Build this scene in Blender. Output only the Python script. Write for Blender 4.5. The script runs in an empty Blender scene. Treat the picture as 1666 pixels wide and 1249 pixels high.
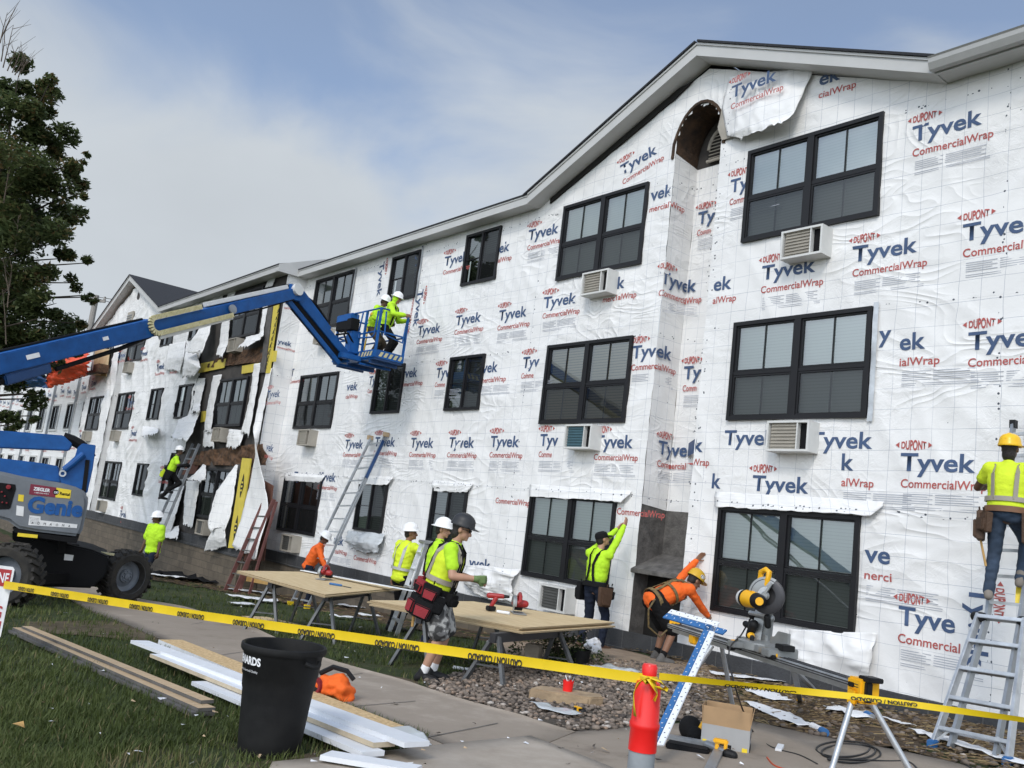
import bpy, bmesh, math, random
from mathutils import Vector as V, Matrix, noise, Euler
random.seed(7)
S = bpy.context.scene
PI = math.pi
# ------------------------------------------------------------------ camera
YAW, PITCH, ROLL, FPX, CD, CH = -0.90101419, 0.15972838, 0.12269596, 1447.85773, 10.6456446, 1.31186767
CAM = V((0, -CD, CH))
FW = V((math.sin(YAW)*math.cos(PITCH), math.cos(YAW)*math.cos(PITCH), math.sin(PITCH)))
_r = V((math.cos(YAW), -math.sin(YAW), 0)); _u = _r.cross(FW)
RT = _r*math.cos(ROLL) + _u*math.sin(ROLL)
UP = -_r*math.sin(ROLL) + _u*math.cos(ROLL)
cd = bpy.data.cameras.new('camera'); cam = bpy.data.objects.new('camera', cd); S.collection.objects.link(cam)
cd.sensor_width = 36.0; cd.lens = FPX/1666*36; cd.clip_end = 2000; cd.clip_start = .05
cam.matrix_world = Matrix(((RT.x, UP.x, -FW.x, CAM.x), (RT.y, UP.y, -FW.y, CAM.y), (RT.z, UP.z, -FW.z, CAM.z), (0, 0, 0, 1)))
S.camera = cam
# ------------------------------------------------------------------ sky and sun
SUN_EL, SUN_AZ = math.radians(42), math.radians(150)     # azimuth clockwise from +Y
sdir = V((math.sin(SUN_AZ)*math.cos(SUN_EL), math.cos(SUN_AZ)*math.cos(SUN_EL), math.sin(SUN_EL)))
W = bpy.data.worlds.new('World'); S.world = W; W.use_nodes = True
nt = W.node_tree; nt.nodes.clear()
def N(t, kind, **kw):
    n = t.nodes.new(kind)
    for k, v in kw.items():
        if k in n.inputs: n.inputs[k].default_value = v
        else: setattr(n, k, v)
    return n
def LK(t, a, b): t.links.new(a, b)
out = N(nt, 'ShaderNodeOutputWorld')
sky = N(nt, 'ShaderNodeTexSky', sky_type='NISHITA', sun_disc=False, sun_elevation=SUN_EL, sun_rotation=SUN_AZ, air_density=1.0, dust_density=.15, ozone_density=4.0)
bg1 = N(nt, 'ShaderNodeBackground', Strength=0.15); LK(nt, sky.outputs[0], bg1.inputs[0])
tc = N(nt, 'ShaderNodeTexCoord')
mp = N(nt, 'ShaderNodeMapping'); mp.inputs['Scale'].default_value = (1.0, 1.6, 2.6); mp.inputs['Rotation'].default_value = (0.2, .5, .7); mp.inputs['Location'].default_value = (4.2, 1.7, 0)
LK(nt, tc.outputs['Generated'], mp.inputs[0])
nz = N(nt, 'ShaderNodeTexNoise', Scale=1.7, Detail=6.0, Roughness=.52, Distortion=.5); LK(nt, mp.outputs[0], nz.inputs['Vector'])
sep = N(nt, 'ShaderNodeSeparateXYZ'); LK(nt, tc.outputs['Generated'], sep.inputs[0])
lo = N(nt, 'ShaderNodeMapRange'); lo.inputs['From Min'].default_value = .30; lo.inputs['From Max'].default_value = .56
lo.inputs['To Min'].default_value = .36; lo.inputs['To Max'].default_value = -.10; LK(nt, sep.outputs[2], lo.inputs[0])
ad = N(nt, 'ShaderNodeMath', operation='ADD'); LK(nt, nz.outputs[0], ad.inputs[0]); LK(nt, lo.outputs[0], ad.inputs[1])
rmp = N(nt, 'ShaderNodeMapRange', interpolation_type='SMOOTHSTEP'); rmp.inputs['From Min'].default_value = .43; rmp.inputs['From Max'].default_value = .80
rmp.inputs['To Min'].default_value = .26
LK(nt, ad.outputs[0], rmp.inputs[0])
# thin cloud glows where the sun stands behind it
dt = N(nt, 'ShaderNodeVectorMath', operation='DOT_PRODUCT'); LK(nt, tc.outputs['Generated'], dt.inputs[0]); dt.inputs[1].default_value = sdir
gl = N(nt, 'ShaderNodeMapRange', interpolation_type='SMOOTHSTEP'); gl.inputs['From Min'].default_value = .15; gl.inputs['From Max'].default_value = 1.0
gl.inputs['To Min'].default_value = .68; gl.inputs['To Max'].default_value = 2.8; LK(nt, dt.outputs['Value'], gl.inputs[0])
nz2 = N(nt, 'ShaderNodeTexNoise', Scale=2.3, Detail=4.0); LK(nt, mp.outputs[0], nz2.inputs['Vector'])
v2 = N(nt, 'ShaderNodeMapRange'); v2.inputs['To Min'].default_value = .84; v2.inputs['To Max'].default_value = 1.1; LK(nt, nz2.outputs[0], v2.inputs[0])
ml = N(nt, 'ShaderNodeMath', operation='MULTIPLY'); LK(nt, gl.outputs[0], ml.inputs[0]); LK(nt, v2.outputs[0], ml.inputs[1])
bg2 = N(nt, 'ShaderNodeBackground'); bg2.inputs[0].default_value = (.86, .93, 1.0, 1); LK(nt, ml.outputs[0], bg2.inputs[1])
mx = N(nt, 'ShaderNodeMixShader'); LK(nt, rmp.outputs[0], mx.inputs[0]); LK(nt, bg1.outputs[0], mx.inputs[1]); LK(nt, bg2.outputs[0], mx.inputs[2])
LK(nt, mx.outputs[0], out.inputs[0])
sl = bpy.data.lights.new('sun', 'SUN'); so = bpy.data.objects.new('sun', sl); S.collection.objects.link(so)
sl.energy = 1.5; sl.angle = math.radians(14); sl.color = (1, .93, .83)
so.rotation_euler = sdir.to_track_quat('Z', 'Y').to_euler()
S.view_settings.view_transform = 'Standard'; S.view_settings.look = 'None'; S.view_settings.exposure = 0.07; S.view_settings.gamma = 1
# ------------------------------------------------------------------ materials
def mat(name, col, rough=.6, metal=0., var=.12, scale=6., bump=0., bscale=40., spec=.5, stretch=None, col2=None, detail=5.):
    m = bpy.data.materials.new(name); m.use_nodes = True; t = m.node_tree
    b = t.nodes['Principled BSDF']; b.inputs['Roughness'].default_value = rough; b.inputs['Metallic'].default_value = metal
    b.inputs['Specular IOR Level'].default_value = spec
    co = N(t, 'ShaderNodeTexCoord'); vec = co.outputs['Object']
    if stretch:
        mpn = N(t, 'ShaderNodeMapping'); mpn.inputs['Scale'].default_value = stretch; LK(t, vec, mpn.inputs[0]); vec = mpn.outputs[0]
    n = N(t, 'ShaderNodeTexNoise', Scale=scale, Detail=detail, Roughness=.6); LK(t, vec, n.inputs['Vector'])
    r = N(t, 'ShaderNodeValToRGB'); e = r.color_ramp.elements
    c = V(col[:3]); c2 = V(col2[:3]) if col2 else c*(1+var)
    c1 = c if col2 else c*(1-var)
    e[0].position = .3; e[1].position = .7
    e[0].color = (*c1, 1); e[1].color = (*c2, 1); LK(t, n.outputs[0], r.inputs[0]); LK(t, r.outputs[0], b.inputs['Base Color'])
    rv = N(t, 'ShaderNodeMapRange'); rv.inputs['To Min'].default_value = max(0, rough-.1); rv.inputs['To Max'].default_value = min(1, rough+.1)
    LK(t, n.outputs[0], rv.inputs[0]); LK(t, rv.outputs[0], b.inputs['Roughness'])
    if bump:
        n2 = N(t, 'ShaderNodeTexNoise', Scale=bscale, Detail=4.); LK(t, vec, n2.inputs['Vector'])
        bp = N(t, 'ShaderNodeBump', Strength=bump, Distance=.02); LK(t, n2.outputs[0], bp.inputs['Height']); LK(t, bp.outputs[0], b.inputs['Normal'])
    return m
M = {}
def mk(k, *a, **kw): M[k] = mat(k, *a, **kw); return M[k]
mk('black_frame', (.010, .010, .012), .45, var=.15, spec=.3)
mk('white_trim', (.50, .50, .49), .55, var=.05, scale=2.)
mk('gutter_paint', (.36, .36, .35), .45, var=.05)
mk('shingle', (.022, .023, .027), .9, var=.5, scale=30., bump=.5, bscale=60.)
mk('sheathing', (.060, .054, .050), .85, var=.35, scale=3., bump=.3)
mk('rotten_wood', (.035, .022, .014), .95, col2=(.16, .085, .045), scale=9., bump=.9, bscale=18.)
mk('red_sheathing', (.10, .04, .028), .9, col2=(.17, .075, .05), scale=5., bump=.3, stretch=(1, 1, .2))
mk('yellow_foam', (.62, .50, .07), .6, var=.08)
mk('black_ink', (.02, .02, .02), .7)
mk('blue_ink', (.050, .088, .18), .6, var=.15)
mk('red_ink', (.42, .085, .075), .6, var=.15)
mk('grey_ink', (.40, .42, .47), .7)
mk('dark_stone', (.11, .103, .097), .85, var=.4, scale=7., bump=.6, bscale=25.)
mk('void_shade', (.010, .009, .008), .95)  # near-black standing in for shade in gaps, openings and unlit rooms
mk('ac_case', (.62, .62, .60), .5, var=.06)
mk('ac_beige', (.36, .33, .28), .6, var=.1)
mk('ac_grille', (.09, .09, .085), .6)
mk('ac_teal', (.05, .12, .15), .4)
mk('lift_blue', (.009, .085, .29), .45, var=.22, scale=5., spec=.3, detail=9.)
mk('lift_blue_dark', (.008, .05, .16), .4)
mk('lift_grey', (.165, .18, .20), .5, var=.14, scale=4., spec=.35, detail=9.)
mk('lift_black', (.006, .006, .007), .7, spec=.2)
mk('rubber', (.030, .029, .028), .9, col2=(.062, .056, .048), scale=7., bump=.3, spec=.2)
mk('rim_grey', (.17, .19, .22), .5)
mk('chain_yellow', (.45, .40, .20), .6, col2=(.62, .57, .36), scale=14.)
mk('light_metal', (.52, .54, .56), .4, .7, var=.18, scale=9.)
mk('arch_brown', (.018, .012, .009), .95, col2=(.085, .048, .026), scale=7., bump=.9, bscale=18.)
mk('horse_grey', (.12, .125, .13), .5, .5, var=.3)
mk('galv', (.33, .35, .37), .45, .7, var=.15)
mk('dark_metal', (.06, .06, .065), .5, .6)
mk('ladder_red', (.155, .062, .055), .6, var=.2)
mk('plywood', (.52, .38, .20), .75, col2=(.66, .52, .31), scale=3., stretch=(1, 6, 1))
mk('ply_edge', (.23, .17, .10), .8, stretch=(1, 1, 60), col2=(.42, .33, .2), scale=4.)
mk('osb', (.42, .27, .12), .75, col2=(.72, .53, .29), scale=34., bump=.3, bscale=30., detail=2.)
mk('white_board', (.74, .76, .79), .5, var=.04)
mk('board_edge', (.50, .42, .30), .8, var=.15)
mk('siding_tan', (.40, .28, .16), .75, col2=(.55, .41, .26), scale=8., stretch=(6, .5, 6))
mk('siding_grey', (.10, .095, .09), .8, var=.3)
mk('lime', (.44, .74, .02), .85, var=.10, bump=.6, bscale=14.)
mk('lime_yellow', (.60, .74, .025), .8, var=.10, bump=.6, bscale=14.)
mk('orange_cloth', (.80, .125, .010), .8, var=.08, bump=.6, bscale=14.)
mk('black_cloth', (.009, .009, .010), .9, spec=.2, var=.3, bump=.4, bscale=10.)
mk('dark_jeans', (.014, .019, .034), .9, spec=.2, var=.3, bump=.4, bscale=12.)
mk('blue_jeans', (.030, .050, .085), .85, var=.3, bump=.4, bscale=12.)
mk('brown_work', (.06, .045, .030), .85, var=.3, bump=.4, bscale=12.)
mk('camo', (.035, .035, .035), .85, col2=(.34, .34, .33), scale=11., detail=1.)
mk('skin_light', (.42, .235, .155), .55, var=.06)
mk('skin_mid', (.23, .115, .068), .55, var=.06)
mk('skin_dark', (.10, .05, .03), .55, var=.06)
mk('hair', (.012, .009, .007), .7, var=.3, bump=.5, bscale=60.)
mk('hat_white', (.80, .80, .80), .35, var=.03)
mk('hat_yellow', (.85, .50, .01), .35, var=.03)
mk('hat_gold', (.60, .36, .02), .35, var=.03)
mk('hat_grey', (.026, .027, .030), .45, spec=.35)
mk('reflective', (.42, .43, .42), .35, .2, var=.05)
mk('reflective_tan', (.30, .27, .22), .4, var=.05)
mk('reflective_orange', (.55, .25, .06), .5)
mk('harness_yellow', (.75, .47, .02), .7)
mk('harness_tan', (.24, .16, .05), .8, col2=(.05, .04, .03), scale=30.)
mk('leather', (.075, .040, .022), .7, var=.3, bump=.4)
mk('tan_leather', (.16, .075, .035), .6, var=.2)
mk('pouch_red', (.24, .015, .022), .75, var=.2, bump=.3)
mk('sock_white', (.75, .75, .75), .9)
mk('boot_brown', (.075, .038, .022), .7, var=.3)
mk('boot_grey', (.20, .175, .15), .8, var=.2)
mk('glove_green', (.13, .20, .07), .8)
mk('tool_red', (.32, .016, .018), .4)
mk('tool_black', (.009, .009, .010), .55, spec=.3)
mk('tool_yellow', (.82, .42, .01), .4, var=.05)
mk('saw_grey', (.30, .31, .31), .4, .5, var=.15)
mk('bin_black', (.005, .005, .006), .65, col2=(.014, .014, .014), scale=5., detail=12., bump=.15, bscale=12., spec=.3)
mk('text_white', (.75, .76, .78), .6)
mk('tape_yellow', (.80, .56, .012), .45, var=.1, scale=3.)
mk('plastic_red', (.82, .018, .016), .35, var=.06)
mk('post_grey', (.27, .29, .31), .6, var=.15, bump=.1)
mk('ruler_blue', (.03, .13, .33), .5, var=.15, scale=14.)
mk('cardboard', (.40, .26, .14), .8, var=.08)
mk('card_grey', (.36, .36, .36), .7, var=.05)
mk('sign_white', (.72, .72, .72), .5)
mk('sign_red', (.38, .025, .03), .5)
mk('bark', (.055, .042, .032), .95, var=.4, bump=.8, bscale=15.)
mk('twig', (.11, .085, .065), .95)
mk('stone_tan', (.33, .24, .15), .85, var=.25, scale=8., bump=.5, bscale=20.)
mk('scrap_white', (.74, .75, .77), .6, var=.06, bump=.15, bscale=20.)
mk('cable_black', (.012, .012, .013), .55)
mk('cable_orange', (.5, .07, .02), .5)
mk('tarp', (.72, .085, .03), .5, var=.2, scale=3., bump=.5, bscale=5.)
mk('wood_pole', (.28, .26, .24), .8)
mk('amber', (.5, .30, .1), .6)
mk('decal_yellow', (.80, .60, .03), .5)
mk('decal_maroon', (.19, .012, .035), .5)
mk('house_roof', (.045, .047, .055), .9, var=.3)
mk('paver', (.27, .20, .14), .85, var=.25, scale=5., bump=.3)
mk('flower', (.7, .6, .5), .7)
mk('plastic_clear', (.50, .53, .55), .3, var=.1)
# ------------------------------------------------------------------ pixel to place
def ray(x, y): return FW + RT*((x-833)/FPX) - UP*((y-624.5)/FPX)
def sst(a, b, x):
    t = max(0, min(1, (x-a)/(b-a))); return t*t*(3-2*t)
def G(x, y):
    xx = max(-45, min(3, x))
    g = -.22 + .052*(xx+5)
    return g + .16*math.exp(-((x+9.2)/1.9)**2)*sst(-3.0, -1.3, y) + .03*noise.noise(V((x*.5, y*.5, 0)))
def gp(x, y, dz=0.):
    d = ray(x, y); z = -.4
    for _ in range(25):
        P = CAM + d*((z+dz-CAM.z)/d.z); z = .5*z + .5*G(P.x, P.y)
    return V((P.x, P.y, z+dz))
def wp(x, y, Y=0.): d = ray(x, y); return CAM + d*((Y-CAM.y)/d.y)
def dp(x, y, dep): return CAM + ray(x, y)*dep
def pz(x, y, z): d = ray(x, y); return CAM + d*((z-CAM.z)/d.z)
def onp(x, y, P, n): d = ray(x, y); return CAM + d*((P-CAM).dot(n)/d.dot(n))
# ------------------------------------------------------------------ special materials
def nm(name):
    m = bpy.data.materials.new(name); m.use_nodes = True; M[name] = m
    return m, m.node_tree, m.node_tree.nodes['Principled BSDF']
def math_(t, op, a, b=None, c=None):
    n = N(t, 'ShaderNodeMath', operation=op)
    for i, v in enumerate((a, b, c)):
        if v is None: continue
        if isinstance(v, (int, float)): n.inputs[i].default_value = v
        else: LK(t, v, n.inputs[i])
    return n.outputs[0]
def make_wrap(name, dots=True, strength=.62):
    m, t, b = nm(name)
    co = N(t, 'ShaderNodeTexCoord'); sp = N(t, 'ShaderNodeSeparateXYZ'); LK(t, co.outputs['Object'], sp.inputs[0])
    wob = N(t, 'ShaderNodeTexNoise', Scale=.8, Detail=3.); LK(t, co.outputs['Object'], wob.inputs['Vector'])
    wv = math_(t, 'MULTIPLY_ADD', wob.outputs[0], .10, -.05)
    def line(src, per, w):
        f = math_(t, 'FRACT', math_(t, 'DIVIDE', math_(t, 'ADD', src, wv), per))
        return math_(t, 'LESS_THAN', f, w)
    hx = math_(t, 'ADD', sp.outputs[0], sp.outputs[1])
    ln = math_(t, 'MAXIMUM', line(hx, .262, .017), line(sp.outputs[2], .262, .017))
    fade = N(t, 'ShaderNodeTexNoise', Scale=1.1, Detail=2.); LK(t, co.outputs['Object'], fade.inputs['Vector'])
    fr = N(t, 'ShaderNodeMapRange'); fr.inputs['From Min'].default_value = .35; fr.inputs['From Max'].default_value = .6; fr.inputs['To Max'].default_value = .95; fr.inputs['To Min'].default_value = .5
    LK(t, fade.outputs[0], fr.inputs[0]); ln = math_(t, 'MULTIPLY', ln, fr.outputs[0])
    # cap nails on a loose grid, staples along the laps of the sheets
    vo = N(t, 'ShaderNodeTexVoronoi', Scale=2.9, Randomness=.5); LK(t, co.outputs['Object'], vo.inputs['Vector'])
    dot = math_(t, 'LESS_THAN', vo.outputs['Distance'], .028)
    vs = N(t, 'ShaderNodeTexVoronoi', Scale=15., Randomness=1.); LK(t, co.outputs['Object'], vs.inputs['Vector'])
    st = math_(t, 'LESS_THAN', vs.outputs['Distance'], .22)
    lap = math_(t, 'FRACT', math_(t, 'DIVIDE', math_(t, 'ADD', math_(t, 'ADD', sp.outputs[2], wv), .35), 2.68))
    lapb = math_(t, 'LESS_THAN', lap, .020)
    lv = math_(t, 'FRACT', math_(t, 'DIVIDE', math_(t, 'ADD', math_(t, 'ADD', hx, wv), 1.05), 4.3))
    lvb = math_(t, 'LESS_THAN', lv, .012)
    st = math_(t, 'MULTIPLY', st, math_(t, 'MAXIMUM', lapb, lvb))
    base = N(t, 'ShaderNodeTexNoise', Scale=.9, Detail=6., Roughness=.65); LK(t, co.outputs['Object'], base.inputs['Vector'])
    rp = N(t, 'ShaderNodeValToRGB'); e = rp.color_ramp.elements; e[0].position = .25; e[1].position = .75
    e[0].color = (.74, .735, .725, 1); e[1].color = (.84, .835, .825, 1); LK(t, base.outputs[0], rp.inputs[0])
    c1 = N(t, 'ShaderNodeMixRGB'); LK(t, ln, c1.inputs[0]); LK(t, rp.outputs[0], c1.inputs[1]); c1.inputs[2].default_value = (.30, .33, .39, 1)
    c2 = N(t, 'ShaderNodeMixRGB'); LK(t, math_(t, 'MAXIMUM', dot, st) if dots else st, c2.inputs[0]); LK(t, c1.outputs[0], c2.inputs[1]); c2.inputs[2].default_value = (.07, .08, .10, 1)
    LK(t, c2.outputs[0], b.inputs['Base Color']); b.inputs['Roughness'].default_value = .55; b.inputs['Specular IOR Level'].default_value = .35
    # creases: long folds, small crumples, pucker round the nails
    mpn = N(t, 'ShaderNodeMapping'); mpn.inputs['Rotation'].default_value = (0, .5, 0); mpn.inputs['Scale'].default_value = (.9, 1., 1.9); LK(t, co.outputs['Object'], mpn.inputs[0])
    r1 = N(t, 'ShaderNodeTexNoise', noise_type='RIDGED_MULTIFRACTAL', Scale=1.5, Detail=3., Distortion=1.1); LK(t, mpn.outputs[0], r1.inputs['Vector'])
    r2 = N(t, 'ShaderNodeTexNoise', Scale=6., Detail=7., Roughness=.72, Distortion=.8); LK(t, co.outputs['Object'], r2.inputs['Vector'])
    pk = N(t, 'ShaderNodeMapRange'); pk.inputs['From Max'].default_value = .3; LK(t, vo.outputs['Distance'], pk.inputs[0])
    tk_ = N(t, 'ShaderNodeTexNoise', Scale=.7, Detail=2.); mo2 = N(t, 'ShaderNodeMapping'); mo2.inputs['Location'].default_value = (3, 1, 7); LK(t, co.outputs['Object'], mo2.inputs[0]); LK(t, mo2.outputs[0], tk_.inputs['Vector'])
    ts_ = N(t, 'ShaderNodeMapRange', interpolation_type='SMOOTHSTEP'); ts_.inputs['From Min'].default_value = .40; ts_.inputs['From Max'].default_value = .62; ts_.inputs['To Min'].default_value = .22; LK(t, tk_.outputs[0], ts_.inputs[0])
    h = math_(t, 'MULTIPLY', math_(t, 'ADD', math_(t, 'MULTIPLY', r1.outputs[0], .9), math_(t, 'MULTIPLY', r2.outputs[0], .75)), ts_.outputs[0])
    h = math_(t, 'ADD', h, math_(t, 'MULTIPLY', pk.outputs[0], .25)); h = math_(t, 'ADD', h, math_(t, 'MULTIPLY', lapb, .12))
    # sagging drapery folds: level lines of a slow field, only here and there
    fo = N(t, 'ShaderNodeTexNoise', Scale=.50, Detail=2.5, Roughness=.4, Distortion=.9); LK(t, mpn.outputs[0], fo.inputs['Vector'])
    fb = math_(t, 'ABSOLUTE', math_(t, 'SUBTRACT', math_(t, 'FRACT', math_(t, 'MULTIPLY', fo.outputs[0], 15.)), .5)); fb = math_(t, 'POWER', math_(t, 'MULTIPLY', fb, 2.), 2.)
    mk_ = N(t, 'ShaderNodeTexNoise', Scale=.55, Detail=2.); mo = N(t, 'ShaderNodeMapping'); mo.inputs['Location'].default_value = (9, 4, 2); LK(t, co.outputs['Object'], mo.inputs[0]); LK(t, mo.outputs[0], mk_.inputs['Vector'])
    mr = N(t, 'ShaderNodeMapRange', interpolation_type='SMOOTHSTEP'); mr.inputs['From Min'].default_value = .46; mr.inputs['From Max'].default_value = .62; LK(t, mk_.outputs[0], mr.inputs[0])
    h = math_(t, 'ADD', h, math_(t, 'MULTIPLY', math_(t, 'MULTIPLY', fb, mr.outputs[0]), .38))
    bp = N(t, 'ShaderNodeBump', Strength=strength, Distance=.04); LK(t, h, bp.inputs['Height']); LK(t, bp.outputs[0], b.inputs['Normal'])
make_wrap('wrap'); make_wrap('wrap_plain', False, .3)
def make_block(name, c1, c2, mortar, w=.41, h=.2):
    m, t, b = nm(name)
    co = N(t, 'ShaderNodeTexCoord'); sp = N(t, 'ShaderNodeSeparateXYZ'); LK(t, co.outputs['Object'], sp.inputs[0])
    cb = N(t, 'ShaderNodeCombineXYZ'); LK(t, math_(t, 'ADD', sp.outputs[0], sp.outputs[1]), cb.inputs[0]); LK(t, sp.outputs[2], cb.inputs[1])
    br = N(t, 'ShaderNodeTexBrick', Scale=1.); br.inputs['Brick Width'].default_value = w; br.inputs['Row Height'].default_value = h; br.inputs['Mortar Size'].default_value = .006
    br.inputs['Color1'].default_value = (*c1, 1); br.inputs['Color2'].default_value = (*c2, 1); br.inputs['Mortar'].default_value = (*mortar, 1); LK(t, cb.outputs[0], br.inputs['Vector'])
    n = N(t, 'ShaderNodeTexNoise', Scale=4., Detail=6.); LK(t, co.outputs['Object'], n.inputs['Vector'])
    mx = N(t, 'ShaderNodeMixRGB', blend_type='MULTIPLY'); mx.inputs[0].default_value = .8; LK(t, br.outputs[0], mx.inputs[1])
    r = N(t, 'ShaderNodeValToRGB'); r.color_ramp.elements[0].color = (.45, .45, .45, 1); r.color_ramp.elements[1].color = (1.3, 1.3, 1.3, 1); LK(t, n.outputs[0], r.inputs[0]); LK(t, r.outputs[0], mx.inputs[2])
    LK(t, mx.outputs[0], b.inputs['Base Color']); b.inputs['Roughness'].default_value = .9
    n2 = N(t, 'ShaderNodeTexNoise', Scale=30., Detail=4.); LK(t, co.outputs['Object'], n2.inputs['Vector'])
    hh = math_(t, 'ADD', math_(t, 'MULTIPLY', br.outputs['Fac'], -1.), math_(t, 'MULTIPLY', n2.outputs[0], 1.2))
    bp = N(t, 'ShaderNodeBump', Strength=.7, Distance=.012); LK(t, hh, bp.inputs['Height']); LK(t, bp.outputs[0], b.inputs['Normal'])
make_block('block_tan', (.15, .122, .09), (.105, .086, .064), (.08, .068, .054))
make_block('block_dark', (.062, .064, .068), (.048, .05, .054), (.12, .12, .12), .6, .30)
# glazing: double panes that mirror part of the sky, screens that dull it
def glass(name, tint, refl, body=None, bodyf=0.):
    m, t, b = nm(name); t.nodes.remove(b); o = t.nodes['Material Output']
    tr = N(t, 'ShaderNodeBsdfTransparent'); tr.inputs[0].default_value = (*tint, 1)
    g = N(t, 'ShaderNodeBsdfGlossy', Roughness=.015); g.inputs[0].default_value = (.9, .95, 1, 1)
    lw = N(t, 'ShaderNodeLayerWeight', Blend=.35); f = math_(t, 'MULTIPLY_ADD', lw.outputs['Fresnel'], .8, refl)
    co = N(t, 'ShaderNodeTexCoord'); n = N(t, 'ShaderNodeTexNoise', Scale=1.3, Detail=1.); LK(t, co.outputs['Object'], n.inputs['Vector'])
    bp = N(t, 'ShaderNodeBump', Strength=.12, Distance=.02); LK(t, n.outputs[0], bp.inputs['Height']); LK(t, bp.outputs[0], g.inputs['Normal'])
    x = N(t, 'ShaderNodeMixShader'); LK(t, f, x.inputs[0]); LK(t, tr.outputs[0], x.inputs[1]); LK(t, g.outputs[0], x.inputs[2])
    if body:
        d = N(t, 'ShaderNodeBsdfDiffuse'); d.inputs[0].default_value = (*body, 1)
        y = N(t, 'ShaderNodeMixShader'); y.inputs[0].default_value = bodyf; LK(t, x.outputs[0], y.inputs[1]); LK(t, d.outputs[0], y.inputs[2]); x = y
    LK(t, x.outputs[0], o.inputs[0])
glass('pane_glass', (.70, .77, .73), .22)
glass('screen_mesh', (.52, .55, .54), .05, (.024, .026, .027), .36)
def make_blind(name, c, per, dark=.45):
    m, t, b = nm(name); co = N(t, 'ShaderNodeTexCoord'); sp = N(t, 'ShaderNodeSeparateXYZ'); LK(t, co.outputs['Object'], sp.inputs[0])
    f = math_(t, 'FRACT', math_(t, 'DIVIDE', sp.outputs[2 if per > 0 else 0], abs(per)))
    r = N(t, 'ShaderNodeValToRGB'); e = r.color_ramp.elements; e[0].position = .12; e[0].color = (*[k*dark for k in c], 1); e[1].position = .3; e[1].color = (*c, 1)
    LK(t, f, r.inputs[0]); LK(t, r.outputs[0], b.inputs['Base Color']); b.inputs['Roughness'].default_value = .7
make_blind('blind_pale', (.62, .63, .60), .045, .82); make_blind('blind_tan', (.36, .29, .17), .05, .35); make_blind('blind_dim', (.20, .21, .20), .05, .5); make_blind('curtain', (.45, .50, .47), -.11, .5)
# concrete, lawn soil, gravel bed, mulch
def make_ground(name, cols, scale, bump, bscale, rough=.95):
    m, t, b = nm(name); co = N(t, 'ShaderNodeTexCoord')
    n = N(t, 'ShaderNodeTexNoise', Scale=scale, Detail=9., Roughness=.68); LK(t, co.outputs['Object'], n.inputs['Vector'])
    n3 = N(t, 'ShaderNodeTexNoise', Scale=scale*.16, Detail=3.); LK(t, co.outputs['Object'], n3.inputs['Vector'])
    k = math_(t, 'ADD', math_(t, 'MULTIPLY', n.outputs[0], .6), math_(t, 'MULTIPLY', n3.outputs[0], .4))
    r = N(t, 'ShaderNodeValToRGB'); e = r.color_ramp.elements
    while len(e) < len(cols): e.new(.5)
    for i, c in enumerate(cols): e[i].position = .34+.32*i/(len(cols)-1); e[i].color = (*c, 1)
    LK(t, k, r.inputs[0]); LK(t, r.outputs[0], b.inputs['Base Color']); b.inputs['Roughness'].default_value = rough; b.inputs['Specular IOR Level'].default_value = .25
    n2 = N(t, 'ShaderNodeTexNoise', Scale=bscale, Detail=6., Roughness=.7); LK(t, co.outputs['Object'], n2.inputs['Vector'])
    bp = N(t, 'ShaderNodeBump', Strength=bump, Distance=.02); LK(t, n2.outputs[0], bp.inputs['Height']); LK(t, bp.outputs[0], b.inputs['Normal'])
make_ground('lawn_soil', [(.022, .034, .012), (.030, .048, .016), (.045, .058, .022), (.085, .075, .04)], 5., .9, 70.)
make_ground('concrete', [(.20, .163, .13), (.29, .245, .198), (.31, .262, .214), (.39, .335, .277)], 2.6, .25, 120., .9)
make_ground('concrete_pale', [(.27, .23, .185), (.37, .32, .265), (.44, .385, .325)], 3., .25, 120., .9)
make_ground('dry_soil', [(.06, .05, .03), (.11, .088, .055), (.17, .135, .09)], 7., 1., 60.)
make_ground('gravel_soil', [(.05, .042, .034), (.10, .085, .07), (.15, .13, .11)], 14., 1., 60.)
make_ground('mulch_soil', [(.035, .024, .016), (.075, .052, .034), (.12, .09, .055)], 10., 1., 50.)
def make_attr(name, stops, rough=.7, trans=0.):
    m, t, b = nm(name); at = N(t, 'ShaderNodeAttribute', attribute_name='tone'); r = N(t, 'ShaderNodeValToRGB'); e = r.color_ramp.elements
    while len(e) < len(stops): e.new(.5)
    for i, (p, c) in enumerate(stops): e[i].position = p; e[i].color = (*c, 1)
    LK(t, at.outputs['Fac'], r.inputs[0]); LK(t, r.outputs[0], b.inputs['Base Color']); b.inputs['Roughness'].default_value = rough; b.inputs['Specular IOR Level'].default_value = .3
    if trans:
        o = t.nodes['Material Output']; d = N(t, 'ShaderNodeBsdfTranslucent'); LK(t, r.outputs[0], d.inputs[0]); x = N(t, 'ShaderNodeMixShader'); x.inputs[0].default_value = trans
        LK(t, b.outputs[0], x.inputs[1]); LK(t, d.outputs[0], x.inputs[2]); LK(t, x.outputs[0], o.inputs[0])
make_attr('grass_blade', [(0, (.036, .052, .013)), (.45, (.074, .100, .026)), (.8, (.125, .148, .048)), (1, (.23, .185, .095))], .6, .25)
make_attr('pebble', [(0, (.06, .05, .044)), (.35, (.145, .118, .097)), (.65, (.235, .19, .155)), (.85, (.31, .22, .16)), (1, (.44, .40, .36))], .8)
make_attr('straw', [(0, (.05, .033, .02)), (.6, (.14, .095, .05)), (1, (.30, .23, .12))], .9)
make_attr('leaf', [(0, (.036, .054, .021)), (.5, (.088, .118, .045)), (.85, (.14, .165, .065)), (1, (.20, .14, .065))], .5, .45)
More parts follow.
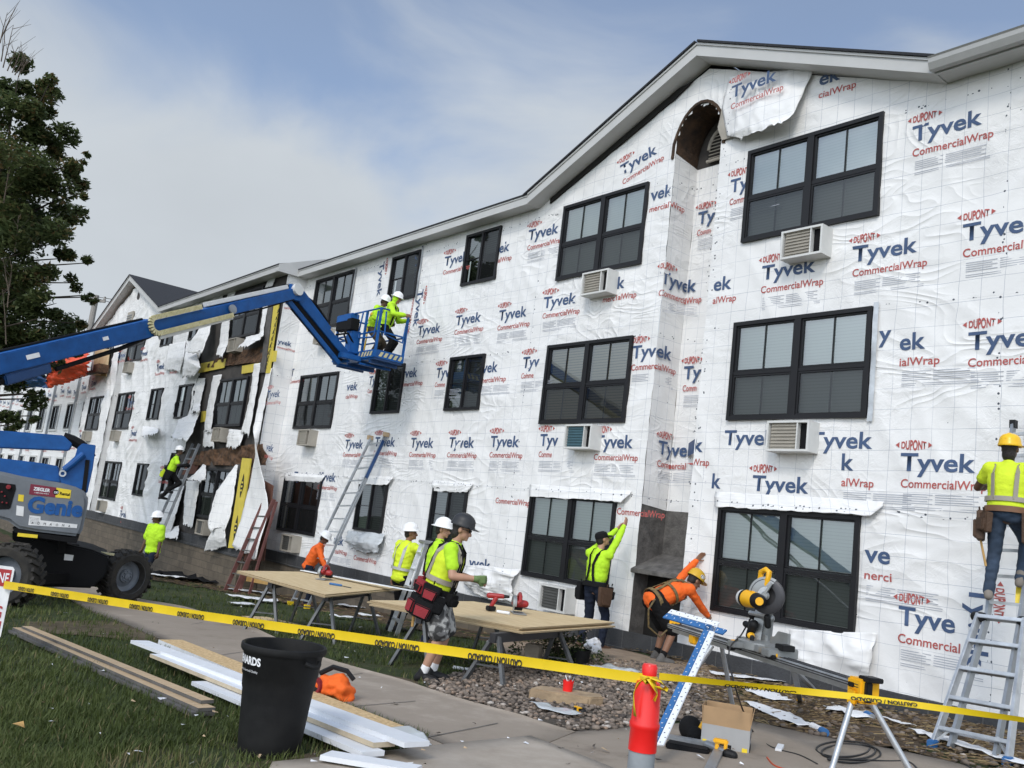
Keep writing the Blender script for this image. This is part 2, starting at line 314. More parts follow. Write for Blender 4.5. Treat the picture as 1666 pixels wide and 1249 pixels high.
make_attr('shrub_leaf', [(0, (.02, .035, .012)), (.7, (.055, .09, .03)), (1, (.35, .33, .12))], .6, .2)
for _k in ('camo',):
    for _n in M[_k].node_tree.nodes:
        if _n.type == 'VALTORGB': _n.color_ramp.interpolation = 'CONSTANT'; _n.color_ramp.elements[0].position = 0; _n.color_ramp.elements[1].position = .56; _e = _n.color_ramp.elements.new(.47); _e.color = (.13, .13, .13, 1)
# ------------------------------------------------------------------ mesh builder
class MB:
    def __init__(s): s.v = []; s.f = []; s.m = []; s.tone = None
    def add(s, vs, fs, m=0):
        o = len(s.v); s.v += [V(p) for p in vs]; s.f += [[o+i for i in f] for f in fs]; s.m += [m]*len(fs); return s
    def box(s, c, size, rot=None, m=0, taper=None):
        hx, hy, hz = [k/2 for k in size]; vs = []
        for z in (-1, 1):
            k = taper if (taper is not None and z > 0) else 1
            for x, y in ((-1, -1), (1, -1), (1, 1), (-1, 1)): vs.append(V((x*hx*k, y*hy*k, z*hz)))
        if rot is not None: vs = [rot @ p for p in vs]
        c = V(c); return s.add([p+c for p in vs], [(0, 3, 2, 1), (4, 5, 6, 7), (0, 1, 5, 4), (1, 2, 6, 5), (2, 3, 7, 6), (3, 0, 4, 7)], m)
    def bar(s, p, q, w, h, up=(0, 0, 1), m=0, w2=None, h2=None):
        p, q, up = V(p), V(q), V(up); d = (q-p).normalized(); a = d.cross(up)
        if a.length < 1e-4: a = d.cross(V((0, 1, .01)))
        a.normalize(); b = a.cross(d); vs = []
        for P, ww, hh in ((p, w, h), (q, w2 or w, h2 or h)):
            for i, j in ((-1, -1), (1, -1), (1, 1), (-1, 1)): vs.append(P+a*(i*ww/2)+b*(j*hh/2))
        return s.add(vs, [(0, 3, 2, 1), (4, 5, 6, 7), (0, 1, 5, 4), (1, 2, 6, 5), (2, 3, 7, 6), (3, 0, 4, 7)], m)
    def tube(s, pts, r, n=8, m=0, cap=True):
        pts = [V(p) for p in pts]; rs = r if isinstance(r, (list, tuple)) else [r]*len(pts); vs = []; fs = []; prev = None
        for i, p in enumerate(pts):
            d = (pts[min(i+1, len(pts)-1)]-pts[max(i-1, 0)]).normalized()
            a = prev-d*prev.dot(d) if prev is not None else d.orthogonal()
            if a.length < 1e-5: a = d.orthogonal()
            a.normalize(); prev = a; b = d.cross(a)
            for k in range(n): an = 2*PI*k/n; vs.append(p+(a*math.cos(an)+b*math.sin(an))*rs[i])
        for i in range(len(pts)-1):
            for k in range(n): fs.append((i*n+k, i*n+(k+1) % n, (i+1)*n+(k+1) % n, (i+1)*n+k))
        if cap: fs.append(tuple(range(n-1, -1, -1))); fs.append(tuple(range((len(pts)-1)*n, len(pts)*n)))
        return s.add(vs, fs, m)
    def cap(s, p, q, r1, r2, n=12, m=0, sq=1., side=None):
        # tapered capsule with round ends
        p, q = V(p), V(q); d = q-p; L = d.length; d = d/L if L > 1e-6 else V((0, 0, 1)); pts = []; rs = []
        for k in range(1, 5): a = PI/2*k/4; pts.append(p-d*(r1*math.cos(a))); rs.append(r1*math.sin(a))
        for k in range(3, 0, -1): a = PI/2*k/4; pass
        pts.append(p+d*L*.5); rs.append((r1+r2)/2)
        for k in range(4, 0, -1): a = PI/2*k/4; pts.append(q+d*(r2*math.cos(a))); rs.append(r2*math.sin(a))
        return s.tube(pts, rs, n, m)
    def ell(s, c, rad, R=None, n=16, k=10, m=0):
        c = V(c); vs = []; fs = []
        for i in range(k+1):
            th = PI*i/k
            for j in range(n):
                ph = 2*PI*j/n; p = V((rad[0]*math.sin(th)*math.cos(ph), rad[1]*math.sin(th)*math.sin(ph), rad[2]*math.cos(th)))
                vs.append((R @ p if R else p)+c)
        for i in range(k):
            for j in range(n): fs.append((i*n+j, (i+1)*n+j, (i+1)*n+(j+1) % n, i*n+(j+1) % n))
        return s.add(vs, fs, m)
    def lathe(s, prof, n=24, Mx=None, m=0, a0=0, a1=2*PI):
        vs = []; fs = []; full = abs(a1-a0-2*PI) < 1e-6; nn = n if full else n+1
        for r, z in prof:
            for k in range(nn): an = a0+(a1-a0)*k/n; p = V((r*math.cos(an), r*math.sin(an), z)); vs.append(Mx @ p if Mx else p)
        for i in range(len(prof)-1):
            for k in range(n): k2 = (k+1) % nn; fs.append((i*nn+k, i*nn+k2, (i+1)*nn+k2, (i+1)*nn+k))
        return s.add(vs, fs, m)
    def prism(s, poly, ext, m=0):
        # polygon (list of points) pushed along the vector ext
        n = len(poly); ext = V(ext); a = [V(p) for p in poly]; vs = a+[p+ext for p in a]
        return s.add(vs, [tuple(range(n-1, -1, -1)), tuple(range(n, 2*n))]+[(i, (i+1) % n, n+(i+1) % n, n+i) for i in range(n)], m)
    def build(s, name, mats, parent=None, smooth=False, bev=0., org=None, remesh=0., smo=0, solid=0., sub=0, disp=None):
        me = bpy.data.meshes.new(name); og = V(org) if org is not None else (ORG.get(parent.name, V((0, 0, 0))) if parent else V((0, 0, 0)))
        me.from_pydata([tuple(p-og) for p in s.v], [], s.f)
        ml = mats if isinstance(mats, (list, tuple)) else [mats]
        for k in ml: me.materials.append(M[k])
        if len(ml) > 1 or any(s.m):
            for p, k in zip(me.polygons, s.m): p.material_index = min(k, len(ml)-1)
        if bev:
            bm = bmesh.new(); bm.from_mesh(me); bmesh.ops.remove_doubles(bm, verts=bm.verts, dist=1e-5)
            ed = [e for e in bm.edges if len(e.link_faces) == 2 and e.calc_face_angle(0) > .5]
            bmesh.ops.bevel(bm, geom=ed, offset=bev, segments=2, affect='EDGES', clamp_overlap=True); bm.to_mesh(me); bm.free()
        if s.tone is not None:
            at = me.attributes.new('tone', 'FLOAT', 'FACE'); at.data.foreach_set('value', s.tone)
        me.validate(); o = bpy.data.objects.new(name, me); S.collection.objects.link(o)
        if remesh or solid or sub or smo:
            if remesh: md = o.modifiers.new('r', 'REMESH'); md.mode = 'VOXEL'; md.voxel_size = remesh
            if smo: md = o.modifiers.new('s', 'SMOOTH'); md.factor = .5; md.iterations = smo
            if sub: md = o.modifiers.new('u', 'SUBSURF'); md.levels = sub; md.render_levels = sub
            if solid: md = o.modifiers.new('t', 'SOLIDIFY'); md.thickness = solid; md.offset = 0
            dg = bpy.context.evaluated_depsgraph_get(); nme = bpy.data.meshes.new_from_object(o.evaluated_get(dg)); o.modifiers.clear(); o.data = nme; me = nme; me.name = name
            if not me.materials:
                for k in ml: me.materials.append(M[k])
        if disp:
            am, fq = disp; cs = [(v.co+v.normal*(am*(noise.noise(V((v.co.x*fq, v.co.y*fq, v.co.z*fq*1.6)))+.5*noise.noise(v.co*fq*2.3)))) for v in me.vertices]
            for v, c in zip(me.vertices, cs): v.co = c
        if smooth:
            me.shade_smooth()
            if smooth != 'all': me.set_sharp_from_angle(angle=math.radians(smooth if smooth is not True and smooth > 1 else 38))
        if parent: o.parent = parent; ORG[o.name] = og
        else:
            o.location = og; ORG[o.name] = og
        return o
ORG = {}
def tag(o, label, cat, group=None, kind=None):
    if label: o['label'] = label
    if cat: o['category'] = cat
    if group: o['group'] = group
    if kind: o['kind'] = kind
    return o
def thing(name, label, cat, loc=(0, 0, 0), group=None):
    o = bpy.data.objects.new(name, None); S.collection.objects.link(o); o.location = loc; o.empty_display_size = .2
    ORG[o.name] = V(loc); return tag(o, label, cat, group)
def struct(o, kind='structure'): o['kind'] = kind; return o
def dup(o, parent=None):
    c = o.copy(); S.collection.objects.link(c); c.parent = parent; ORG[c.name] = ORG.get(o.name, V((0, 0, 0)))
    for ch in list(o.children): dup(ch, c)
    return c
# lettering: built-in font to filled outlines, unit = cap height 1
_TC = {}
def text_mesh(txt, bold=0., space=1.):
    k = (txt, bold, space)
    if k not in _TC:
        cu = bpy.data.curves.new('t', 'FONT'); cu.body = txt; cu.size = 1.; cu.resolution_u = 3; cu.offset = bold; cu.space_character = space
        o = bpy.data.objects.new('t', cu); S.collection.objects.link(o); bpy.context.view_layer.update()
        me = bpy.data.meshes.new_from_object(o.evaluated_get(bpy.context.evaluated_depsgraph_get()))
        vs = [(v.co.x, v.co.y) for v in me.vertices]; fs = [tuple(p.vertices) for p in me.polygons]
        bpy.data.objects.remove(o); bpy.data.curves.remove(cu); bpy.data.meshes.remove(me)
        x0 = min(p[0] for p in vs); x1 = max(p[0] for p in vs); _TC[k] = ([(p[0]-x0, p[1]) for p in vs], fs, x1-x0)
    return _TC[k]
def put_text(mb, txt, P, ex, ey, width=None, height=None, bold=.0, m=0, shear=0., space=1.):
    # P: left end of the base line; ex, ey unit vectors of the lettering
    vs, fs, w = text_mesh(txt, bold, space); P, ex, ey = V(P), V(ex), V(ey)
    sx = width/w if width else height/.7; sy = height/.7 if height else sx
    mb.add([P+ex*(x*sx+shear*y*sy)+ey*(y*sy) for x, y in vs], fs, m); return w*sx
# ================================================================== APARTMENT BUILDING
B = thing('apartment_building', 'long three storey apartment block half covered in white printed house wrap with black windows', 'building', (-12, 0, -.3))
GC, GH, EZ = -9.2, 4.03, 7.80          # near gable: centre, half width; eave height
LC, LH, LY = -38.65, 4.75, -.6         # far gable on the projecting wing
OV = .35
COLS = {'A': (-8.217, -6.011), 'B': (-12.455, -10.289), 'C': (-15.61, -14.39), 'D': (-18.70, -17.43), 'E': (-22.78, -20.60),
        'F': (-27.2, -25.0), 'H': (-30.9, -29.5), 'I': (-33.9, -32.6), 'G': (-38.1, -35.9), 'K': (-42.4, -40.3)}
def top(r): return 2.0+2.75*(r-1)
HL, HS = 1.487, 1.16
NZ = lambda x, y, z=0.: noise.noise(V((x, y, z)))
def wrinkle(x, z):
    a = NZ(x*.45+7, z*.6, 3); m = sst(-.15, .45, a)
    d = x*.82+z*.57; e = -x*.57+z*.82
    r = 1-abs(NZ(d*.55, e*2.1, 1.3)); r2 = 1-abs(NZ(e*.5+4, d*1.7, 8.))
    return .028*m*r**5 + .018*(1-m)*r2**6 + .010*NZ(x*2.2, z*2.2, 5) + .012*NZ(x*.9, z*.9, 2)
def wall_sheet(mb, x0, x1, z0, z1, Y, holes, cell, topf=None, m=0, amp=1., skip=None):
    def cuts(a, b, marks):
        ks = sorted({a, b, *[k for k in marks if a < k < b]}); o = []
        for i in range(len(ks)-1):
            n = max(1, round((ks[i+1]-ks[i])/cell)); o += [ks[i]+(ks[i+1]-ks[i])*j/n for j in range(n)]
        return o+[b]
    xs = cuts(x0, x1, [k for h in holes for k in h[:2]]); zs = cuts(z0, z1, [k for h in holes for k in h[2:4]])
    base = len(mb.v); nx = len(xs)
    for z in zs:
        for x in xs:
            zz = z
            if topf and z > 7.5: zz = 7.5+(z-7.5)/(z1-7.5)*(topf(x)-7.5)
            mb.v.append(V((x, Y-amp*wrinkle(x, zz), zz)))
    for j in range(len(zs)-1):
        for i in range(nx-1):
            cx, cz = (xs[i]+xs[i+1])/2, (zs[j]+zs[j+1])/2
            if any(h[0] < cx < h[1] and h[2] < cz < h[3] for h in holes): continue
            if skip and skip(cx, cz): continue
            mb.f.append([base+j*nx+i, base+j*nx+i+1, base+(j+1)*nx+i+1, base+(j+1)*nx+i]); mb.m.append(m)
def gtop(c, h, z0, rise): return lambda x: z0+max(0., rise*(1-abs(x-c)/h))
holes = []
for c in 'ABCDE':
    for r in (1, 2, 3): h = HL if c in 'ABE' else HS; holes.append((COLS[c][0], COLS[c][1], top(r)-h, top(r)))
RX0, RX1, RD = -9.76, -8.80, .59       # tall recess under the near gable
holes.append((RX0, RX1, -.4, 7.55))
wr = MB()
def arch(cx, cz):
    zz = 7.5+(cz-7.5)/(9.4-7.5)*(gtop(GC, GH, 7.64, 1.62)(cx)-7.5) if cz > 7.5 else cz
    x = cx-(-9.28)
    return cz > 7.5 and abs(x) < .50 and zz < 7.86+math.sqrt(max(0, .50**2-x*x))*1.58+.05*NZ(cx*7, cz*7)
wall_sheet(wr, -23.55, -1.6, -.04, 9.4, 0, holes, .055, gtop(GC, GH, 7.64, 1.62), 0, 1., arch)
# ---- printing on the wrap
EXW, EZW = V((1, 0, 0)), V((0, 0, 1))
def front(X, Z, Y):
    if RX0 < X < -8.8 and 1.9 < Z < 7.8: return V((RX0+.02, X-RX0, Z)) if X < RX0+RD else V((X-RD, RD-.02, Z))
    return V((X, Y-wrinkle(X, Z)-.006, Z))
def logo(x, zt, parts='dtci', s=1., rot=0., word='Tyvek', sub='CommercialWrap', Y=0., mb=None, surf=None):
    mb = mb or wr; ca, sa = math.cos(rot), math.sin(rot)
    t = MB()
    if 't' in parts: put_text(t, word, (0, -.215, 0), (1, 0, 0), (0, 1, 0), width=.86*len(word)/5*(1.04 if len(word) == 5 else .98), height=.215, bold=.022, m=1)
    if 'c' in parts: put_text(t, sub, (.01+1.02*(14-len(sub))/14*0, -.425, 0), (1, 0, 0), (0, 1, 0), width=1.02*len(sub)/14, height=.105, bold=.012, m=2)
    if 'd' in parts:
        vs, fs, w = text_mesh('DUPONT', .03); k = .31/w
        t.add([V((.0+px*k, .10+(py-.35)*(.125/.7)*(1-.55*abs(px/w-.5)**1.5*2), 0)) for px, py in vs], fs, 2)
        t.add([(-.075, .10, 0), (-.025, .135, 0), (-.025, .065, 0)], [(0, 2, 1)], 2); t.add([(.385, .10, 0), (.335, .135, 0), (.335, .065, 0)], [(0, 1, 2)], 2)
    if 'i' in parts:
        for k in range(5):
            y = -.50-.027*k
            for a, b in ((.05, .42), (.45, .95)): t.add([(a, y, 0), (b-.06*(k % 2), y, 0), (b-.06*(k % 2), y-.008, 0), (a, y-.008, 0)], [(0, 3, 2, 1)], 3)
        for k in range(2): y = -.655-.024*k; t.add([(.05, y, 0), (1.0, y, 0), (1.0, y-.007, 0), (.05, y-.007, 0)], [(0, 3, 2, 1)], 3)
    o = len(mb.v)
    for p in t.v:
        px, pz_ = p.x*s, p.y*s; X, Z = x+px*ca-pz_*sa, zt+px*sa+pz_*ca
        mb.v.append(surf(X, Z) if surf else front(X, Z, Y))
    mb.f += [[o+i for i in f] for f in t.f]; mb.m += t.m
def lpx(px, py, *a, **k): P = wp(px, py, 0); logo(P.x, P.z, *a, **k)
for a in [(1467, 737), (1226, 773, 'dtc'), (1463, 985, 'dtci', 1., 0., 'Tyve', 'Commercial'), (1568, 366), (1486, 207), (1389, 402), (1241, 433), (862, 375), (813, 505), (744, 514), (682, 531), (725, 418, 'dtc'), (887, 484),
          (1030, 563), (563, 715), (670, 712), (732, 711), (800, 709), (970, 708), (985, 455, 'tc', 1., 0., 'vek', 'merc1alWrap'), (655, 600, 'tc', 1., 0, 'yvek', 'ommercialWrap'),
          (1060, 308, 'tc', 1., 0., 'vek', 'mercialWrap'), (787, 590, 'tci', 1., 0., 'vek', 'mercialWrap'), (815, 396, 'tc', 1., 0., 'ek', 'alWrap'),
          (1372, 738, 'tci', 1., 0., 'k', 'alWrap'), (1408, 885, 'tci', 1., 0., 've', 'nerci'), (1465, 543, 'tci', 1., 0, 'ek', 'ialWrap'), (1431, 530, 't', 1., 0, 'y'),
          (852, 581, 'dtci', 1., 0., 'Tyv', 'Comme'), (712, 599, 'dtci', 1., 0., 'Tyv', 'Comme'), (602, 612, 'dtc', 1., 0., 'Ty', 'Com'), (567, 622, 'tc', 1., 0., 'vek', 'cialWrap'),
          (1190, 293, 'dtci', 1., 0., 'Ty', 'Comm'), (1163, 452, 'tc', 1., 0., 'ek', 'alWrap'), (1160, 770, 't', 1., 0., 'k'), (612, 711), (880, 706, 'dtci', 1, 0, 'Tyv', 'Comme'),
          (480, 767, 't'), (521, 768, 'tci'), (545, 870, 'tci', 1, 0, 'vek', 'ercialWrap'), (765, 905, 'tci', 1., 0., 'yvek', 'nercialWrap'), (1576, 541, 'dtci', 1., 0., 'Tyvek', 'CommercialWrap'),
          (1010, 270, 'dtc', .95, .26), (1335, 118, 'tc', 1., 0., 'ek', 'cialWrap'), (475, 600, 'tc', 1., 0., 'T', 'CommercialWr'), (810, 782, 'c'), (1008, 794, 'c'), (580, 880, 'c'),
          (1075, 442), (1073, 712), (1180, 700, 't'), (1320, 703, 't'), (690, 400, 't', 1., -1.57), (690, 470, 'dtc', 1., -1.57), (627, 425, 'dt', 1, -1.5), (1612, 955, 'dt', 1., -1.57)]:
    lpx(*a)
# ---- recess: jamb, back, arch soffit, masonry niche at its foot
def quadgrid(mb, P00, P10, P11, P01, nu, nv, m=0, amp=.0, seed=0., nrm=None):
    P00, P10, P11, P01 = map(V, (P00, P10, P11, P01)); b = len(mb.v); nrm = nrm or (P10-P00).cross(P01-P00).normalized()
    for j in range(nv+1):
        for i in range(nu+1):
            u, v = i/nu, j/nv; p = P00*(1-u)*(1-v)+P10*u*(1-v)+P11*u*v+P01*(1-u)*v
            mb.v.append(p+nrm*(amp*(noise.noise(p*1.7+V((seed, 0, 0)))+.6*noise.noise(p*4.3+V((0, seed, 0))))))
    for j in range(nv):
        for i in range(nu): k = b+j*(nu+1)+i; mb.f.append([k, k+1, k+nu+2, k+nu+1]); mb.m.append(m)
quadgrid(wr, (RX0, RD, 1.9), (RX0, 0, 1.95), (RX0, 0, 7.90), (RX0, RD, 7.80), 8, 60, 0, .012)
quadgrid(wr, (RX0, RD, 1.9), (RX1, RD, 1.9), (RX1, RD, 7.80), (RX0, RD, 7.80), 10, 60, 0, .012, 5)
for zt in (7.0, 4.3): logo(RX0+.12, zt, 'dtci', 1., 0., 'Tyv', 'Comm', surf=lambda X, Z: V((X, RD-.02, Z)))
WRAP = wr.build('house_wrap', ['wrap', 'blue_ink', 'red_ink', 'grey_ink'], B, smooth='all')
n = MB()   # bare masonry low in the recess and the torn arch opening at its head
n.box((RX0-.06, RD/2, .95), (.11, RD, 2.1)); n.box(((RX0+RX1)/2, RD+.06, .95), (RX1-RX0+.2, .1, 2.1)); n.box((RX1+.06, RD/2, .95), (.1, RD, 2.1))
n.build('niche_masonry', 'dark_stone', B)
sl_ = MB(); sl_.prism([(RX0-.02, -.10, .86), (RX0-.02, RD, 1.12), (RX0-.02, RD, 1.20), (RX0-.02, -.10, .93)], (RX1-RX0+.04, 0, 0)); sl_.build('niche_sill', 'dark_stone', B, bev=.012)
bk = MB(); bk.box(((RX0+RX1)/2, RD*.55, .40), (RX1-RX0-.01, .03, 1.0)); bk.build('niche_shade', 'void_shade', B)  # near-black panel stands in for the shade under the sill
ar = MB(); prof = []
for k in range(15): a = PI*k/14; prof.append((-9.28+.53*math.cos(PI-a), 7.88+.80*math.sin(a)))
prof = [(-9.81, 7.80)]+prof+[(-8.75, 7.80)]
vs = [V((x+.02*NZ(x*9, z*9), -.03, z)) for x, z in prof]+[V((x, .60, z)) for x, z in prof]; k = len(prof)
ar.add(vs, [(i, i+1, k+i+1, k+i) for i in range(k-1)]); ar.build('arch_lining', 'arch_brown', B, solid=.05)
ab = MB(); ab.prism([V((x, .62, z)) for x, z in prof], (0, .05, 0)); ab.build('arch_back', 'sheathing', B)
lv = MB()   # half round louvre vent
for k in range(9): z = 7.93+.062*k; hw = math.sqrt(max(.0, .36**2-max(0, z-8.08)**2))*.98; lv.bar((-9.13-hw, .54, z), (-9.13+hw, .54, z), .05, .015, up=(0, -.5, .8))
lvo = lv.build('gable_vent', 'ac_beige', B)
lr = MB(); lr.tube([(-9.13+.38*math.cos(PI-a), .54, 8.08+.38*math.sin(a)) for a in [PI*k/16 for k in range(17)]], .03, 6); lr.tube([(-9.53, .54, 7.88), (-8.73, .54, 7.88)], .028, 6); lr.build('vent_surround', 'ac_beige', lvo)
# ---- flaps of wrap cut loose round openings
def sheet(name, A, Bp, mats='wrap_plain', nu=18, bulge=(0, 0, 0), amp=.03, seed=0., parent=B, logos=None, jag=.0):
    # lofts between two poly-lines, bellied out and crumpled
    A = [V(p) for p in A]; Bp = [V(p) for p in Bp]; mb = MB(); nv = 34
    def at(L, t):
        k = t*(len(L)-1); i = min(int(k), len(L)-2); return L[i].lerp(L[i+1], k-i)
    for j in range(nv+1):
        for i in range(nu+1):
            u, v = i/nu, j/nv; p = at(A, v).lerp(at(Bp, v), u); p = p+V(bulge)*math.sin(PI*u)*math.sin(PI*min(1, v*1.0+.05))
            q = p*2.1+V((seed, seed, seed)); cr = (1-abs(noise.noise(q*1.1)))**6*.9+(1-abs(noise.noise(V((q.z*1.6, q.x*2.6, seed)))))**7*.7; mb.v.append(p+V((.25*noise.noise(q), -cr, .35*noise.noise(q+V((5, 5, 5)))))*amp*1.6+V((0, 0, jag*(v == 1)*noise.noise(p*9))))
    for j in range(nv):
        for i in range(nu): k = j*(nu+1)+i; mb.f.append([k, k+1, k+nu+2, k+nu+1]); mb.m.append(0)
    return mb.build(name, mats, parent, smooth='all', solid=.004)
def P3(x, z, Y): return V((x, Y, z))
for (x0, x1, zt, out, sd) in ((COLS['A'][0]-.1, COLS['A'][1]+.3, 2.20, .12, 1), (COLS['B'][0]-.05, COLS['B'][1]+.3, 2.14, .10, 3), (COLS['C'][0]-.05, COLS['C'][1]+.15, 2.10, .06, 5), (COLS['D'][0]-.05, COLS['D'][1]+.2, 2.12, .10, 7), (COLS['E'][0]-.0, COLS['E'][1]+.1, 2.06, .05, 9)):
    sheet('wrap_flap', [(x0, -.03, zt), (x0+.02, -.06, zt-.1), (x0+.05, -out*.7, zt-.22)], [(x1, -.03, zt), (x1, -.06, zt-.06), (x1-.12, -out, zt-.19)], amp=.012, seed=sd, nu=30, jag=.03)
fl = sheet('wrap_flap', [(-8.72, -.03, 8.93), (-8.80, -.05, 8.4), (-8.62, -.10, 7.85), (-8.30, -.14, 7.70)], [(-7.15, -.03, 8.55), (-7.25, -.12, 8.1), (-7.32, -.22, 7.75), (-7.42, -.34, 7.62)], bulge=(0, -.08, 0), amp=.020, seed=4, nu=30, jag=.10)
fp = MB(); logo(-8.52, 8.62, 'dtc', .95, .02, mb=fp, surf=lambda X, Z: V((X, -.22-.02*math.sin(X*3), Z))); fp.build('flap_print', ['wrap_plain', 'blue_ink', 'red_ink', 'grey_ink'], fl)
sheet('wrap_flap', [(-14.1, -.02, .52), (-14.1, -.06, .2), (-13.6, -.1, .0)], [(-12.5, -.02, .6), (-12.6, -.1, .3), (-12.5, -.06, .0)], bulge=(0, -.08, 0), amp=.05, seed=14)
sheet('wrap_flap', [(-18.9, -.02, .8), (-18.8, -.08, .55), (-18.4, -.12, .4)], [(-17.2, -.02, .85), (-17.2, -.1, .6), (-17.3, -.10, .4)], bulge=(0, -.12, 0), amp=.04, seed=15, mats='plastic_clear', jag=.1)
sheet('wrap_flap', [(-6.9, -.02, .46), (-6.9, -.04, .1), (-6.9, -.03, -.05)], [(-5.7, -.03, .6), (-5.75, -.07, .2), (-5.8, -.03, -.05)], bulge=(0, -.05, 0), amp=.035, seed=18)
sheet('wrap_flap', [(-4.02, -.02, 5.4), (-4.0, -.03, 4.3), (-4.05, -.02, 3.1)], [(-3.6, -.05, 5.4), (-3.6, -.13, 4.2), (-3.55, -.05, 3.2)], amp=.02, seed=21)
# ---- windows
def window(x0, x1, zt, h, Y, kind, blind, dark=False):
    w = x1-x0; zb = zt-h; f = MB(); fw = .058; yo, yi = Y-.06, Y+.09; yc, yd = (yo+yi)/2, yi-yo
    f.box(((x0+x1)/2, yc, zt-fw/2), (w, yd, fw)); f.box(((x0+x1)/2, yc, zb+fw/2), (w, yd, fw))
    for x in (x0+fw/2, x1-fw/2): f.box((x, yc, (zt+zb)/2), (fw, yd-.004, h-2*fw))
    xm = (x0+x1)/2; zm = zb+h*.47; gl_, sc_ = MB(), MB(); ig = fw
    if kind == 'double':
        f.box((xm, yc-.003, (zt+zb)/2), (.105, yd-.01, h-2*fw))
        for a, b in ((x0+fw, xm-.0525), (xm+.0525, x1-fw)):
            c = (a+b)/2; f.box((c, Y-.018, zm), (b-a, .055, .05))
            for z0, z1, sg in ((zm+.031, zt-fw, 0), (zb+fw, zm-.031, 1)):
                f.box((c, Y-.012+sg*.006, (z0+z1)/2), (.014, .022, z1-z0))
                for xx in (a+.014, b-.014): f.box((xx, Y-.012-sg*.01, (z0+z1)/2), (.028, .04, z1-z0-.001))
                f.box((c, Y-.013-sg*.01, z1-.012), (b-a-.056, .038, .024)); f.box((c, Y-.013-sg*.01, z0+.012), (b-a-.056, .038, .024))
                g = sc_ if sg else gl_; y = Y-.004 if not sg else Y-.026
                g.add([(a+.03, y, z0+.03), (b-.03, y, z0+.03), (b-.03, y, z1-.03), (a+.03, y, z1-.03)], [(0, 1, 2, 3)])
    else:
        f.box((xm, yc-.003, (zt+zb)/2), (.06, yd-.01, h-2*fw))
        for sg, (a, b) in enumerate(((x0+fw, xm-.03), (xm+.03, x1-fw))):
            c = (a+b)/2; z0, z1 = zb+fw, zt-fw
            f.box((c, Y-.012, (z0+z1)/2), (b-a, .024, .014)); g = sc_ if sg else gl_
            for xx in (a+.018, b-.018): f.box((xx, Y-.014, (z0+z1)/2), (.026, .04, z1-z0))
            y = Y-.004 if not sg else Y-.027
            g.add([(a+.03, y, z0), (b-.03, y, z0), (b-.03, y, z1), (a+.03, y, z1)], [(0, 1, 2, 3)])
    fo = f.build('window', 'black_frame', B)
    gl_.build('glass_pane', 'pane_glass', fo); sc_.build('insect_screen', 'screen_mesh', fo)
    if blind:
        b = MB(); bz = zb+fw
        if blind == 'half_blind': bz = zm+.1
        b.add([(x0+.04, Y+.06, bz), (x1-.04, Y+.06, bz), (x1-.04, Y+.06, zt-.04), (x0+.04, Y+.06, zt-.04)], [(0, 1, 2, 3)])
        b.build('window_blind', 'blind_dim' if blind == 'half_blind' else blind, fo)
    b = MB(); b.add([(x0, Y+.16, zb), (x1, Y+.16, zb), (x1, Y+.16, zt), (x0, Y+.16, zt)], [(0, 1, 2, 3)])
    b.prism([(x0-.01, Y+.085, zb-.01), (x1+.01, Y+.085, zb-.01), (x1+.01, Y+.165, zb-.01), (x0-.01, Y+.165, zb-.01)], (0, 0, .012)); b.build('room_dark_sheet', 'void_shade', fo)  # near-black sheet stands in for the unlit room behind the glass
    return fo
BL = {'A3': 'blind_pale', 'A2': 'blind_pale', 'A1': 'blind_pale', 'B3': 'blind_pale', 'B2': 'blind_tan', 'B1': 'blind_pale', 'C3': 'half_blind', 'C2': 'blind_dim', 'C1': 'blind_dim', 'D3': 'half_blind', 'D2': 'blind_dim', 'D1': 'blind_dim', 'E3': 'half_blind', 'E2': 'blind_dim', 'E1': None, 'F3': None, 'F2': 'curtain'}
for c in 'ABCDE':
    for r in (3, 2, 1): window(*COLS[c], top(r), HL if c in 'ABE' else HS, 0, 'double' if c in 'ABE' else 'slider', BL.get(c+str(r)))
# ---- through-wall air conditioners
def aircon(cx, zt, Y, face='ac_grille', case='ac_case', w=.66, h=.42, out=.27):
    a = MB(); y0 = Y-out; t = .03
    a.box((cx, Y-out/2, zt-t/2), (w, out, t)); a.box((cx, Y-out/2, zt-h+t/2), (w, out, t))
    for x in (cx-w/2+t/2, cx+w/2-t/2): a.box((x, Y-out/2, zt-h/2), (t, out, h-2*t))
    a.box((cx+w*.22, y0+.05, zt-h/2), (.02, .09, h-2*t))
    ao = a.build('air_conditioner', case, B)
    g = MB(); g.box((cx-w*.12, y0+.05, zt-h/2), (w*.66-.04, .02, h-2*t-.01))
    for k in range(7): g.box((cx-w*.12, y0+.03, zt-.07-k*.047), (w*.66-.05, .016, .010))
    g.build('air_grille', face, ao); d = MB(); d.box((cx+w*.33, y0+.09, zt-h/2), (w*.24, .02, h-2*t)); d.box((cx, Y-.06, zt-h/2), (w-.08, .02, h-.08)); d.build('air_slot', 'lift_black', ao)
for c, r, dx, fc, cs in (('A', 3, .1, 'ac_beige', 'ac_case'), ('A', 2, .1, 'ac_beige', 'ac_case'), ('B', 3, .23, 'ac_beige', 'ac_case'), ('B', 2, .23, 'ac_teal', 'ac_case'), ('B', 1, .05, 'ac_grille', 'ac_case'), ('E', 3, .1, 'ac_beige', 'ac_beige'), ('E', 2, .1, 'ac_beige', 'ac_beige'), ('E', 1, .1, 'ac_grille', 'ac_beige')):
    aircon(sum(COLS[c])/2+dx, top(r)-HL-.06, 0, fc, cs)
# ---- foundation
fd = MB(); fd.box((-12.4, .0, -.19), (23., .12, .29)); fd.build('foundation_cap', 'block_dark', B)
fd = MB(); fd.box((-17.5, .03, -1.0), (13., .10, 1.35)); fd.build('foundation_wall', 'block_tan', B)
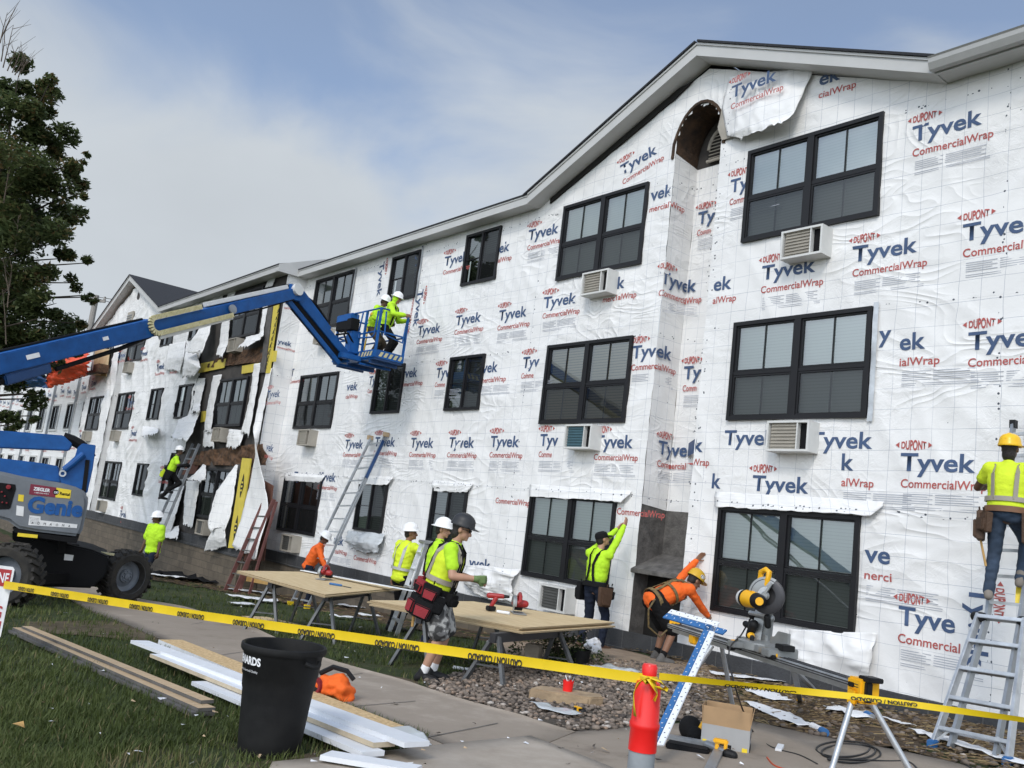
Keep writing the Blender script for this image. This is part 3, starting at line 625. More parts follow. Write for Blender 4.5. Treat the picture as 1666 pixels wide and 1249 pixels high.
# ---- roofs
def eave(x0, x1, Y, gutter=False, rx=None):
    y = Y-OV; f = MB(); f.box(((x0+x1)/2, y+.015, EZ-.09), (x1-x0, .03, .18)); f.box(((x0+x1)/2, y-.005, EZ-.012), (x1-x0, .025, .03)); f.build('fascia', 'white_trim', B)
    s = MB(); s.add([(x0, y+.03, EZ-.15), (x1, y+.03, EZ-.15), (x1, Y+.02, EZ-.15), (x0, Y+.02, EZ-.15)], [(0, 3, 2, 1)]); s.build('soffit', 'white_trim', B, solid=.01)
    r = MB(); r.prism([(x0, y-.03, EZ+.0), (x0, 7, EZ+2.75), (x0, 7, EZ+2.80), (x0, y-.03, EZ+.035)], (x1-x0, 0, 0)); r.build('roof', 'shingle', B)
eave(-23.45, GC-GH, 0); eave(GC+GH, -1.4, 0)
gt = MB(); gt.prism([(GC+GH-.03, -.37, EZ-.16), (GC+GH-.03, -.46, EZ-.16), (GC+GH-.03, -.50, EZ-.08), (GC+GH-.03, -.50, EZ-.02), (GC+GH-.03, -.52, EZ+.0), (GC+GH-.03, -.50, EZ+.01), (GC+GH-.03, -.37, EZ+.01)], (3.9, 0, 0)); gt.build('gutter', 'gutter_paint', B)
def gable(c, h, Y, pk):
    y = Y-OV; z0 = EZ-.0; rise = pk-z0
    for s in (-1, 1):
        a, b = V((c+s*h, y, z0)), V((c, y, z0+rise)); f = MB()
        f.prism([a+V((0, 0, .01)), b+V((0, 0, .01)), b-V((0, 0, .19)), a-V((0, 0, .17))] if s < 0 else [b+V((0, 0, .01)), a+V((0, 0, .01)), a-V((0, 0, .17)), b-V((0, 0, .19))], (0, .03, 0))
        up = V((-(b-a).z, 0, (b-a).x)).normalized()*(1 if b.x > a.x else -1)
        f.prism([a, b, b+up*.035, a+up*.035] if s > 0 else [b, a, a+up*.035, b+up*.035], (0, -.022, 0)); f.build('rake_board', 'white_trim', B)
        sf = MB(); sf.add([a+V((0, .03, -.165)), b+V((0, .03, -.185)), b+V((0, OV+.04, -.185)), a+V((0, OV+.04, -.165))], [(0, 1, 2, 3)]); sf.build('rake_soffit', 'white_trim', B, solid=.01)
        rf = MB(); e = (a-b).normalized()*.1; rf.prism([a+e+up*.04, b+up*.04, b+up*.075, a+e+up*.075], (0, 9, 0)); ro = rf.build('gable_roof', 'shingle', B); ro.location.y -= .05
gable(GC, GH, 0, 9.53); gable(LC, LH, LY, 9.72)

gv = MB()   # dark strip over the wrap paints a shaded gap below the rake
gv.prism([(-12.9, -.045, 7.66), (-9.9, -.045, 8.90), (-9.5, -.045, 9.12), (-9.9, -.045, 9.07), (-12.9, -.045, 7.80)], (0, .03, 0)); gv.build('gap_shade_strip', 'void_shade', B)
ts = MB(); quadgrid(ts, (-8.80, -.05, 8.62), (-8.46, -.06, 7.84), (-8.76, -.05, 7.84), (-8.86, -.04, 8.1), 8, 8, 0, .04, 2, V((0, -1, 0))); ts.build('torn_sheathing', 'ac_beige', B, solid=.015)

for c, r in (('A', 2), ('E', 3), ('D', 3)):   # foil tape left shining beside some windows
    x = COLS[c][1]+.035; h = HL if c != 'D' else HS; ft = MB(); quadgrid(ft, (x-.025, -.035, top(r)-h-.05), (x+.05, -.035, top(r)-h-.05), (x+.045, -.035, top(r)+.05), (x-.025, -.035, top(r)+.05), 3, 30, 0, .018, x, V((0, -1, 0))); ft.build('foil_tape', 'light_metal', B, smooth='all')
# ================================================================== PROJECTING WING, half stripped
WX0, WX1 = LC-LH+.05, -23.5
wh = []
for c in 'FHIGK':
    for r in (1, 2, 3): h = HL if c in 'FGK' else HS; wh.append((COLS[c][0], COLS[c][1], top(r)-h, top(r)))
LRX = (-39.15, -38.25)
wh.append((LRX[0], LRX[1], -.4, 7.4))
st_ = MB(); wall_sheet(st_, WX0, WX1, -.04, 9.5, LY+.03, wh, .6, gtop(LC, LH, 7.64, 1.70), 0, .2)
quadgrid(st_, (-23.56, LY+.03, -.04), (-23.56, 0, -.04), (-23.56, 0, 7.64), (-23.56, LY+.03, 7.64), 2, 8); st_.build('bare_sheathing', 'sheathing', B)
ww = MB()
def wskip(cx, cz): return cz < 7.5 and cx > -29.35+.35*NZ(cz*.9, 3.)+.15*NZ(cz*4, 1.) - (1.1 if cz < 2.4 else 0)
wall_sheet(ww, WX0, -28.3, -.04, 9.5, LY, wh, .085, gtop(LC, LH, 7.64, 1.70), 0, 3.0, wskip)
quadgrid(ww, (-23.49, LY, -.04), (-23.49, 0, -.04), (-23.49, 0, 7.64), (-23.49, LY, 7.64), 8, 60, 0, .03)
quadgrid(ww, (LRX[0], LY+.5, -.1), (LRX[0], LY, -.1), (LRX[0], LY, 7.4), (LRX[0], LY+.5, 7.4), 4, 30, 0, .02)
quadgrid(ww, (LRX[0], LY+.5, -.1), (LRX[1], LY+.5, -.1), (LRX[1], LY+.5, 7.4), (LRX[0], LY+.5, 7.4), 4, 30, 0, .02)
wsurf = lambda X, Z: V((X, LY-3.0*wrinkle(X, Z)-.012, Z))
for px, py in ((256, 593), (280, 590), (232, 572), (210, 650), (196, 575), (215, 700), (262, 765), (258, 815), (196, 830), (150, 620), (130, 705)):
    P = wp(px, py, LY); logo(P.x, P.z, 'dtc', 1., mb=ww, surf=wsurf)
for zt, a, b in ((5.75, 'yvek', 'mmercialWrap'), (6.9, 'vek', 'cialWrap')): logo(.02, zt, 'tc', .62, mb=ww, word=a, sub=b, surf=lambda X, Z: V((-23.47, LY+X, Z)))
ww.build('house_wrap', ['wrap', 'blue_ink', 'red_ink', 'grey_ink'], B, smooth='all')
for c in 'FHIGK':
    for r in (3, 2, 1): window(*COLS[c], top(r), HL if c in 'FGK' else HS, LY, 'double' if c in 'FGK' else 'slider', BL.get(c+str(r), None))
for c, r in (('F', 3), ('F', 2), ('F', 1), ('G', 3), ('G', 2), ('G', 1), ('K', 2)): aircon(sum(COLS[c])/2-.1, top(r)-HL-.06, LY, 'ac_beige' if r > 1 else 'ac_grille', 'ac_beige', out=.25)
eave(LC+LH, -23.4, LY)
eb = MB(); eb.prism([(-23.4, LY-OV, EZ-.18), (-23.4, .0-OV, EZ-.18), (-23.4, -OV, EZ), (-23.4, 6, EZ+2.42), (-23.4, 6, EZ+2.74), (-23.4, LY-OV, EZ+.03)], (.03, 0, 0)); eb.build('roof_end_panel', 'white_trim', B)
eb = MB(); eb.add([(-23.42, LY-OV, EZ-.16), (-23.42, 0, EZ-.16), (-23.6, 0, EZ-.16), (-23.6, LY-OV, EZ-.16)], [(0, 1, 2, 3)]); eb.build('soffit', 'white_trim', B, solid=.01)
fd = MB(); fd.box((-33.45, LY+.0, -.20), (19.9, .12, .32)); fd.box((-23.47, LY/2, -.2), (.12, -LY-.1, .32)); fd.build('foundation_cap', 'block_dark', B)
fd = MB(); fd.box((-33.45, LY+.03, -1.3), (19.84, .10, 1.9)); fd.box((-23.5, LY/2, -1.1), (.10, -LY-.1, 1.5)); fd.build('foundation_wall', 'block_tan', B)
vn = MB(); vn.box((-38.65, LY-.03, 7.75), (.75, .06, 1.0)); vo_ = vn.build('gable_vent', 'ac_beige', B)
vn = MB()
for k in range(8): vn.box((-38.65, LY-.07, 7.38+.1*k), (.66, .03, .03))
vn.build('vent_slats', 'galv', vo_)
# ---- far end of the block, set back again
fw_ = MB(); fh = []; FX = []
for k in range(11):
    x = -45.2-3.15*k; FX.append(x)
    for r in (1, 2, 3): fh.append((x-.75, x+.75, top(r)-1.25, top(r)))
wall_sheet(fw_, -82, WX0+.02, -.2, 7.64, .0, fh, .7)
for k in range(26):
    for r, zz in ((0, 2.72), (1, 5.45)): logo(-44.2-1.45*k, zz+.1*(k % 3), 'dtc' if k % 3 else 'tc', 1., mb=fw_, surf=lambda X, Z: V((X, -.035, Z)))
quadgrid(fw_, (WX0, 0, -.2), (WX0, LY, -.2), (WX0, LY, 7.64), (WX0, 0, 7.64), 2, 12)
fw_.build('house_wrap', ['wrap', 'blue_ink', 'red_ink', 'grey_ink'], B, smooth='all')
for x in FX:
    for r in (1, 2, 3):
        fo = window(x-.74, x+.74, top(r)-.01, 1.23, 0, 'slider', 'half_blind')
        f = MB()
        for zz in (top(r)+.04, top(r)-1.30): f.box((x, -.05, zz), (1.66, .05, .09))
        for xx in (x-.79, x+.79): f.box((xx, -.05, top(r)-.63), (.09, .05, 1.27))
        f.build('window_trim', 'ac_case', fo)
eave(-82, LC-LH, 0)
for x in (-47.6, -52.6, -58.2, -64.2, -71.):
    d = MB(); d.tube([(x, -.10, 7.6), (x, -.06, 7.2), (x, -.06, -.8), (x, -.2, -1.2)], .085, 4); d.build('downspout', 'galv', B)
fd = MB(); fd.box((-62.7, .02, -1.4), (38.5, .1, 2.4)); fd.build('foundation_wall', 'block_tan', B)
bd = MB(); bd.box((-40, 12, 3.4), (84, .3, 8.8)); bd.box((-1.5, 6, 3.4), (.3, 11.8, 8.6)); bd.build('back_wall', 'ac_beige', B)
# ---- what the stripping has left on the wing
def wq(px, py, out=0.): return wp(px, py, LY-out)
def patch(name, px4, m, out=.02, th=.02, jag=.0, n=8):
    c = [wq(*p, out) for p in px4]; mb = MB(); quadgrid(mb, c[0], c[1], c[2], c[3], n, n, 0, jag, random.random()*9, V((0, -1, 0))); return mb.build(name, m, B, solid=th)
for q in ([(322, 607), (365, 598), (368, 583), (327, 591)], [(393, 608), (418, 604), (421, 590), (394, 595)], [(326, 687), (336, 685), (339, 668), (328, 669)]): patch('yellow_tape', q, 'yellow_foam', .03, .006)
ys = patch('yellow_strip', [(433, 607), (439, 607), (455, 487), (447, 487)], 'yellow_foam', .05, .03)
patch('yellow_tape', [(437, 589), (449, 588), (451, 570), (441, 571)], 'yellow_foam', .045, .006)
patch('grey_stud', [(424, 606), (431, 606), (446, 487), (437, 488)], 'siding_grey', .04, .03)
def debris(name, q, m, out, jag, k): patch(name, q, m, out, .03, jag, k)
debris('rotten_band', [(326, 600), (434, 588), (440, 560), (372, 574)], 'rotten_wood', .015, .10, 30)
debris('rotten_band', [(318, 757), (436, 757), (428, 722), (318, 735)], 'rotten_wood', .02, .14, 34)
patch('red_panel', [(296, 772), (318, 770), (330, 742), (310, 743)], 'red_sheathing', .03, .02)
patch('red_panel', [(397, 912), (430, 912), (445, 790), (410, 770)], 'red_sheathing', .06, .02)
patch('timber_post', [(390, 905), (397, 905), (413, 760), (405, 760)], 'rotten_wood', .09, .05, .02)
patch('block_pier', [(368, 886), (377, 886), (390, 755), (384, 755)], 'dark_stone', .05, .04)
yb = patch('insulation_board', [(372, 891), (387, 892), (409, 746), (395, 745)], 'yellow_foam', .16, .04)
t = MB()
for py in (790, 858):
    a = wq(394-(py-790)*.15, py, .19)
    t.prism([a+V((-.02, 0, -.34)), a+V((.10, 0, 0)), a+V((-.02, 0, .34)), a+V((-.12, 0, 0))], (0, -.003, 0))
    for k in range(3): t.bar(a+V((-.07, -.006, -.13+.11*k)), a+V((.04, -.006, -.13+.11*k)), .004, .05, m=1)
t.build('board_print', ['black_ink', 'yellow_foam'], yb)
t = MB(); a = wq(439, 560, .085)
for k in range(9): z = -.7+.2*k; t.bar(a+V((.02+z*.13, 0, z)), a+V((.13+z*.13, 0, z+.16)), .004, .03); t.bar(a+V((.13+z*.13, 0, z)), a+V((.03+z*.13, 0, z+.09)), .004, .025)
t.build('strip_print', 'black_ink', ys)
# window jamb strips of wrap and hanging torn sheets
def L(*p): return [wq(x, y, o) for x, y, o in p]
sh = [(L((363, 515, .05), (357, 560, .07), (352, 577, .2)), L((376, 515, .05), (371, 560, .07), (362, 580, .25)), 31),
      (L((428, 500, .05), (424, 540, .07), (418, 553, .15)), L((436, 497, .05), (430, 540, .07), (428, 548, .22)), 32),
      (L((401, 548, .06), (398, 556, .2), (387, 566, .3)), L((428, 542, .06), (424, 552, .2), (404, 563, .32)), 33),
      (L((347, 611, .05), (338, 660, .06), (333, 700, .1)), L((361, 609, .05), (349, 660, .06), (344, 704, .12)), 34),
      (L((414, 592, .05), (406, 650, .07), (393, 703, .12)), L((425, 590, .05), (416, 650, .07), (405, 708, .14)), 35),
      (L((332, 700, .05), (330, 726, .07)), L((348, 697, .05), (349, 727, .09)), 36), (L((373, 698, .05), (368, 727, .1)), L((398, 700, .07), (391, 726, .14)), 37),
      (L((322, 615, .04), (314, 660, .06), (311, 672, .2)), L((335, 615, .04), (327, 655, .06), (325, 668, .25)), 38),
      (L((345, 500, .05), (318, 545, .4), (300, 573, .5)), L((350, 498, .05), (341, 543, .3), (330, 573, .45)), 39),
      (L((303, 560, .05), (300, 585, .3), (297, 612, .25)), L((320, 572, .05), (327, 598, .4), (316, 612, .3)), 40),
      (L((290, 683, .05), (283, 705, .35), (278, 712, .5)), L((326, 668, .1), (313, 705, .45), (305, 716, .55)), 41),
      (L((232, 693, .05), (230, 708, .3), (233, 711, .4)), L((258, 696, .05), (258, 702, .3), (256, 705, .4)), 42),
      (L((332, 755, .05), (318, 770, .25), (303, 780, .35)), L((336, 757, .05), (336, 775, .2), (335, 783, .35)), 43),
      (L((304, 782, .06), (300, 820, .1), (298, 855, .12)), L((326, 782, .06), (320, 820, .1), (313, 858, .12)), 44),
      (L((384, 755, .06), (352, 800, .4), (338, 850, .5), (340, 860, .5)), L((388, 757, .06), (384, 785, .2), (375, 840, .25), (367, 860, .3)), 45),
      (L((347, 858, .4), (338, 880, .35), (333, 897, .25)), L((364, 852, .35), (368, 875, .25), (369, 889, .15)), 46),
      (L((276, 560, .05), (270, 585, .12), (268, 600, .1)), L((302, 555, .06), (300, 580, .2), (293, 604, .15)), 52),
      (L((262, 800, .05), (252, 850, .15), (246, 872, .15)), L((300, 790, .1), (286, 840, .2), (276, 872, .15)), 54),
      (L((268, 860, .06), (262, 876, .2)), L((292, 855, .06), (290, 876, .3)), 47),
      (L((433, 607, .02), (420, 660, .10), (412, 700, .22), (420, 740, .40), (432, 790, .30), (438, 830, .26), (424, 880, .42), (416, 911, .40)),
       [V((-23.45, LY-.02, 4.9)), V((-23.42, LY-.05, 4.0)), V((-23.40, LY-.08, 3.2)), V((-23.38, LY-.1, 2.4)), V((-23.36, LY-.14, 1.6)), V((-23.33, LY-.2, 1.0)), V((-23.30, LY-.30, .3)), V((-23.35, LY-.36, -.05))], 48)]
for a, b, sd in sh: so_ = sheet('torn_wrap', a, b, amp=.014, seed=sd, bulge=(0, -.03, 0), jag=.16)
tp = MB(); o_ = wp(438, 636, LY-.32); logo(o_.x, o_.z, 'dtc', .9, 0., mb=tp, surf=lambda X, Z: V((X, LY-.36, Z)))
P = wp(436, 720, LY-.45); logo(P.x, P.z, 'tc', .9, -.12, 'vek', 'cialWrap', mb=tp, surf=lambda X, Z: V((X, LY-.47, Z))); tp.build('torn_wrap_print', ['wrap_plain', 'blue_ink', 'red_ink', 'grey_ink'], so_)
for x0, x1 in ((330, 338), (372, 384), (434, 446)):
    patch('wrap_strip', [(x0-3, 494-(x0-330)*.25), (x1-3, 494-(x1-330)*.25), (x1+4, 470-(x1-330)*.2), (x0+4, 472-(x0-330)*.2)], 'wrap_plain', .03, .005)
pc = patch('plywood_cover', [(150, 610), (173, 612), (179, 568), (156, 566)], 'plywood', .1, .03)
bx = MB(); c = wq(164, 600, .3); bx.box(c, (.9, .4, .35)); bx.build('cover_bracket', 'rotten_wood', pc)
# ================================================================== NEIGHBOURS FAR BEHIND
H = thing('house', 'dark roofed house glimpsed behind the leafy tree at left', 'house', gp(95, 690))
c = dp(95, 560, 95); c.z = 4
hb = MB(); ex = RT.copy(); ex.z = 0; ex.normalize(); ey = V((-ex.y, ex.x, 0)); Rm = Matrix((ex, ey, V((0, 0, 1)))).transposed()
hb.box(c+V((0, 0, 0)), (16, 9, 11), Rm); hb.build('wall', 'white_trim', H)
hr = MB(); hr.prism([c+Rm @ V((-8.6, -5.2, 5.2)), c+Rm @ V((8.6, -5.2, 5.2)), c+Rm @ V((6.5, 0, 9.6)), c+Rm @ V((-6.5, 0, 9.6))], Rm @ V((0, 0.4, 0))); hr.prism([c+Rm @ V((-8.6, 5.2, 5.2)), c+Rm @ V((8.6, 5.2, 5.2)), c+Rm @ V((6.5, 0, 9.6)), c+Rm @ V((-6.5, 0, 9.6))], Rm @ V((0, -.4, 0))); hr.build('roof', 'house_roof', H)
hw = MB()
for k in range(-3, 4): hw.box(c+Rm @ V((k*2.2, -4.52, 1.5)), (1.1, .08, 1.5), Rm)
hw.build('window', 'black_frame', H)
UPo = thing('utility_pole', 'weathered wooden utility pole rising behind the gable of the far wing', 'utility pole', (0, 0, 0))
a, b = dp(146, 545, 80), dp(157, 480, 80); UPo.location = (a.x, a.y, -2); ORG['utility_pole'] = V((a.x, a.y, -2))
p = MB(); p.tube([(a.x, a.y, -2), b], [.36, .24], 10); p.build('pole', 'wood_pole', UPo)
p = MB(); p.bar(b+ex*-.9-V((0, 0, .5)), b+ex*.9-V((0, 0, .5)), .16, .2)
for s in (-.8, 0, .8): p.lathe([(.09, 0), (.13, .1), (.07, .25), (.1, .35), (.0, .4)], 8, Matrix.Translation(b+ex*s-V((0, 0, .42))))
p.build('cross_arm', 'wood_pole', UPo)
p = MB()
for k, (e, z) in enumerate(((.8, 1.), (-.8, 2.2), (0, 0.))):
    q = b+ex*14+ey*4+V((0, 0, 1.6-z)); s0 = b+ex*e-V((0, 0, .15)); p.tube([s0.lerp(q, i/8)-V((0, 0, 1.6*math.sin(PI*i/8)*.3)) for i in range(9)], .03, 4)
p.build('power_line', 'cable_black', UPo)
TP = thing('tarp', 'crumpled orange and blue tarpaulin slung under the long blue boom by the far wing', 'tarp', wq(100, 640, .9))
sheet('orange_cloth', L((80, 572, 1.2), (78, 602, 1.4), (84, 632, 1.1)), L((146, 556, .6), (152, 592, 1.0), (150, 612, .6)), 'tarp', bulge=(0, -.4, .1), amp=.16, seed=61, parent=TP)
sheet('blue_cloth', L((34, 592, 1.2), (30, 612, 1.4), (34, 630, 1.1)), L((78, 585, 1.2), (80, 608, 1.4), (84, 632, 1.1)), 'lift_blue_dark', bulge=(0, -.3, .1), amp=.16, seed=66, parent=TP)
tr = MB(); tr.bar(wq(30, 632, .9), wq(166, 602, .3), .25, .1); tr.build('scaffold_plank', 'siding_grey', TP)
# ================================================================== GROUND
def frange(a, b, s): n = int(round((b-a)/s)); return [a+(b-a)*i/n for i in range(n+1)]
gx = [-500, -200, -90]+frange(-60, -18, 2)+frange(-17.5, 4, .4)+[10, 30, 100, 500]; gy = [-500, -200, -60, -25]+frange(-16, 1, .4)+[4, 30, 120, 500]
g = MB()
for y in gy:
    for x in gx: g.v.append(V((x, y, G(x, y))))
nx = len(gx)
for j in range(len(gy)-1):
    for i in range(nx-1): g.f.append([j*nx+i, j*nx+i+1, (j+1)*nx+i+1, (j+1)*nx+i]); g.m.append(0)
struct(g.build('ground', 'lawn_soil', smooth='all', org=(0, 0, 0)))
def lay(name, A, Bp, m, dz, kind='structure', n=60, k=8, lum=0., thick=0.):
    A = [V(p) for p in A]; Bp = [V(p) for p in Bp]
    def at(Lst, t):
        tot = [(Lst[i+1]-Lst[i]).length for i in range(len(Lst)-1)]; s = t*sum(tot)
        for i, q in enumerate(tot):
            if s <= q or i == len(tot)-1: return Lst[i].lerp(Lst[i+1], min(1, s/q))
            s -= q
    mb = MB()
    for i in range(n+1):
        a, b = at(A, i/n), at(Bp, i/n)
        for j in range(k+1):
            p = a.lerp(b, j/k); p.z = G(p.x, p.y)+dz+lum*noise.noise(p*3); mb.v.append(p)
    for i in range(n):
        for j in range(k): q = i*(k+1)+j; mb.f.append([q, q+1, q+k+2, q+k+1]); mb.m.append(0)
    poly = [at(A, i/n).to_2d() for i in range(n+1)]+[at(Bp, i/n).to_2d() for i in range(n, -1, -1)]
    if thick:   # edges down to the soil
        ring = [i*(k+1) for i in range(n+1)]+[n*(k+1)+j for j in range(1, k+1)]+[i*(k+1)+k for i in range(n-1, -1, -1)]+[j for j in range(k-1, 0, -1)]
        b = len(mb.v); mb.v += [mb.v[q]-V((0, 0, thick)) for q in ring]; L_ = len(ring)
        for q in range(L_): mb.f.append([ring[q], ring[(q+1) % L_], b+(q+1) % L_, b+q]); mb.m.append(0)
    return mb, poly
def gl_(*p): return [gp(x, y) for x, y in p]
def up_(mb):
    for i, f in enumerate(mb.f):
        a, b, c = (mb.v[f[0]], mb.v[f[1]], mb.v[f[2]])
        if (b-a).cross(c-a).z < 0: mb.f[i] = f[::-1]
    return mb
mb, WALK = lay('sidewalk', gl_((40, 928), (75, 948), (141, 993), (204, 1017), (265, 1044), (420, 1095), (556, 1148), (655, 1186), (725, 1216), (800, 1252)),
               gl_((90, 930), (120, 945), (210, 972), (300, 988), (393, 1012), (450, 1040), (529, 1073), (599, 1093), (662, 1110), (700, 1124), (760, 1143), (848, 1166), (936, 1194)), 'concrete', .02, thick=.08)
jt = len(mb.f)
for a, b in (((470, 1112), (590, 1095)), ((560, 1150), (676, 1140)), ((340, 1068), (452, 1052)), ((235, 1030), (330, 1012)), ((690, 1200), (810, 1176))):
    P, Q = gp(*a, .0245), gp(*b, .0245); d = (Q-P).cross(V((0, 0, 1))).normalized()*.006; mb.add([P-d, Q-d, Q+d, P+d], [(0, 1, 2, 3)], 1)
struct(up_(mb).build('sidewalk', ['concrete', 'dark_stone'], smooth='all', org=(0, 0, 0)))
mb, PAVE = lay('pavement', gl_((780, 1148), (848, 1166), (936, 1194), (1025, 1186), (1140, 1176), (1226, 1176), (1329, 1199), (1468, 1224), (1556, 1244), (1720, 1290)),
               gl_((600, 1260), (700, 1340), (850, 1400), (1000, 1420), (1100, 1420), (1250, 1420), (1400, 1420), (1550, 1420), (1720, 1420)), 'concrete', .016, thick=.08)
struct(up_(mb).build('pavement', 'concrete', smooth='all', org=(0, 0, 0)))
mb, SLAB = lay('slab', gl_((442, 1249), (654, 1227), (760, 1214), (862, 1204)), gl_((400, 1320), (660, 1400), (900, 1400), (1060, 1285)), 'concrete_pale', .035, n=20, k=6, thick=.08)
struct(up_(mb).build('pavement_slab', 'concrete_pale', smooth='all', org=(0, 0, 0)))
for _a, _b in ((((40, 1012), (170, 1010), (260, 1020), (340, 1042)), ((40, 1028), (150, 1036), (240, 1046), (320, 1056))), (((560, 1081), (640, 1101), (690, 1109)), ((540, 1078), (625, 1106), (672, 1116))), (((380, 1240), (450, 1238), (560, 1215)), ((330, 1275), (460, 1275), (600, 1240)))):
    mb, _p = lay('worn_soil', gl_(*_a), gl_(*_b), 'dry_soil', .009, lum=.012, n=24, k=5); struct(up_(mb).build('worn_soil', 'dry_soil', smooth='all', org=(0, 0, 0)))
GF = gl_((690, 1113), (720, 1104), (780, 1090), (850, 1078), (960, 1075), (1040, 1080), (1150, 1095)); GN = gl_((700, 1124), (760, 1143), (848, 1166), (936, 1194), (1025, 1186), (1100, 1174), (1160, 1176))
mb, GRAV = lay('gravel_bed', GF, GN, 'gravel_soil', .012, lum=.02); struct(up_(mb).build('gravel_bed', 'gravel_soil', smooth='all', org=(0, 0, 0)))
MF = [V((x, -.02, 0)) for x in (-9.4, -8.4, -7, -5.5, -4.4, -3.)]; MN = gl_((1110, 1095), (1150, 1176), (1226, 1176), (1329, 1199), (1468, 1224), (1556, 1244), (1720, 1290))
mb, MUL = lay('mulch_bed', MF, MN, 'mulch_soil', .010, lum=.05); struct(up_(mb).build('mulch_bed', 'mulch_soil', smooth='all', org=(0, 0, 0)))
mb, MUL2 = lay('soil_strip', [V((x, -.02, 0)) for x in (-23.3, -18, -14, -9.3)], [V((-23.5, -1.7, 0)), V((-18, -1.5, 0)), V((-14, -1.5, 0)), V((-10.8, -1.0, 0))], 'mulch_soil', .008, lum=.05); struct(up_(mb).build('soil_strip', 'mulch_soil', smooth='all', org=(0, 0, 0)))
mb, MUL3 = lay('soil_strip', [V((x, -.62, 0)) for x in (-60, -40, -30, -23.4)], [V((-60, -2.4, 0)), V((-40, -2.4, 0)), V((-30, -2.4, 0)), V((-23.0, -1.9, 0))], 'mulch_soil', .008, lum=.05); struct(up_(mb).build('soil_strip', 'mulch_soil', smooth='all', org=(0, 0, 0)))
mb, PAV = lay('paving', gl_((800, 1045), (880, 1046), (960, 1052), (1060, 1072), (1150, 1085)), gl_((815, 1072), (890, 1084), (970, 1092), (1080, 1104), (1165, 1108)), 'paver', .03, thick=.05); struct(up_(mb).build('paving', 'paver', smooth='all', org=(0, 0, 0)))
def inside(p, poly):
    x, y = p[0], p[1]; r = False; j = len(poly)-1
    for i in range(len(poly)):
        a, b = poly[i], poly[j]
        if (a[1] > y) != (b[1] > y) and x < (b[0]-a[0])*(y-a[1])/(b[1]-a[1])+a[0]: r = not r
        j = i
    return r
# ---- grass
gr = MB(); gr.tone = []; rnd = random.Random(3); BARE = [gp(170, 1024), gp(90, 1022), gp(250, 1033), gp(450, 1262), gp(630, 1100)]
def blade(P, h, lean, az, w, tone):
    d = V((math.cos(az), math.sin(az), 0)); s = V((-d.y, d.x, 0))*w; m = P+V((0, 0, h*.6))+d*lean*.35; t = P+V((0, 0, h))+d*lean
    o = len(gr.v); gr.v += [P-s, P+s, m+s*.7, m-s*.7, t]; gr.f += [[o, o+1, o+2, o+3], [o+3, o+2, o+4]]; gr.m += [0, 0]; gr.tone += [tone, tone]
NB = 0
while NB < 46000:
    x, y = rnd.uniform(-420, 1080), 940+560*rnd.random()**.8
    P = gp(x, y); 
    if P.y > -1.0 or (P-CAM).length < 2.2 or any(inside(P, q) for q in (WALK, PAVE, SLAB, GRAV, MUL, PAV, MUL2, MUL3)): continue
    NB += 1; dist = (P-CAM).length
    bare = any((P-b).length < .75+.7*noise.noise(P*1.5) for b in BARE); n1 = noise.noise(P*.7); n2 = noise.noise(P*2.5)
    if bare and rnd.random() < .72: continue
    for k in range(3):
        hh = rnd.uniform(.035, .085)*(1+.35*n2)*(1 if dist < 12 else 1.2); tn = .42+.35*n1+.2*n2+rnd.uniform(-.22, .22)+(.35 if bare else 0)
        if rnd.random() < .03: tn = 1.
        blade(P+V((rnd.uniform(-.03, .03), rnd.uniform(-.03, .03), -.005)), hh, rnd.uniform(.0, .08), rnd.uniform(0, 2*PI), .0022*(1+dist/9), max(0, min(1, tn)))
struct(gr.build('grass', 'grass_blade', org=(0, 0, 0)), 'stuff')['label'] = 'short green lawn grass with worn dry patches along the sidewalk'
# ---- river pebbles
pb = MB(); pb.tone = []
ico_v = []; bm = bmesh.new(); bmesh.ops.create_icosphere(bm, subdivisions=1, radius=1.); bm.verts.ensure_lookup_table(); IV = [v.co.copy() for v in bm.verts]; IF = [tuple(v.index for v in f.verts) for f in bm.faces]; bm.free()
def pebble(P, r, mbx, tone):
    R = Euler((rnd.uniform(0, 6), rnd.uniform(0, 6), rnd.uniform(0, 6))).to_matrix(); s = V((r*rnd.uniform(.8, 1.5), r*rnd.uniform(.7, 1.1), r*rnd.uniform(.45, .8)))
    jit = [rnd.uniform(.85, 1.15) for _ in IV]; Rz = Matrix.Rotation(rnd.uniform(0, 6), 3, 'Z') @ Matrix.Rotation(rnd.uniform(-.5, .5), 3, 'X')
    o = len(mbx.v); mbx.v += [P+Rz @ V((p.x*s.x*j, p.y*s.y*j, p.z*s.z*j)) for p, j in zip(IV, jit)]; mbx.f += [[o+i for i in f] for f in IF]; mbx.m += [0]*len(IF); mbx.tone += [tone]*len(IF)
xs_ = [p.x for p in GRAV]; ys_ = [p.y for p in GRAV]; c = 0
while c < 5200:
    P = V((rnd.uniform(min(xs_), max(xs_)), rnd.uniform(min(ys_), max(ys_)), 0))
    if not inside(P, GRAV): c += .05; continue
    P.z = G(P.x, P.y)+.014+rnd.uniform(0, .022); pebble(P, rnd.choice((.014, .018, .022, .026, .032)), pb, min(1, max(0, rnd.gauss(.48, .24)))); c += 1
xs_ = [p.x for p in MUL]; ys_ = [p.y for p in MUL]; c = 0
while c < 1500:
    P = V((rnd.uniform(-9, -3), rnd.uniform(-3.2, -.05), 0)); c += 1
    if not inside(P, MUL) or noise.noise(P*.9) < -.25: continue
    P.z = G(P.x, P.y)+.012+rnd.uniform(0, .02); pebble(P, rnd.choice((.014, .02, .026, .034, .04)), pb, min(1, max(0, rnd.gauss(.35, .22))))
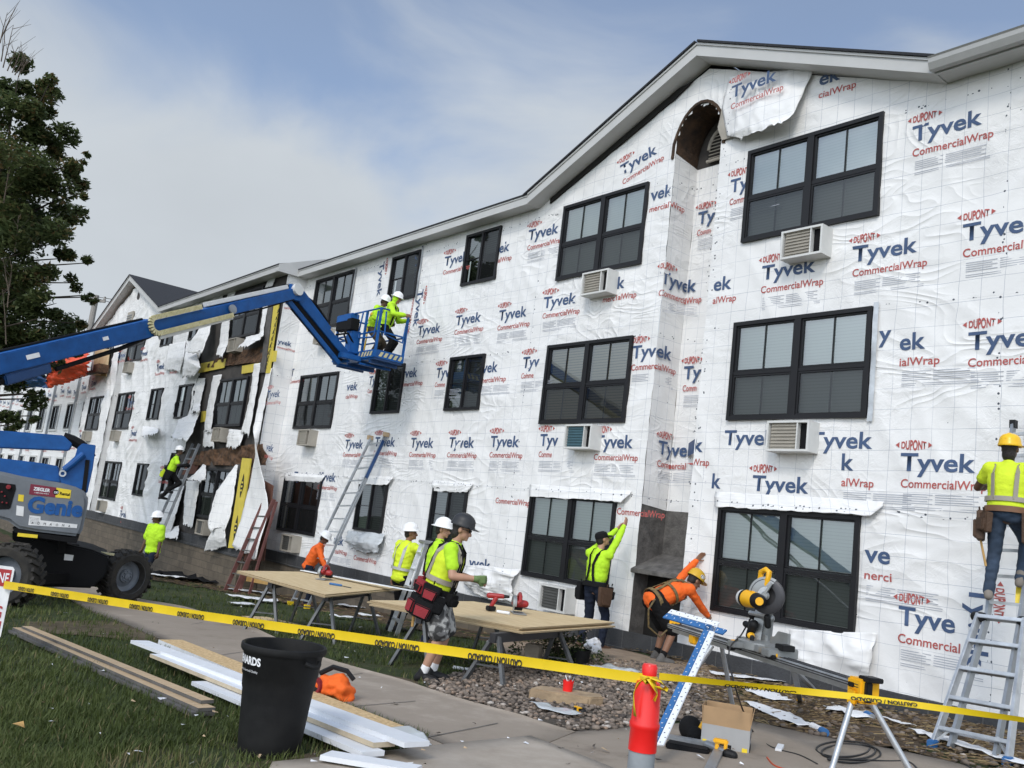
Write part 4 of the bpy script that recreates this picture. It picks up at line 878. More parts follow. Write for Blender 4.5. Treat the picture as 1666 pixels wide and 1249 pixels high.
struct(pb.build('pebbles', 'pebble', smooth='all', org=(0, 0, 0)), 'stuff')['label'] = 'mixed grey and tan river pebbles of the planting bed'
sw = MB(); sw.tone = []
for k in range(9000):
    P = V((rnd.uniform(-9.6, -3), rnd.uniform(-3.2, -.05), 0)) if k < 6500 else V((rnd.uniform(-40, -9.6), rnd.uniform(-2.3, -.1), 0))
    if not (inside(P, MUL) or inside(P, MUL2) or inside(P, MUL3)): continue
    if k < 6500 and noise.noise(P*.8+V((4, 0, 0))) < -.1 and rnd.random() < .7: continue
    P.z = G(P.x, P.y)+rnd.uniform(.015, .045); a = rnd.gauss(.3, .8); l = rnd.uniform(.03, .16); d = V((math.cos(a), math.sin(a), rnd.uniform(-.15, .25)))*l; s = V((-d.y, d.x, 0)).normalized()*rnd.uniform(.002, .006)
    o = len(sw.v); u = V((0, 0, .006)); sw.v += [P-s, P+s, P+d+s, P+d-s, P+u, P+d+u]; sw.f += [[o, o+2, o+5, o+4][::1], [o+1, o+2, o+5, o+4], [o, o+3, o+5, o+4], [o, o+1, o+2, o+3]]; sw.f[-4] = [o, o+1, o+4]; t = min(1, max(0, rnd.gauss(.5, .28))); sw.m += [0]*4; sw.tone += [t]*4
struct(sw.build('straw_mulch', 'straw', org=(0, 0, 0)), 'stuff')['label'] = 'brown straw and bark litter along the foot of the wall'
# ================================================================== BOOM LIFT
EY = ray(135, 880); EY.z = 0; EY.normalize(); EX = V((EY.y, -EY.x, 0)); EZ_ = V((0, 0, 1))
BLp = gp(90, 975)
LF = thing('boom_lift', 'blue and grey articulated boom lift on the lawn, long arm raised to the wall', 'boom lift', BLp)
def plane_poly(pts, P0): return [onp(x, y, P0, EY) for x, y in pts]
# chassis
ch = MB(); P0 = dp(110, 920, 15.0); ch.prism(plane_poly([(46, 884), (60, 874), (150, 894), (178, 906), (172, 935), (150, 957), (60, 954), (44, 930)], P0), EY*1.5); ch.build('chassis', 'lift_black', LF, bev=.03)
tt = MB(); tt.prism(plane_poly([(20, 862), (110, 876), (104, 892), (60, 886), (20, 880)], P0+EY*.3), EY*.9); tt.build('turntable', 'lift_black', LF, bev=.02)
d = MB(); q = plane_poly([(44, 898), (57, 899), (55, 909), (43, 908)], P0-EY*.012); d.add(q, [(0, 1, 2, 3)]); q = plane_poly([(105, 901), (120, 903), (118, 912), (104, 911)], P0-EY*.012); d.add(q, [(0, 1, 2, 3)]); d.build('chassis_sticker', 'sign_white', LF)
d = MB()   # loose bits lying on the chassis
for a, b, k in (((92, 890), (110, 894), 0), ((112, 893), (146, 896), 0), ((150, 897), (186, 902), 0)): d.bar(onp(*a, P0+EY*.4, EY), onp(*b, P0+EY*.4, EY), .08, .035)
d.build('chassis_deck', 'chain_yellow', LF)
d = MB(); d.tube([onp(x, y, P0+EY*.2, EY) for x, y in ((108, 893), (110, 886), (128, 887), (131, 894))], .014, 6); d.box(onp(100, 890, P0-EY*.02, EY), (.12, .12, .2)); d.build('tie_down', 'lift_black', LF)
def wheel(c, ax):
    ax = ax.normalized(); z = ax; x = V((0, 0, 1)).cross(z).normalized(); y = z.cross(x); Mx = Matrix((x, y, z)).transposed().to_4x4(); Mx.translation = c
    t = MB(); t.lathe([(.29, .20), (.40, .21), (.445, .17), (.45, .08), (.45, -.08), (.445, -.17), (.40, -.21), (.29, -.20), (.27, 0), (.29, .20)], 36, Mx)
    for k in range(22):   # chevron lugs
        a = 2*PI*k/22
        for s in (-1, 1):
            aa = a+(PI/22 if s > 0 else 0); p1 = Mx @ V((.462*math.cos(aa), .462*math.sin(aa), s*.015)); p2 = Mx @ V((.455*math.cos(aa+.17), .455*math.sin(aa+.17), s*.195)); t.bar(p1, p2, .062, .045, up=(Mx.to_3x3() @ V((math.cos(aa), math.sin(aa), 0))))
    w = t.build('wheel', 'rubber', LF, smooth=30)
    r = MB(); r.lathe([(.305, .205), (.30, .19), (.285, .12), (.27, .02), (.20, -.01), (.12, .02), (.115, .07), (.0, .075)], 36, Mx)
    for k in range(8): a = 2*PI*k/8; r.lathe([(.014, .0), (.014, .045), (0, .05)], 6, Mx @ Matrix.Translation((.085*math.cos(a), .085*math.sin(a), .06)))
    r.lathe([(.05, .06), (.05, .10), (0, .105)], 12, Mx); r.build('rim', 'rim_grey', w, smooth=30)
for q, dd, ax in (((12, 945), 13.4, -EX*.40-EY*.9), ((200, 946), 16.4, EX*.55-EY*.84)):
    c = dp(*q, dd); c.z = G(c.x, c.y)+.455; wheel(c, ax)
for c in (V((-16.9, -9.2, 0)), V((-19.4, -6.6, 0))): c.z = G(c.x, c.y)+.455; wheel(c, -EX*.6+EY*.5)
ax_ = MB(); ax_.bar(dp(25, 940, 13.7), dp(195, 940, 16.9), .2, .16); ax_.build('axle', 'lift_black', LF)
# engine hood with its lettering
P0 = dp(143, 830, 14.3)
hd = MB(); hd.prism(plane_poly([(-75, 757), (-40, 762), (0, 767), (30, 774), (70, 781), (100, 786), (122, 792), (136, 799), (142, 808), (142, 822), (138, 845), (134, 862), (128, 873), (59, 865), (30, 860), (22, 855), (14, 848), (0, 844), (-75, 838)], P0), EY*1.5); hood = hd.build('engine_hood', 'lift_grey', LF, bev=.045, smooth=50)
hs = MB(); hs.prism(plane_poly([(20, 858), (59, 867), (128, 875), (124, 884), (59, 874), (24, 866)], P0+EY*.02), EY*1.4); hs.build('hood_skirt', 'lift_black', LF)
nrm = -EY; lf = P0-EY*.006
def decal(name, pts, m, off=.006, parent=hood): b = MB(); b.add(plane_poly(pts, P0-EY*off), [tuple(range(len(pts)))]); return b.build(name, m, parent)
def tdec(mb, txt, p, q, h, **k):
    a, b = onp(*p, P0-EY*.010, EY), onp(*q, P0-EY*.010, EY); ex = (b-a); w = ex.length; ex.normalize(); ey = ex.cross(EY); ey = ey if ey.z > 0 else -ey; put_text(mb, txt, a, ex, ey, width=w, height=h*14.3/FPX, **k)
t = MB(); tdec(t, 'Genie', (43, 832), (133, 840), 24, bold=.045); t.build('maker_lettering', 'lift_blue', hood)
g1 = decal('dealer_sticker', [(47, 804), (50, 787), (92, 793), (90, 809)], 'decal_maroon'); g2 = decal('dealer_sticker', [(90, 809), (92, 793), (116, 797), (114, 811)], 'decal_yellow')
t = MB(); tdec(t, 'ZIEGLER', (54, 797), (81, 800.5), 5, bold=.04); tdec(t, '1-888-REQ-4PKG', (56, 802), (79, 804.5), 2); t.build('sticker_lettering', 'text_white', g1)
t = MB(); t.lathe([(.0, .0), (.042, .0)], 16, Matrix.Translation(onp(91, 800.5, P0-EY*.009, EY)) @ Matrix((EX, EZ_, -EY)).transposed().to_4x4()); tdec(t, 'Rental', (97, 804.5), (113, 806.5), 4.5, bold=.03); t.build('sticker_lettering', 'lift_black', g2)
t = MB(); tdec(t, 'CAT', (87.5, 802), (95, 803), 3.2, bold=.04); t.build('sticker_lettering', 'text_white', g2)
decal('warning_sticker', [(29, 815), (30, 804), (39, 805), (38, 816)], 'decal_yellow'); decal('instruction_sticker', [(26, 838), (27, 822), (39, 824), (38, 840)], 'sign_white')
wd = decal('warning_strip', [(46, 854), (48, 838), (66, 840), (66, 846), (126, 853), (125, 859)], 'sign_white')
t = MB()
for k in range(7):
    x = 52+10*k; y = 852+k*.9
    tdec(t, 'AOM'[k % 3], (x-1.5, y), (x+2, y+.4), 4)
for k in range(5): tdec(t, 'llllllll', (49, 842+2.2*k), (63, 844+2.2*k), .7)
t.build('warning_print', 'lift_black', wd)
cp = decal('control_panel', [(-40, 830), (-40, 780), (25, 788), (26, 795), (17, 826), (14, 828)], 'lift_black', .008)
t = MB()
for x, y, r in ((14, 792, .034), (3, 800, .014), (8, 807, .012), (4, 817, .012), (11, 818, .012), (-6, 806, .014)): t.lathe([(r, 0), (r, .04), (0, .045)], 12, Matrix.Translation(onp(x, y, P0-EY*.012, EY)) @ Matrix((EX, EZ_, -EY)).transposed().to_4x4())
t.build('control_knobs', 'pouch_red', cp)
d = MB(); d.box(onp(45, 871, P0-EY*.02, EY), (.28, .05, .05), Matrix((EX, EY, EZ_)).transposed()); d.build('hood_handle', 'decal_yellow', LF)
# folded riser arms behind the hood
P1 = P0+EY*.55
a_ = MB(); a_.prism(plane_poly([(-80, 692), (0, 700), (103, 708), (118, 722), (112, 733), (60, 731), (-80, 725)], P1), EY*.32); a_.prism(plane_poly([(-80, 736), (0, 745), (60, 752), (95, 758), (100, 786), (60, 780), (0, 772), (-80, 765)], P1+EY*.02), EY*.28); a_.build('riser_arm', 'lift_blue', LF, bev=.015)
a_ = MB(); a_.prism(plane_poly([(126, 728), (134, 721), (156, 724), (151, 762), (142, 802), (100, 792), (97, 772), (104, 758), (122, 742)], P1-EY*.05), EY*.06); a_.prism(plane_poly([(134, 721), (156, 724), (151, 762), (142, 802), (134, 800)], P1), EY*.45)
a_.tube([onp(104, 764, P1-EY*.1, EY), onp(120, 752, P1-EY*.1, EY), onp(136, 738, P1-EY*.1, EY)], .055, 10); a_.build('riser_head', 'lift_blue', LF, bev=.01)
a_ = MB(); a_.tube([onp(x, y, P1+EY*.15, EY) for x, y in ((103, 711), (118, 716), (132, 724), (142, 734), (148, 745))], .085, 8); a_.prism(plane_poly([(139, 748), (146, 748), (140, 800), (133, 798)], P1-EY*.07), EY*.02); a_.prism(plane_poly([(-80, 766), (60, 782), (100, 788), (96, 795), (-80, 775)], P1+EY*.1), EY*.1); a_.build('hose_guard', 'lift_black', LF)
a_ = MB(); mx = Matrix.Translation(onp(102, 770, P1-EY*.06, EY)) @ Matrix((EX, EZ_, -EY)).transposed().to_4x4(); a_.lathe([(.03, .0), (.055, .0), (.055, .035), (.03, .035), (.03, 0)], 20, mx); a_.build('pivot_pin', 'light_metal', LF)
# main boom
PA, PB_ = V((-14.2, -8.55, 2.72)), V((-15.19, -6.41, 3.84)); BD = (PB_-PA)
bp = lambda t: PA+BD*t
o_ = MB(); o_.bar(bp(-1.6), bp(1.02), .26, .285); o_.build('main_boom', 'lift_blue', LF, bev=.012)
i_ = MB(); i_.bar(bp(.9), bp(2.40), .19, .215); i_.build('inner_boom', 'lift_blue', LF, bev=.01)
bu = V((1, 0, 0)).cross(BD).normalized(); bu = bu if bu.z > 0 else -bu; bs = BD.cross(bu).normalized(); toc = bs if (CAM-PA).dot(bs) > 0 else -bs
h_ = MB(); h_.bar(bp(1.52)+bu*.165, bp(2.36)+bu*.15, .12, .085, up=bu); h_.bar(bp(1.02)-bu*.20+toc*.13, bp(1.68)-bu*.17+toc*.13, .05, .075, up=bu); h_.build('hose_tray', 'ac_case', LF, bev=.008)
c_ = MB()   # drag chain: one long loop of links
lp = []
for k in range(34): lp.append(bp(1.42-.40*k/33)+bu*.135)
for k in range(1, 9): a = PI*k/9; lp.append(bp(1.02-.045*math.sin(a))+bu*(.135*math.cos(a)))
for k in range(52): lp.append(bp(1.02+.66*k/51)-bu*.135)
for i in range(len(lp)-1): c_.bar(lp[i]+toc*.165, lp[i]+(lp[i+1]-lp[i])*.70+toc*.165, .055, .085, up=bu)
c_.build('drag_chain', 'chain_yellow', LF)
k_ = MB(); k_.lathe([(.0, .0), (.085, 0), (.085, .03), (0, .03)], 16, Matrix.Translation(bp(1.70)-bu*.03+toc*.13) @ toc.to_track_quat('Z', 'Y').to_matrix().to_4x4()); k_.build('chain_anchor', 'galv', LF)
y_ = MB(); y_.tube([bp(.3)-bu*.28, bp(.75)-bu*.22, bp(1.0)-bu*.14], .035, 8); y_.tube([bp(-.9)-bu*.6, bp(0.1)-bu*.2], [.05, .05], 8); y_.build('boom_hose', 'lift_black', LF)
y_ = MB(); y_.tube([bp(-1.6)-bu*.85, bp(-.35)-bu*.42], .045, 10); y_.build('lift_cylinder', 'light_metal', LF)
y_ = MB(); y_.bar(bp(-.02)-bu*.24, bp(.26)-bu*.22, .16, .16); y_.build('boom_bracket', 'lift_blue_dark', LF, bev=.02)
dc_ = MB()
for a, b, hh in ((.12, .20, .10), (.62, .66, .08), (-.30, -.22, .12)): dc_.bar(bp(a)+toc*.134, bp(b)+toc*.134, .004, hh, up=bu)
dc_.build('boom_stickers', 'sign_white', LF)
dc_ = MB(); dc_.tube([bp(-1.5)+bu*.16, bp(-.6)+bu*.165, bp(.2)+bu*.16, bp(.98)+bu*.16], .022, 6); dc_.tube([bp(1.72)-bu*.13+toc*.05, bp(2.0)-bu*.15+toc*.05, bp(2.38)-bu*.12+toc*.05], .016, 6); dc_.build('boom_hose', 'lift_black', LF)
# jib
EB = bp(2.42); JE = V((-17.0, -1.85, 4.45)); jd = (JE-EB).normalized(); ju = V((1, 0, 0)).cross(jd).normalized(); ju = ju if ju.z > 0 else -ju
j_ = MB(); j_.box(EB, (.2, .3, .3)); j_.bar(EB+ju*.02, JE+ju*.08, .15, .17, up=ju); j_.bar(EB-ju*.20-jd*.02, JE-ju*.16, .10, .10, up=ju); j_.bar(EB+ju*.16+jd*.12, EB+ju*.15+jd*1.15, .09, .09, up=ju)
j_.build('jib', 'lift_blue', LF, bev=.01)
j_ = MB(); j_.bar(EB-ju*.09, JE-ju*.05, .07, .10, up=ju); j_.bar(EB-ju*.21-jd*-.2, JE-ju*.17-jd*.5, .04, .11, up=ju)
arc = [EB-bs*.0+bu*.16-BD.normalized()*.35]+[EB+bu*(.20-.02*k)+BD.normalized()*(-.2+.09*k)-V((0, 0, .004*k*k)) for k in range(8)]+[EB+jd*.5+ju*.25, EB+jd*1.0+ju*.22]
j_.tube(arc, .03, 8); j_.tube([JE-jd*.5+ju*.2, JE-jd*.3+ju*.45, JE-jd*.0+ju*.4, JE+V((0, .2, .3))], .022, 6); j_.build('jib_hose', 'lift_black', LF)
k_ = MB(); k_.bar(EB+jd*.35-ju*.1+toc*.02, EB+jd*.8-ju*.1+toc*.02, .02, .03); k_.lathe([(.0, .0), (.11, 0), (.13, .12), (0, .12)], 12, Matrix.Translation(EB+bu*.05+toc*.05) @ toc.to_track_quat('Z', 'Y').to_matrix().to_4x4()); k_.build('elbow_cap', 'ac_case', LF)
# platform basket
bx0, bx1, by0, by1, bz = -18.1, -16.27, -1.51, -.83, 4.5
PL = MB()
def pipe(pts, r=.02): PL.tube(pts, r, 8)
for z in (bz+1.06, bz+.56): pipe([(bx0, by0, z), (bx1, by0, z), (bx1, by1, z), (bx0, by1, z), (bx0, by0, z)])
for x, y in ((bx0, by0), (bx1, by0), (bx1, by1), (bx0, by1), (-17.3, by1), (-16.85, by0)): PL.box((x, y, bz+.53), (.045, .045, 1.06))
for x0, x1 in ((-17.0, -16.35), (-18.02, -17.2)):
    pipe([(x0, by0-.02, bz+1.05), (x0, by0-.06, bz+.6), (x0+.05, by0-.06, bz+.45), (x1-.05, by0-.06, bz+.42), (x1, by0-.04, bz+.48), (x1, by0-.02, bz+1.0)], .018)
pipe([(bx1+.05, by0+.1, bz+1.0), (bx1+.07, by0+.12, bz+.5), (bx1+.07, by1-.1, bz+.42), (bx1+.05, by1-.05, bz+.9)], .018)
basket = PL.build('platform_rail', 'lift_blue', LF, smooth=True)
f_ = MB(); f_.box(((bx0+bx1)/2, (by0+by1)/2, bz-.02), (bx1-bx0, by1-by0, .05)); 
for k in range(4): f_.box((bx0+.2+.48*k, (by0+by1)/2, bz-.08), (.05, by1-by0, .07))
f_.build('platform_floor', 'lift_blue_dark', LF)
f_ = MB()
for a, b in (((bx0, by0), (bx1, by0)), ((bx1, by0), (bx1, by1)), ((bx0, by1), (bx1, by1)), ((bx0, by0), (bx0, by1))): f_.bar((*a, bz+.08), (*b, bz+.08), .03, .17)
kb = f_.build('toe_board', 'lift_blue', LF)
hz = MB()
for (x0, y0, dx, dy, nn) in ((-16.95, by0-.02, 1, 0, 5), (bx1+.02, by0+.08, 0, 1, 5)):
    for k in range(nn):
        p = V((x0+dx*.12*k, y0+dy*.12*k, bz+.03)); e = V((dx, dy, 0))*.07; hz.add([p, p+e, p+e*1.7+V((0, 0, .10)), p+e*.7+V((0, 0, .10))], [(0, 1, 2, 3)])
hz.build('hazard_stripe', 'chain_yellow', kb)
f_ = MB(); f_.box((-17.1, by0-.12, bz+.35), (.26, .22, .5)); f_.box((-17.05, by0-.25, bz-.02), (.5, .5, .12)); f_.bar(JE, (-17.1, by0-.1, bz+.1), .18, .22); f_.bar((-17.4, by0-.25, bz-.14), (-17.4, by1, bz-.12), .06, .05); f_.bar((-16.7, by0-.1, bz-.14), (-16.7, by1, bz-.12), .06, .05); f_.build('platform_mount', 'lift_blue', LF, bev=.015)
f_ = MB(); f_.box((-17.75, by0+.02, bz+.98), (.7, .20, .18)); f_.build('control_box', 'lift_blue', LF, bev=.02)
f_ = MB(); f_.box((-17.75, by0-.01, bz+.80), (.62, .16, .2)); f_.box((-17.05, by0-.2, bz+.72), (.22, .2, .26)); f_.tube([(-17.3, by0-.1, bz+.8), (-17.2, by0-.3, bz+.5), (-17.1, by0-.25, bz+.3)], .025, 6); f_.build('platform_controls', 'lift_black', LF, bev=.02)
# ================================================================== PEOPLE
def frame(z, x=None):
    z = z.normalized(); x = (x-z*x.dot(z)).normalized() if x is not None else z.orthogonal().normalized(); y = z.cross(x); return Matrix((x, y, z)).transposed()
def ik(a, b, l1, l2, pole):
    d = b-a; L_ = min(d.length, (l1+l2)*.999); u = d.normalized(); k = (l1*l1-l2*l2+L_*L_)/(2*L_); h = math.sqrt(max(0, l1*l1-k*k))
    p = (pole-u*pole.dot(u)); p = p.normalized() if p.length > 1e-4 else u.orthogonal(); return a+u*k+p*h, a+u*L_
class Person:
    # local axes: x right, y forward, z up; posed from the pelvis, spine direction, hands and feet
    def __init__(s, label, foot, yaw_dir, h=1.76, pel=(0, 0, .93), spine=(0, .03, 1), twist=0., look=(0, 1, -.1), hands=((-.26, .05, .82), (.26, .05, .82)), feet=((-.11, 0, 0), (.11, .0, 0)),
                 knees=((-.1, 1, 0), (.1, 1, 0)), elbows=((-.5, -1, -.2), (.5, -1, -.2)), curl=.9, skin='skin_mid', vox=.011, group=None, toes=None, whands=None):
        s.k = h/1.76; f = V((yaw_dir[0], yaw_dir[1], 0)).normalized(); r = V((f.y, -f.x, 0)); s.R = Matrix((r, f, V((0, 0, 1)))).transposed(); s.o = V(foot); s.skin = skin; s.vox = vox
        s.T = lambda p: s.o+s.R @ (V(p)*s.k)
        s.pel = V(pel); u = V(spine).normalized(); s.u = u; s.fw = (V((0, 1, 0))-u*u.y).normalized(); tw = Matrix.Rotation(twist, 3, u); s.sr = tw @ V((1, 0, 0)); s.sr = (s.sr-u*s.sr.dot(u)).normalized(); s.cf = u.cross(s.sr)
        s.ch = s.pel+u*.36; s.nk = s.pel+u*.53; lk = V(look).normalized(); s.hd = s.nk+u*.07+(V((0, 0, 1))*.4+u*.6).normalized()*.10+lk*.02; s.lk = lk
        s.sh = [s.pel+u*.475-s.sr*.185, s.pel+u*.475+s.sr*.185]; s.hip = [s.pel-V((.09, 0, .03)), s.pel+V((.09, 0, -.03))]
        if whands: hands = [s.R.transposed() @ (V(q)-s.o)/s.k if q is not None else h_ for q, h_ in zip(whands, hands)]
        s.hands = []; s.elb = []
        for i in (0, 1):
            t = V(hands[i]); e, w = ik(s.sh[i], t, .295, .265, V(elbows[i])); s.elb.append(e); s.hands.append(w)
        s.ft = []; s.kn = []
        for i in (0, 1):
            t = V(feet[i])+V((0, 0, .075)); k_, a = ik(s.hip[i], t, .43, .43, V(knees[i])); s.kn.append(k_); s.ft.append(a)
        s.toes = [V(t) for t in toes] if toes else [V((-.12, 1, 0)), V((.12, 1, 0))]
        s.root = thing('person', label, 'person', s.o, group); s.curl = curl
        hh = frame(V((0, 0, 1))*.9+lk*-.25*0+u*.1, None) ; z = (V((0, 0, 1))*.75+u*.25).normalized(); z = (z-lk*z.dot(lk)).normalized(); x = lk.cross(z); s.HR = Matrix((x, lk, z)).transposed()
        b = MB(); s.torso(b, 0); s.arms(b, 0, 1., True); s.legs(b, 0, 1.); s.head(b); s.emit(b, 'body', skin, s.root, vox=max(.0085, vox*.85), name='body')
        e = MB()   # eyes
        for sx in (-1, 1): e.ell(s.hd+s.HR @ V((sx*.031, .083, .012)), (.013, .008, .009), s.HR, 8, 6)
        s.emit(e, 'eyes', 'black_ink', s.root)
    def emit(s, mb, nm_, m, parent, vox=0., smo=None, disp=None, name=None, **kw):
        mb.v = [s.T(p) for p in mb.v]; return mb.build(name or nm_, m, parent, disp=(disp if disp is not None else ((.009, 11.) if vox and (name or nm_) in ('shirt', 'trousers', 'shorts') else None)), remesh=vox, smo=(smo if smo is not None else (3 if (name or nm_) in ('body', 'glove') else 14)) if vox else 0, smooth='all' if vox else True, **kw)
    def torso(s, b, e, low=0., up=1.):
        TR = Matrix((s.sr, s.cf, s.u)).transposed(); PR = Matrix((V((1, 0, 0)), s.fw, s.u)).transposed()
        if low <= 0: b.ell(s.pel+s.u*.0, (.165+e, .115+e, .13+e), PR)
        k = 1.10 if e > .005 else 1.; b.ell(s.pel+s.u*.15, ((.158+e)*k, (.118+e)*k, .16+e), TR); b.ell(s.pel+s.u*.33, ((.170+e)*k, (.122+e)*k, .17+e), TR); b.ell(s.pel+s.u*.42, ((.175+e)*k, .10+e, .10+e), TR); b.ell(s.pel+s.u*.24, ((.160+e)*k, (.118+e)*k, .16+e), TR)
        b.cap(s.sh[0]+s.sr*.03, s.sh[1]-s.sr*.03, .062+e, .062+e); b.cap(s.pel+s.u*.46, s.nk+s.u*.0, .085+e*.7, .058+e*.6)
        for i in (0, 1): b.ell(s.sh[i], (.066+e,)*3)
    def arms(s, b, e, upto=1., hand=False, which=(0, 1)):
        for i in which:
            A, E_, W_ = s.sh[i], s.elb[i], s.hands[i]
            if upto < 1: b.cap(A, A.lerp(E_, upto), .056+e, .050+e*1.3); continue
            b.cap(A, E_, .054+e, .043+e); b.cap(E_, E_.lerp(W_, .35), .043+e, .043+e); b.cap(E_.lerp(W_, .35), W_ if upto >= 2 or hand else E_.lerp(W_, .95), .043+e, .029+e)
            if hand: s.hand(b, i)
    def hand(s, b, i, e=0.):
        W_ = s.hands[i]; d = (W_-s.elb[i]).normalized(); side = -1 if i == 0 else 1; n_ = V((-side, 0, 0)); n_ = (n_-d*n_.dot(d)); n_ = n_.normalized() if n_.length > .1 else d.orthogonal().normalized(); a = n_.cross(d)
        if a.y < 0: a = -a
        K = W_+d*.085
        for q in (-.03, -.01, .01, .03): b.cap(W_+a*q*.6, K+a*q, .016+e, .014+e, 8)
        for q, l in ((-.033, .058), (-.011, .076), (.011, .082), (.033, .072)):
            p = K+a*q; d1 = (d*math.cos(s.curl*.5)+n_*math.sin(s.curl*.5)); d2 = d*math.cos(s.curl*1.2)+n_*math.sin(s.curl*1.2); m_ = p+d1*l*.5; b.cap(p, m_, .0098+e, .0092+e, 8); b.cap(m_, m_+d2*l*.55, .0092+e, .0078+e, 8)
        p = W_+d*.03+a*.032; m_ = p+(d*.6+a*.7+n_*.3).normalized()*.038; b.cap(p, m_, .0125+e, .011+e, 8); b.cap(m_, m_+(d*.85+a*.2+n_*.35).normalized()*.032, .011+e, .009+e, 8)
    def legs(s, b, e, upto=1., foot=True):
        for i in (0, 1):
            H_, K, F = s.hip[i], s.kn[i], s.ft[i]
            if upto < 1: b.cap(H_, H_.lerp(K, upto), .092+e, .078+e*1.6); continue
            b.cap(H_, K, .090+e, .056+e); b.cap(K, K.lerp(F, .35), .055+e, .056+e); b.cap(K.lerp(F, .35), F, .056+e, .038+e)
            if foot and e < .005: s.foot(b, i, 0)
    def foot(s, b, i, e, sole=False):
        F = s.ft[i]; t = s.toes[i].normalized(); b.cap(F-V((0, 0, .02))-t*.03, F-V((0, 0, .035))+t*.10, .040+e, .037+e); b.cap(F-V((0, 0, .035))+t*.10, F-V((0, 0, .045))+t*.165, .037+e, .028+e); b.ell(F-V((0, 0, .04))-t*.045, (.036+e, .036+e, .034+e))
    def head(s, b):
        h, R = s.hd, s.HR; b.ell(h+R @ V((0, -.008, .022)), (.076, .096, .098), R); b.ell(h+R @ V((0, .030, -.045)), (.056, .060, .066), R); b.ell(h+R @ V((0, .075, -.085)), (.024, .02, .02), R, 10, 8)
        b.cap(h+R @ V((0, .086, .010)), h+R @ V((0, .108, -.030)), .010, .016, 8); b.ell(h+R @ V((0, .075, .032)), (.05, .018, .012), R, 10, 8); b.ell(h+R @ V((0, .084, -.060)), (.024, .012, .009), R, 10, 8)
        for sx in (-1, 1): b.ell(h+R @ V((sx*.078, -.005, -.005)), (.013, .022, .034), R, 10, 8)
        b.cap(s.nk-s.u*.02, h+R @ V((0, -.015, -.05)), .056, .052)
    # ---- clothing
    def shirt(s, m, sleeve=2., e=.016, tail=True, hood=False):
        b = MB(); s.torso(b, e, 0. if tail else 1.)
        if tail: b.ell(s.pel-s.u*.06+s.u*.0, (.168+e, .125+e, .08), Matrix((V((1, 0, 0)), s.fw, s.u)).transposed())
        s.arms(b, e, sleeve if sleeve < 1 else 1.)
        if hood: b.ell(s.hd+s.HR @ V((0, -.022, .0)), (.098, .095, .135), s.HR); b.ell(s.nk-s.cf*.07, (.11, .06, .07))
        return s.emit(b, 'shirt', m, s.root, vox=s.vox)
    def trousers(s, m, upto=1., e=.014):
        b = MB(); PR = Matrix((V((1, 0, 0)), s.fw, s.u)).transposed(); b.ell(s.pel+s.u*.01, (.168+e, .122+e, .12+e), PR); s.legs(b, e*(1.5 if upto < 1 else 1), upto, False)
        if upto >= 1:
            for i in (0, 1): b.cap(s.kn[i].lerp(s.ft[i], .6), s.ft[i]+V((0, 0, .01)), .058, .060)
        return s.emit(b, 'shorts' if upto < 1 else 'trousers', m, s.root, vox=s.vox)
    def shoes(s, m, sock=None):
        for i in (0, 1):
            b = MB(); s.foot(b, i, .010); b.cap(s.ft[i]-V((0, 0, .01)), s.ft[i]+V((0, 0, .03 if sock else .07)), .048, .050); s.emit(b, 'boot', m, s.root, vox=s.vox)
            if sock: b = MB(); b.cap(s.ft[i], s.ft[i].lerp(s.kn[i], .22), .046, .048); s.emit(b, 'sock', sock, s.root, vox=s.vox)
    def hair(s, m='hair', beard=False, long_=0.):
        b = MB(); b.ell(s.hd+s.HR @ V((0, -.022, .03)), (.083, .094, .092), s.HR); b.ell(s.hd+s.HR @ V((0, -.05, -.03-long_)), (.072, .06, .06+long_), s.HR)
        if beard: b.ell(s.hd+s.HR @ V((0, .040, -.068)), (.058, .056, .05), s.HR)
        return s.emit(b, 'hair', m, s.root, vox=s.vox)
    def hat(s, m, brim='full', tilt=0.):
        b = MB(); Mx = Matrix.Translation(s.hd+s.HR @ V((0, -.008, .045))) @ (s.HR @ Matrix.Rotation(tilt, 3, 'X')).to_4x4(); sc = Matrix.Diagonal((1., 1.17, 1., 1.))
        pr = [(.150, -.012), (.152, -.006), (.118, .008), (.112, .02), (.108, .05), (.098, .085), (.075, .112), (.04, .128), (0, .132)]
        if brim != 'full': pr[0] = (.116, -.012); pr[1] = (.118, -.006)
        b.lathe(pr, 28, Mx @ sc); b.lathe([(.108, .0), (.10, .045), (.09, .08), (0, .12)], 20, Mx @ sc)
        if brim != 'full': b.lathe([(.10, 0), (.165, -.010), (.165, -.004), (.10, .012)], 14, Mx @ sc, 0, PI*.2, PI*.8)
        b.tube([Mx @ V((0, -.125*math.cos(a)*-1 if False else .128*math.cos(a), .02+.112*math.sin(a))) for a in [PI*.12+PI*.76*k/10 for k in range(11)]], .010, 6)
        for sx in (-1, 1): b.tube([Mx @ V((sx*.05, .118*math.cos(a), .015+.104*math.sin(a))) for a in [PI*.15+PI*.7*k/8 for k in range(9)]], .006, 6)
        return s.emit(b, 'hard_hat', m, s.root)
    def cap_(s, m):
        b = MB(); Mx = Matrix.Translation(s.hd+s.HR @ V((0, -.012, .03))) @ s.HR.to_4x4() @ Matrix.Diagonal((1, 1.15, 1, 1)); b.lathe([(.088, -.01), (.09, .03), (.078, .065), (.045, .085), (0, .09)], 20, Mx); b.lathe([(.08, 0), (.155, -.012), (.15, -.006), (.08, .012)], 12, Mx, 0, PI*.22, PI*.78); return s.emit(b, 'cap', m, s.root)
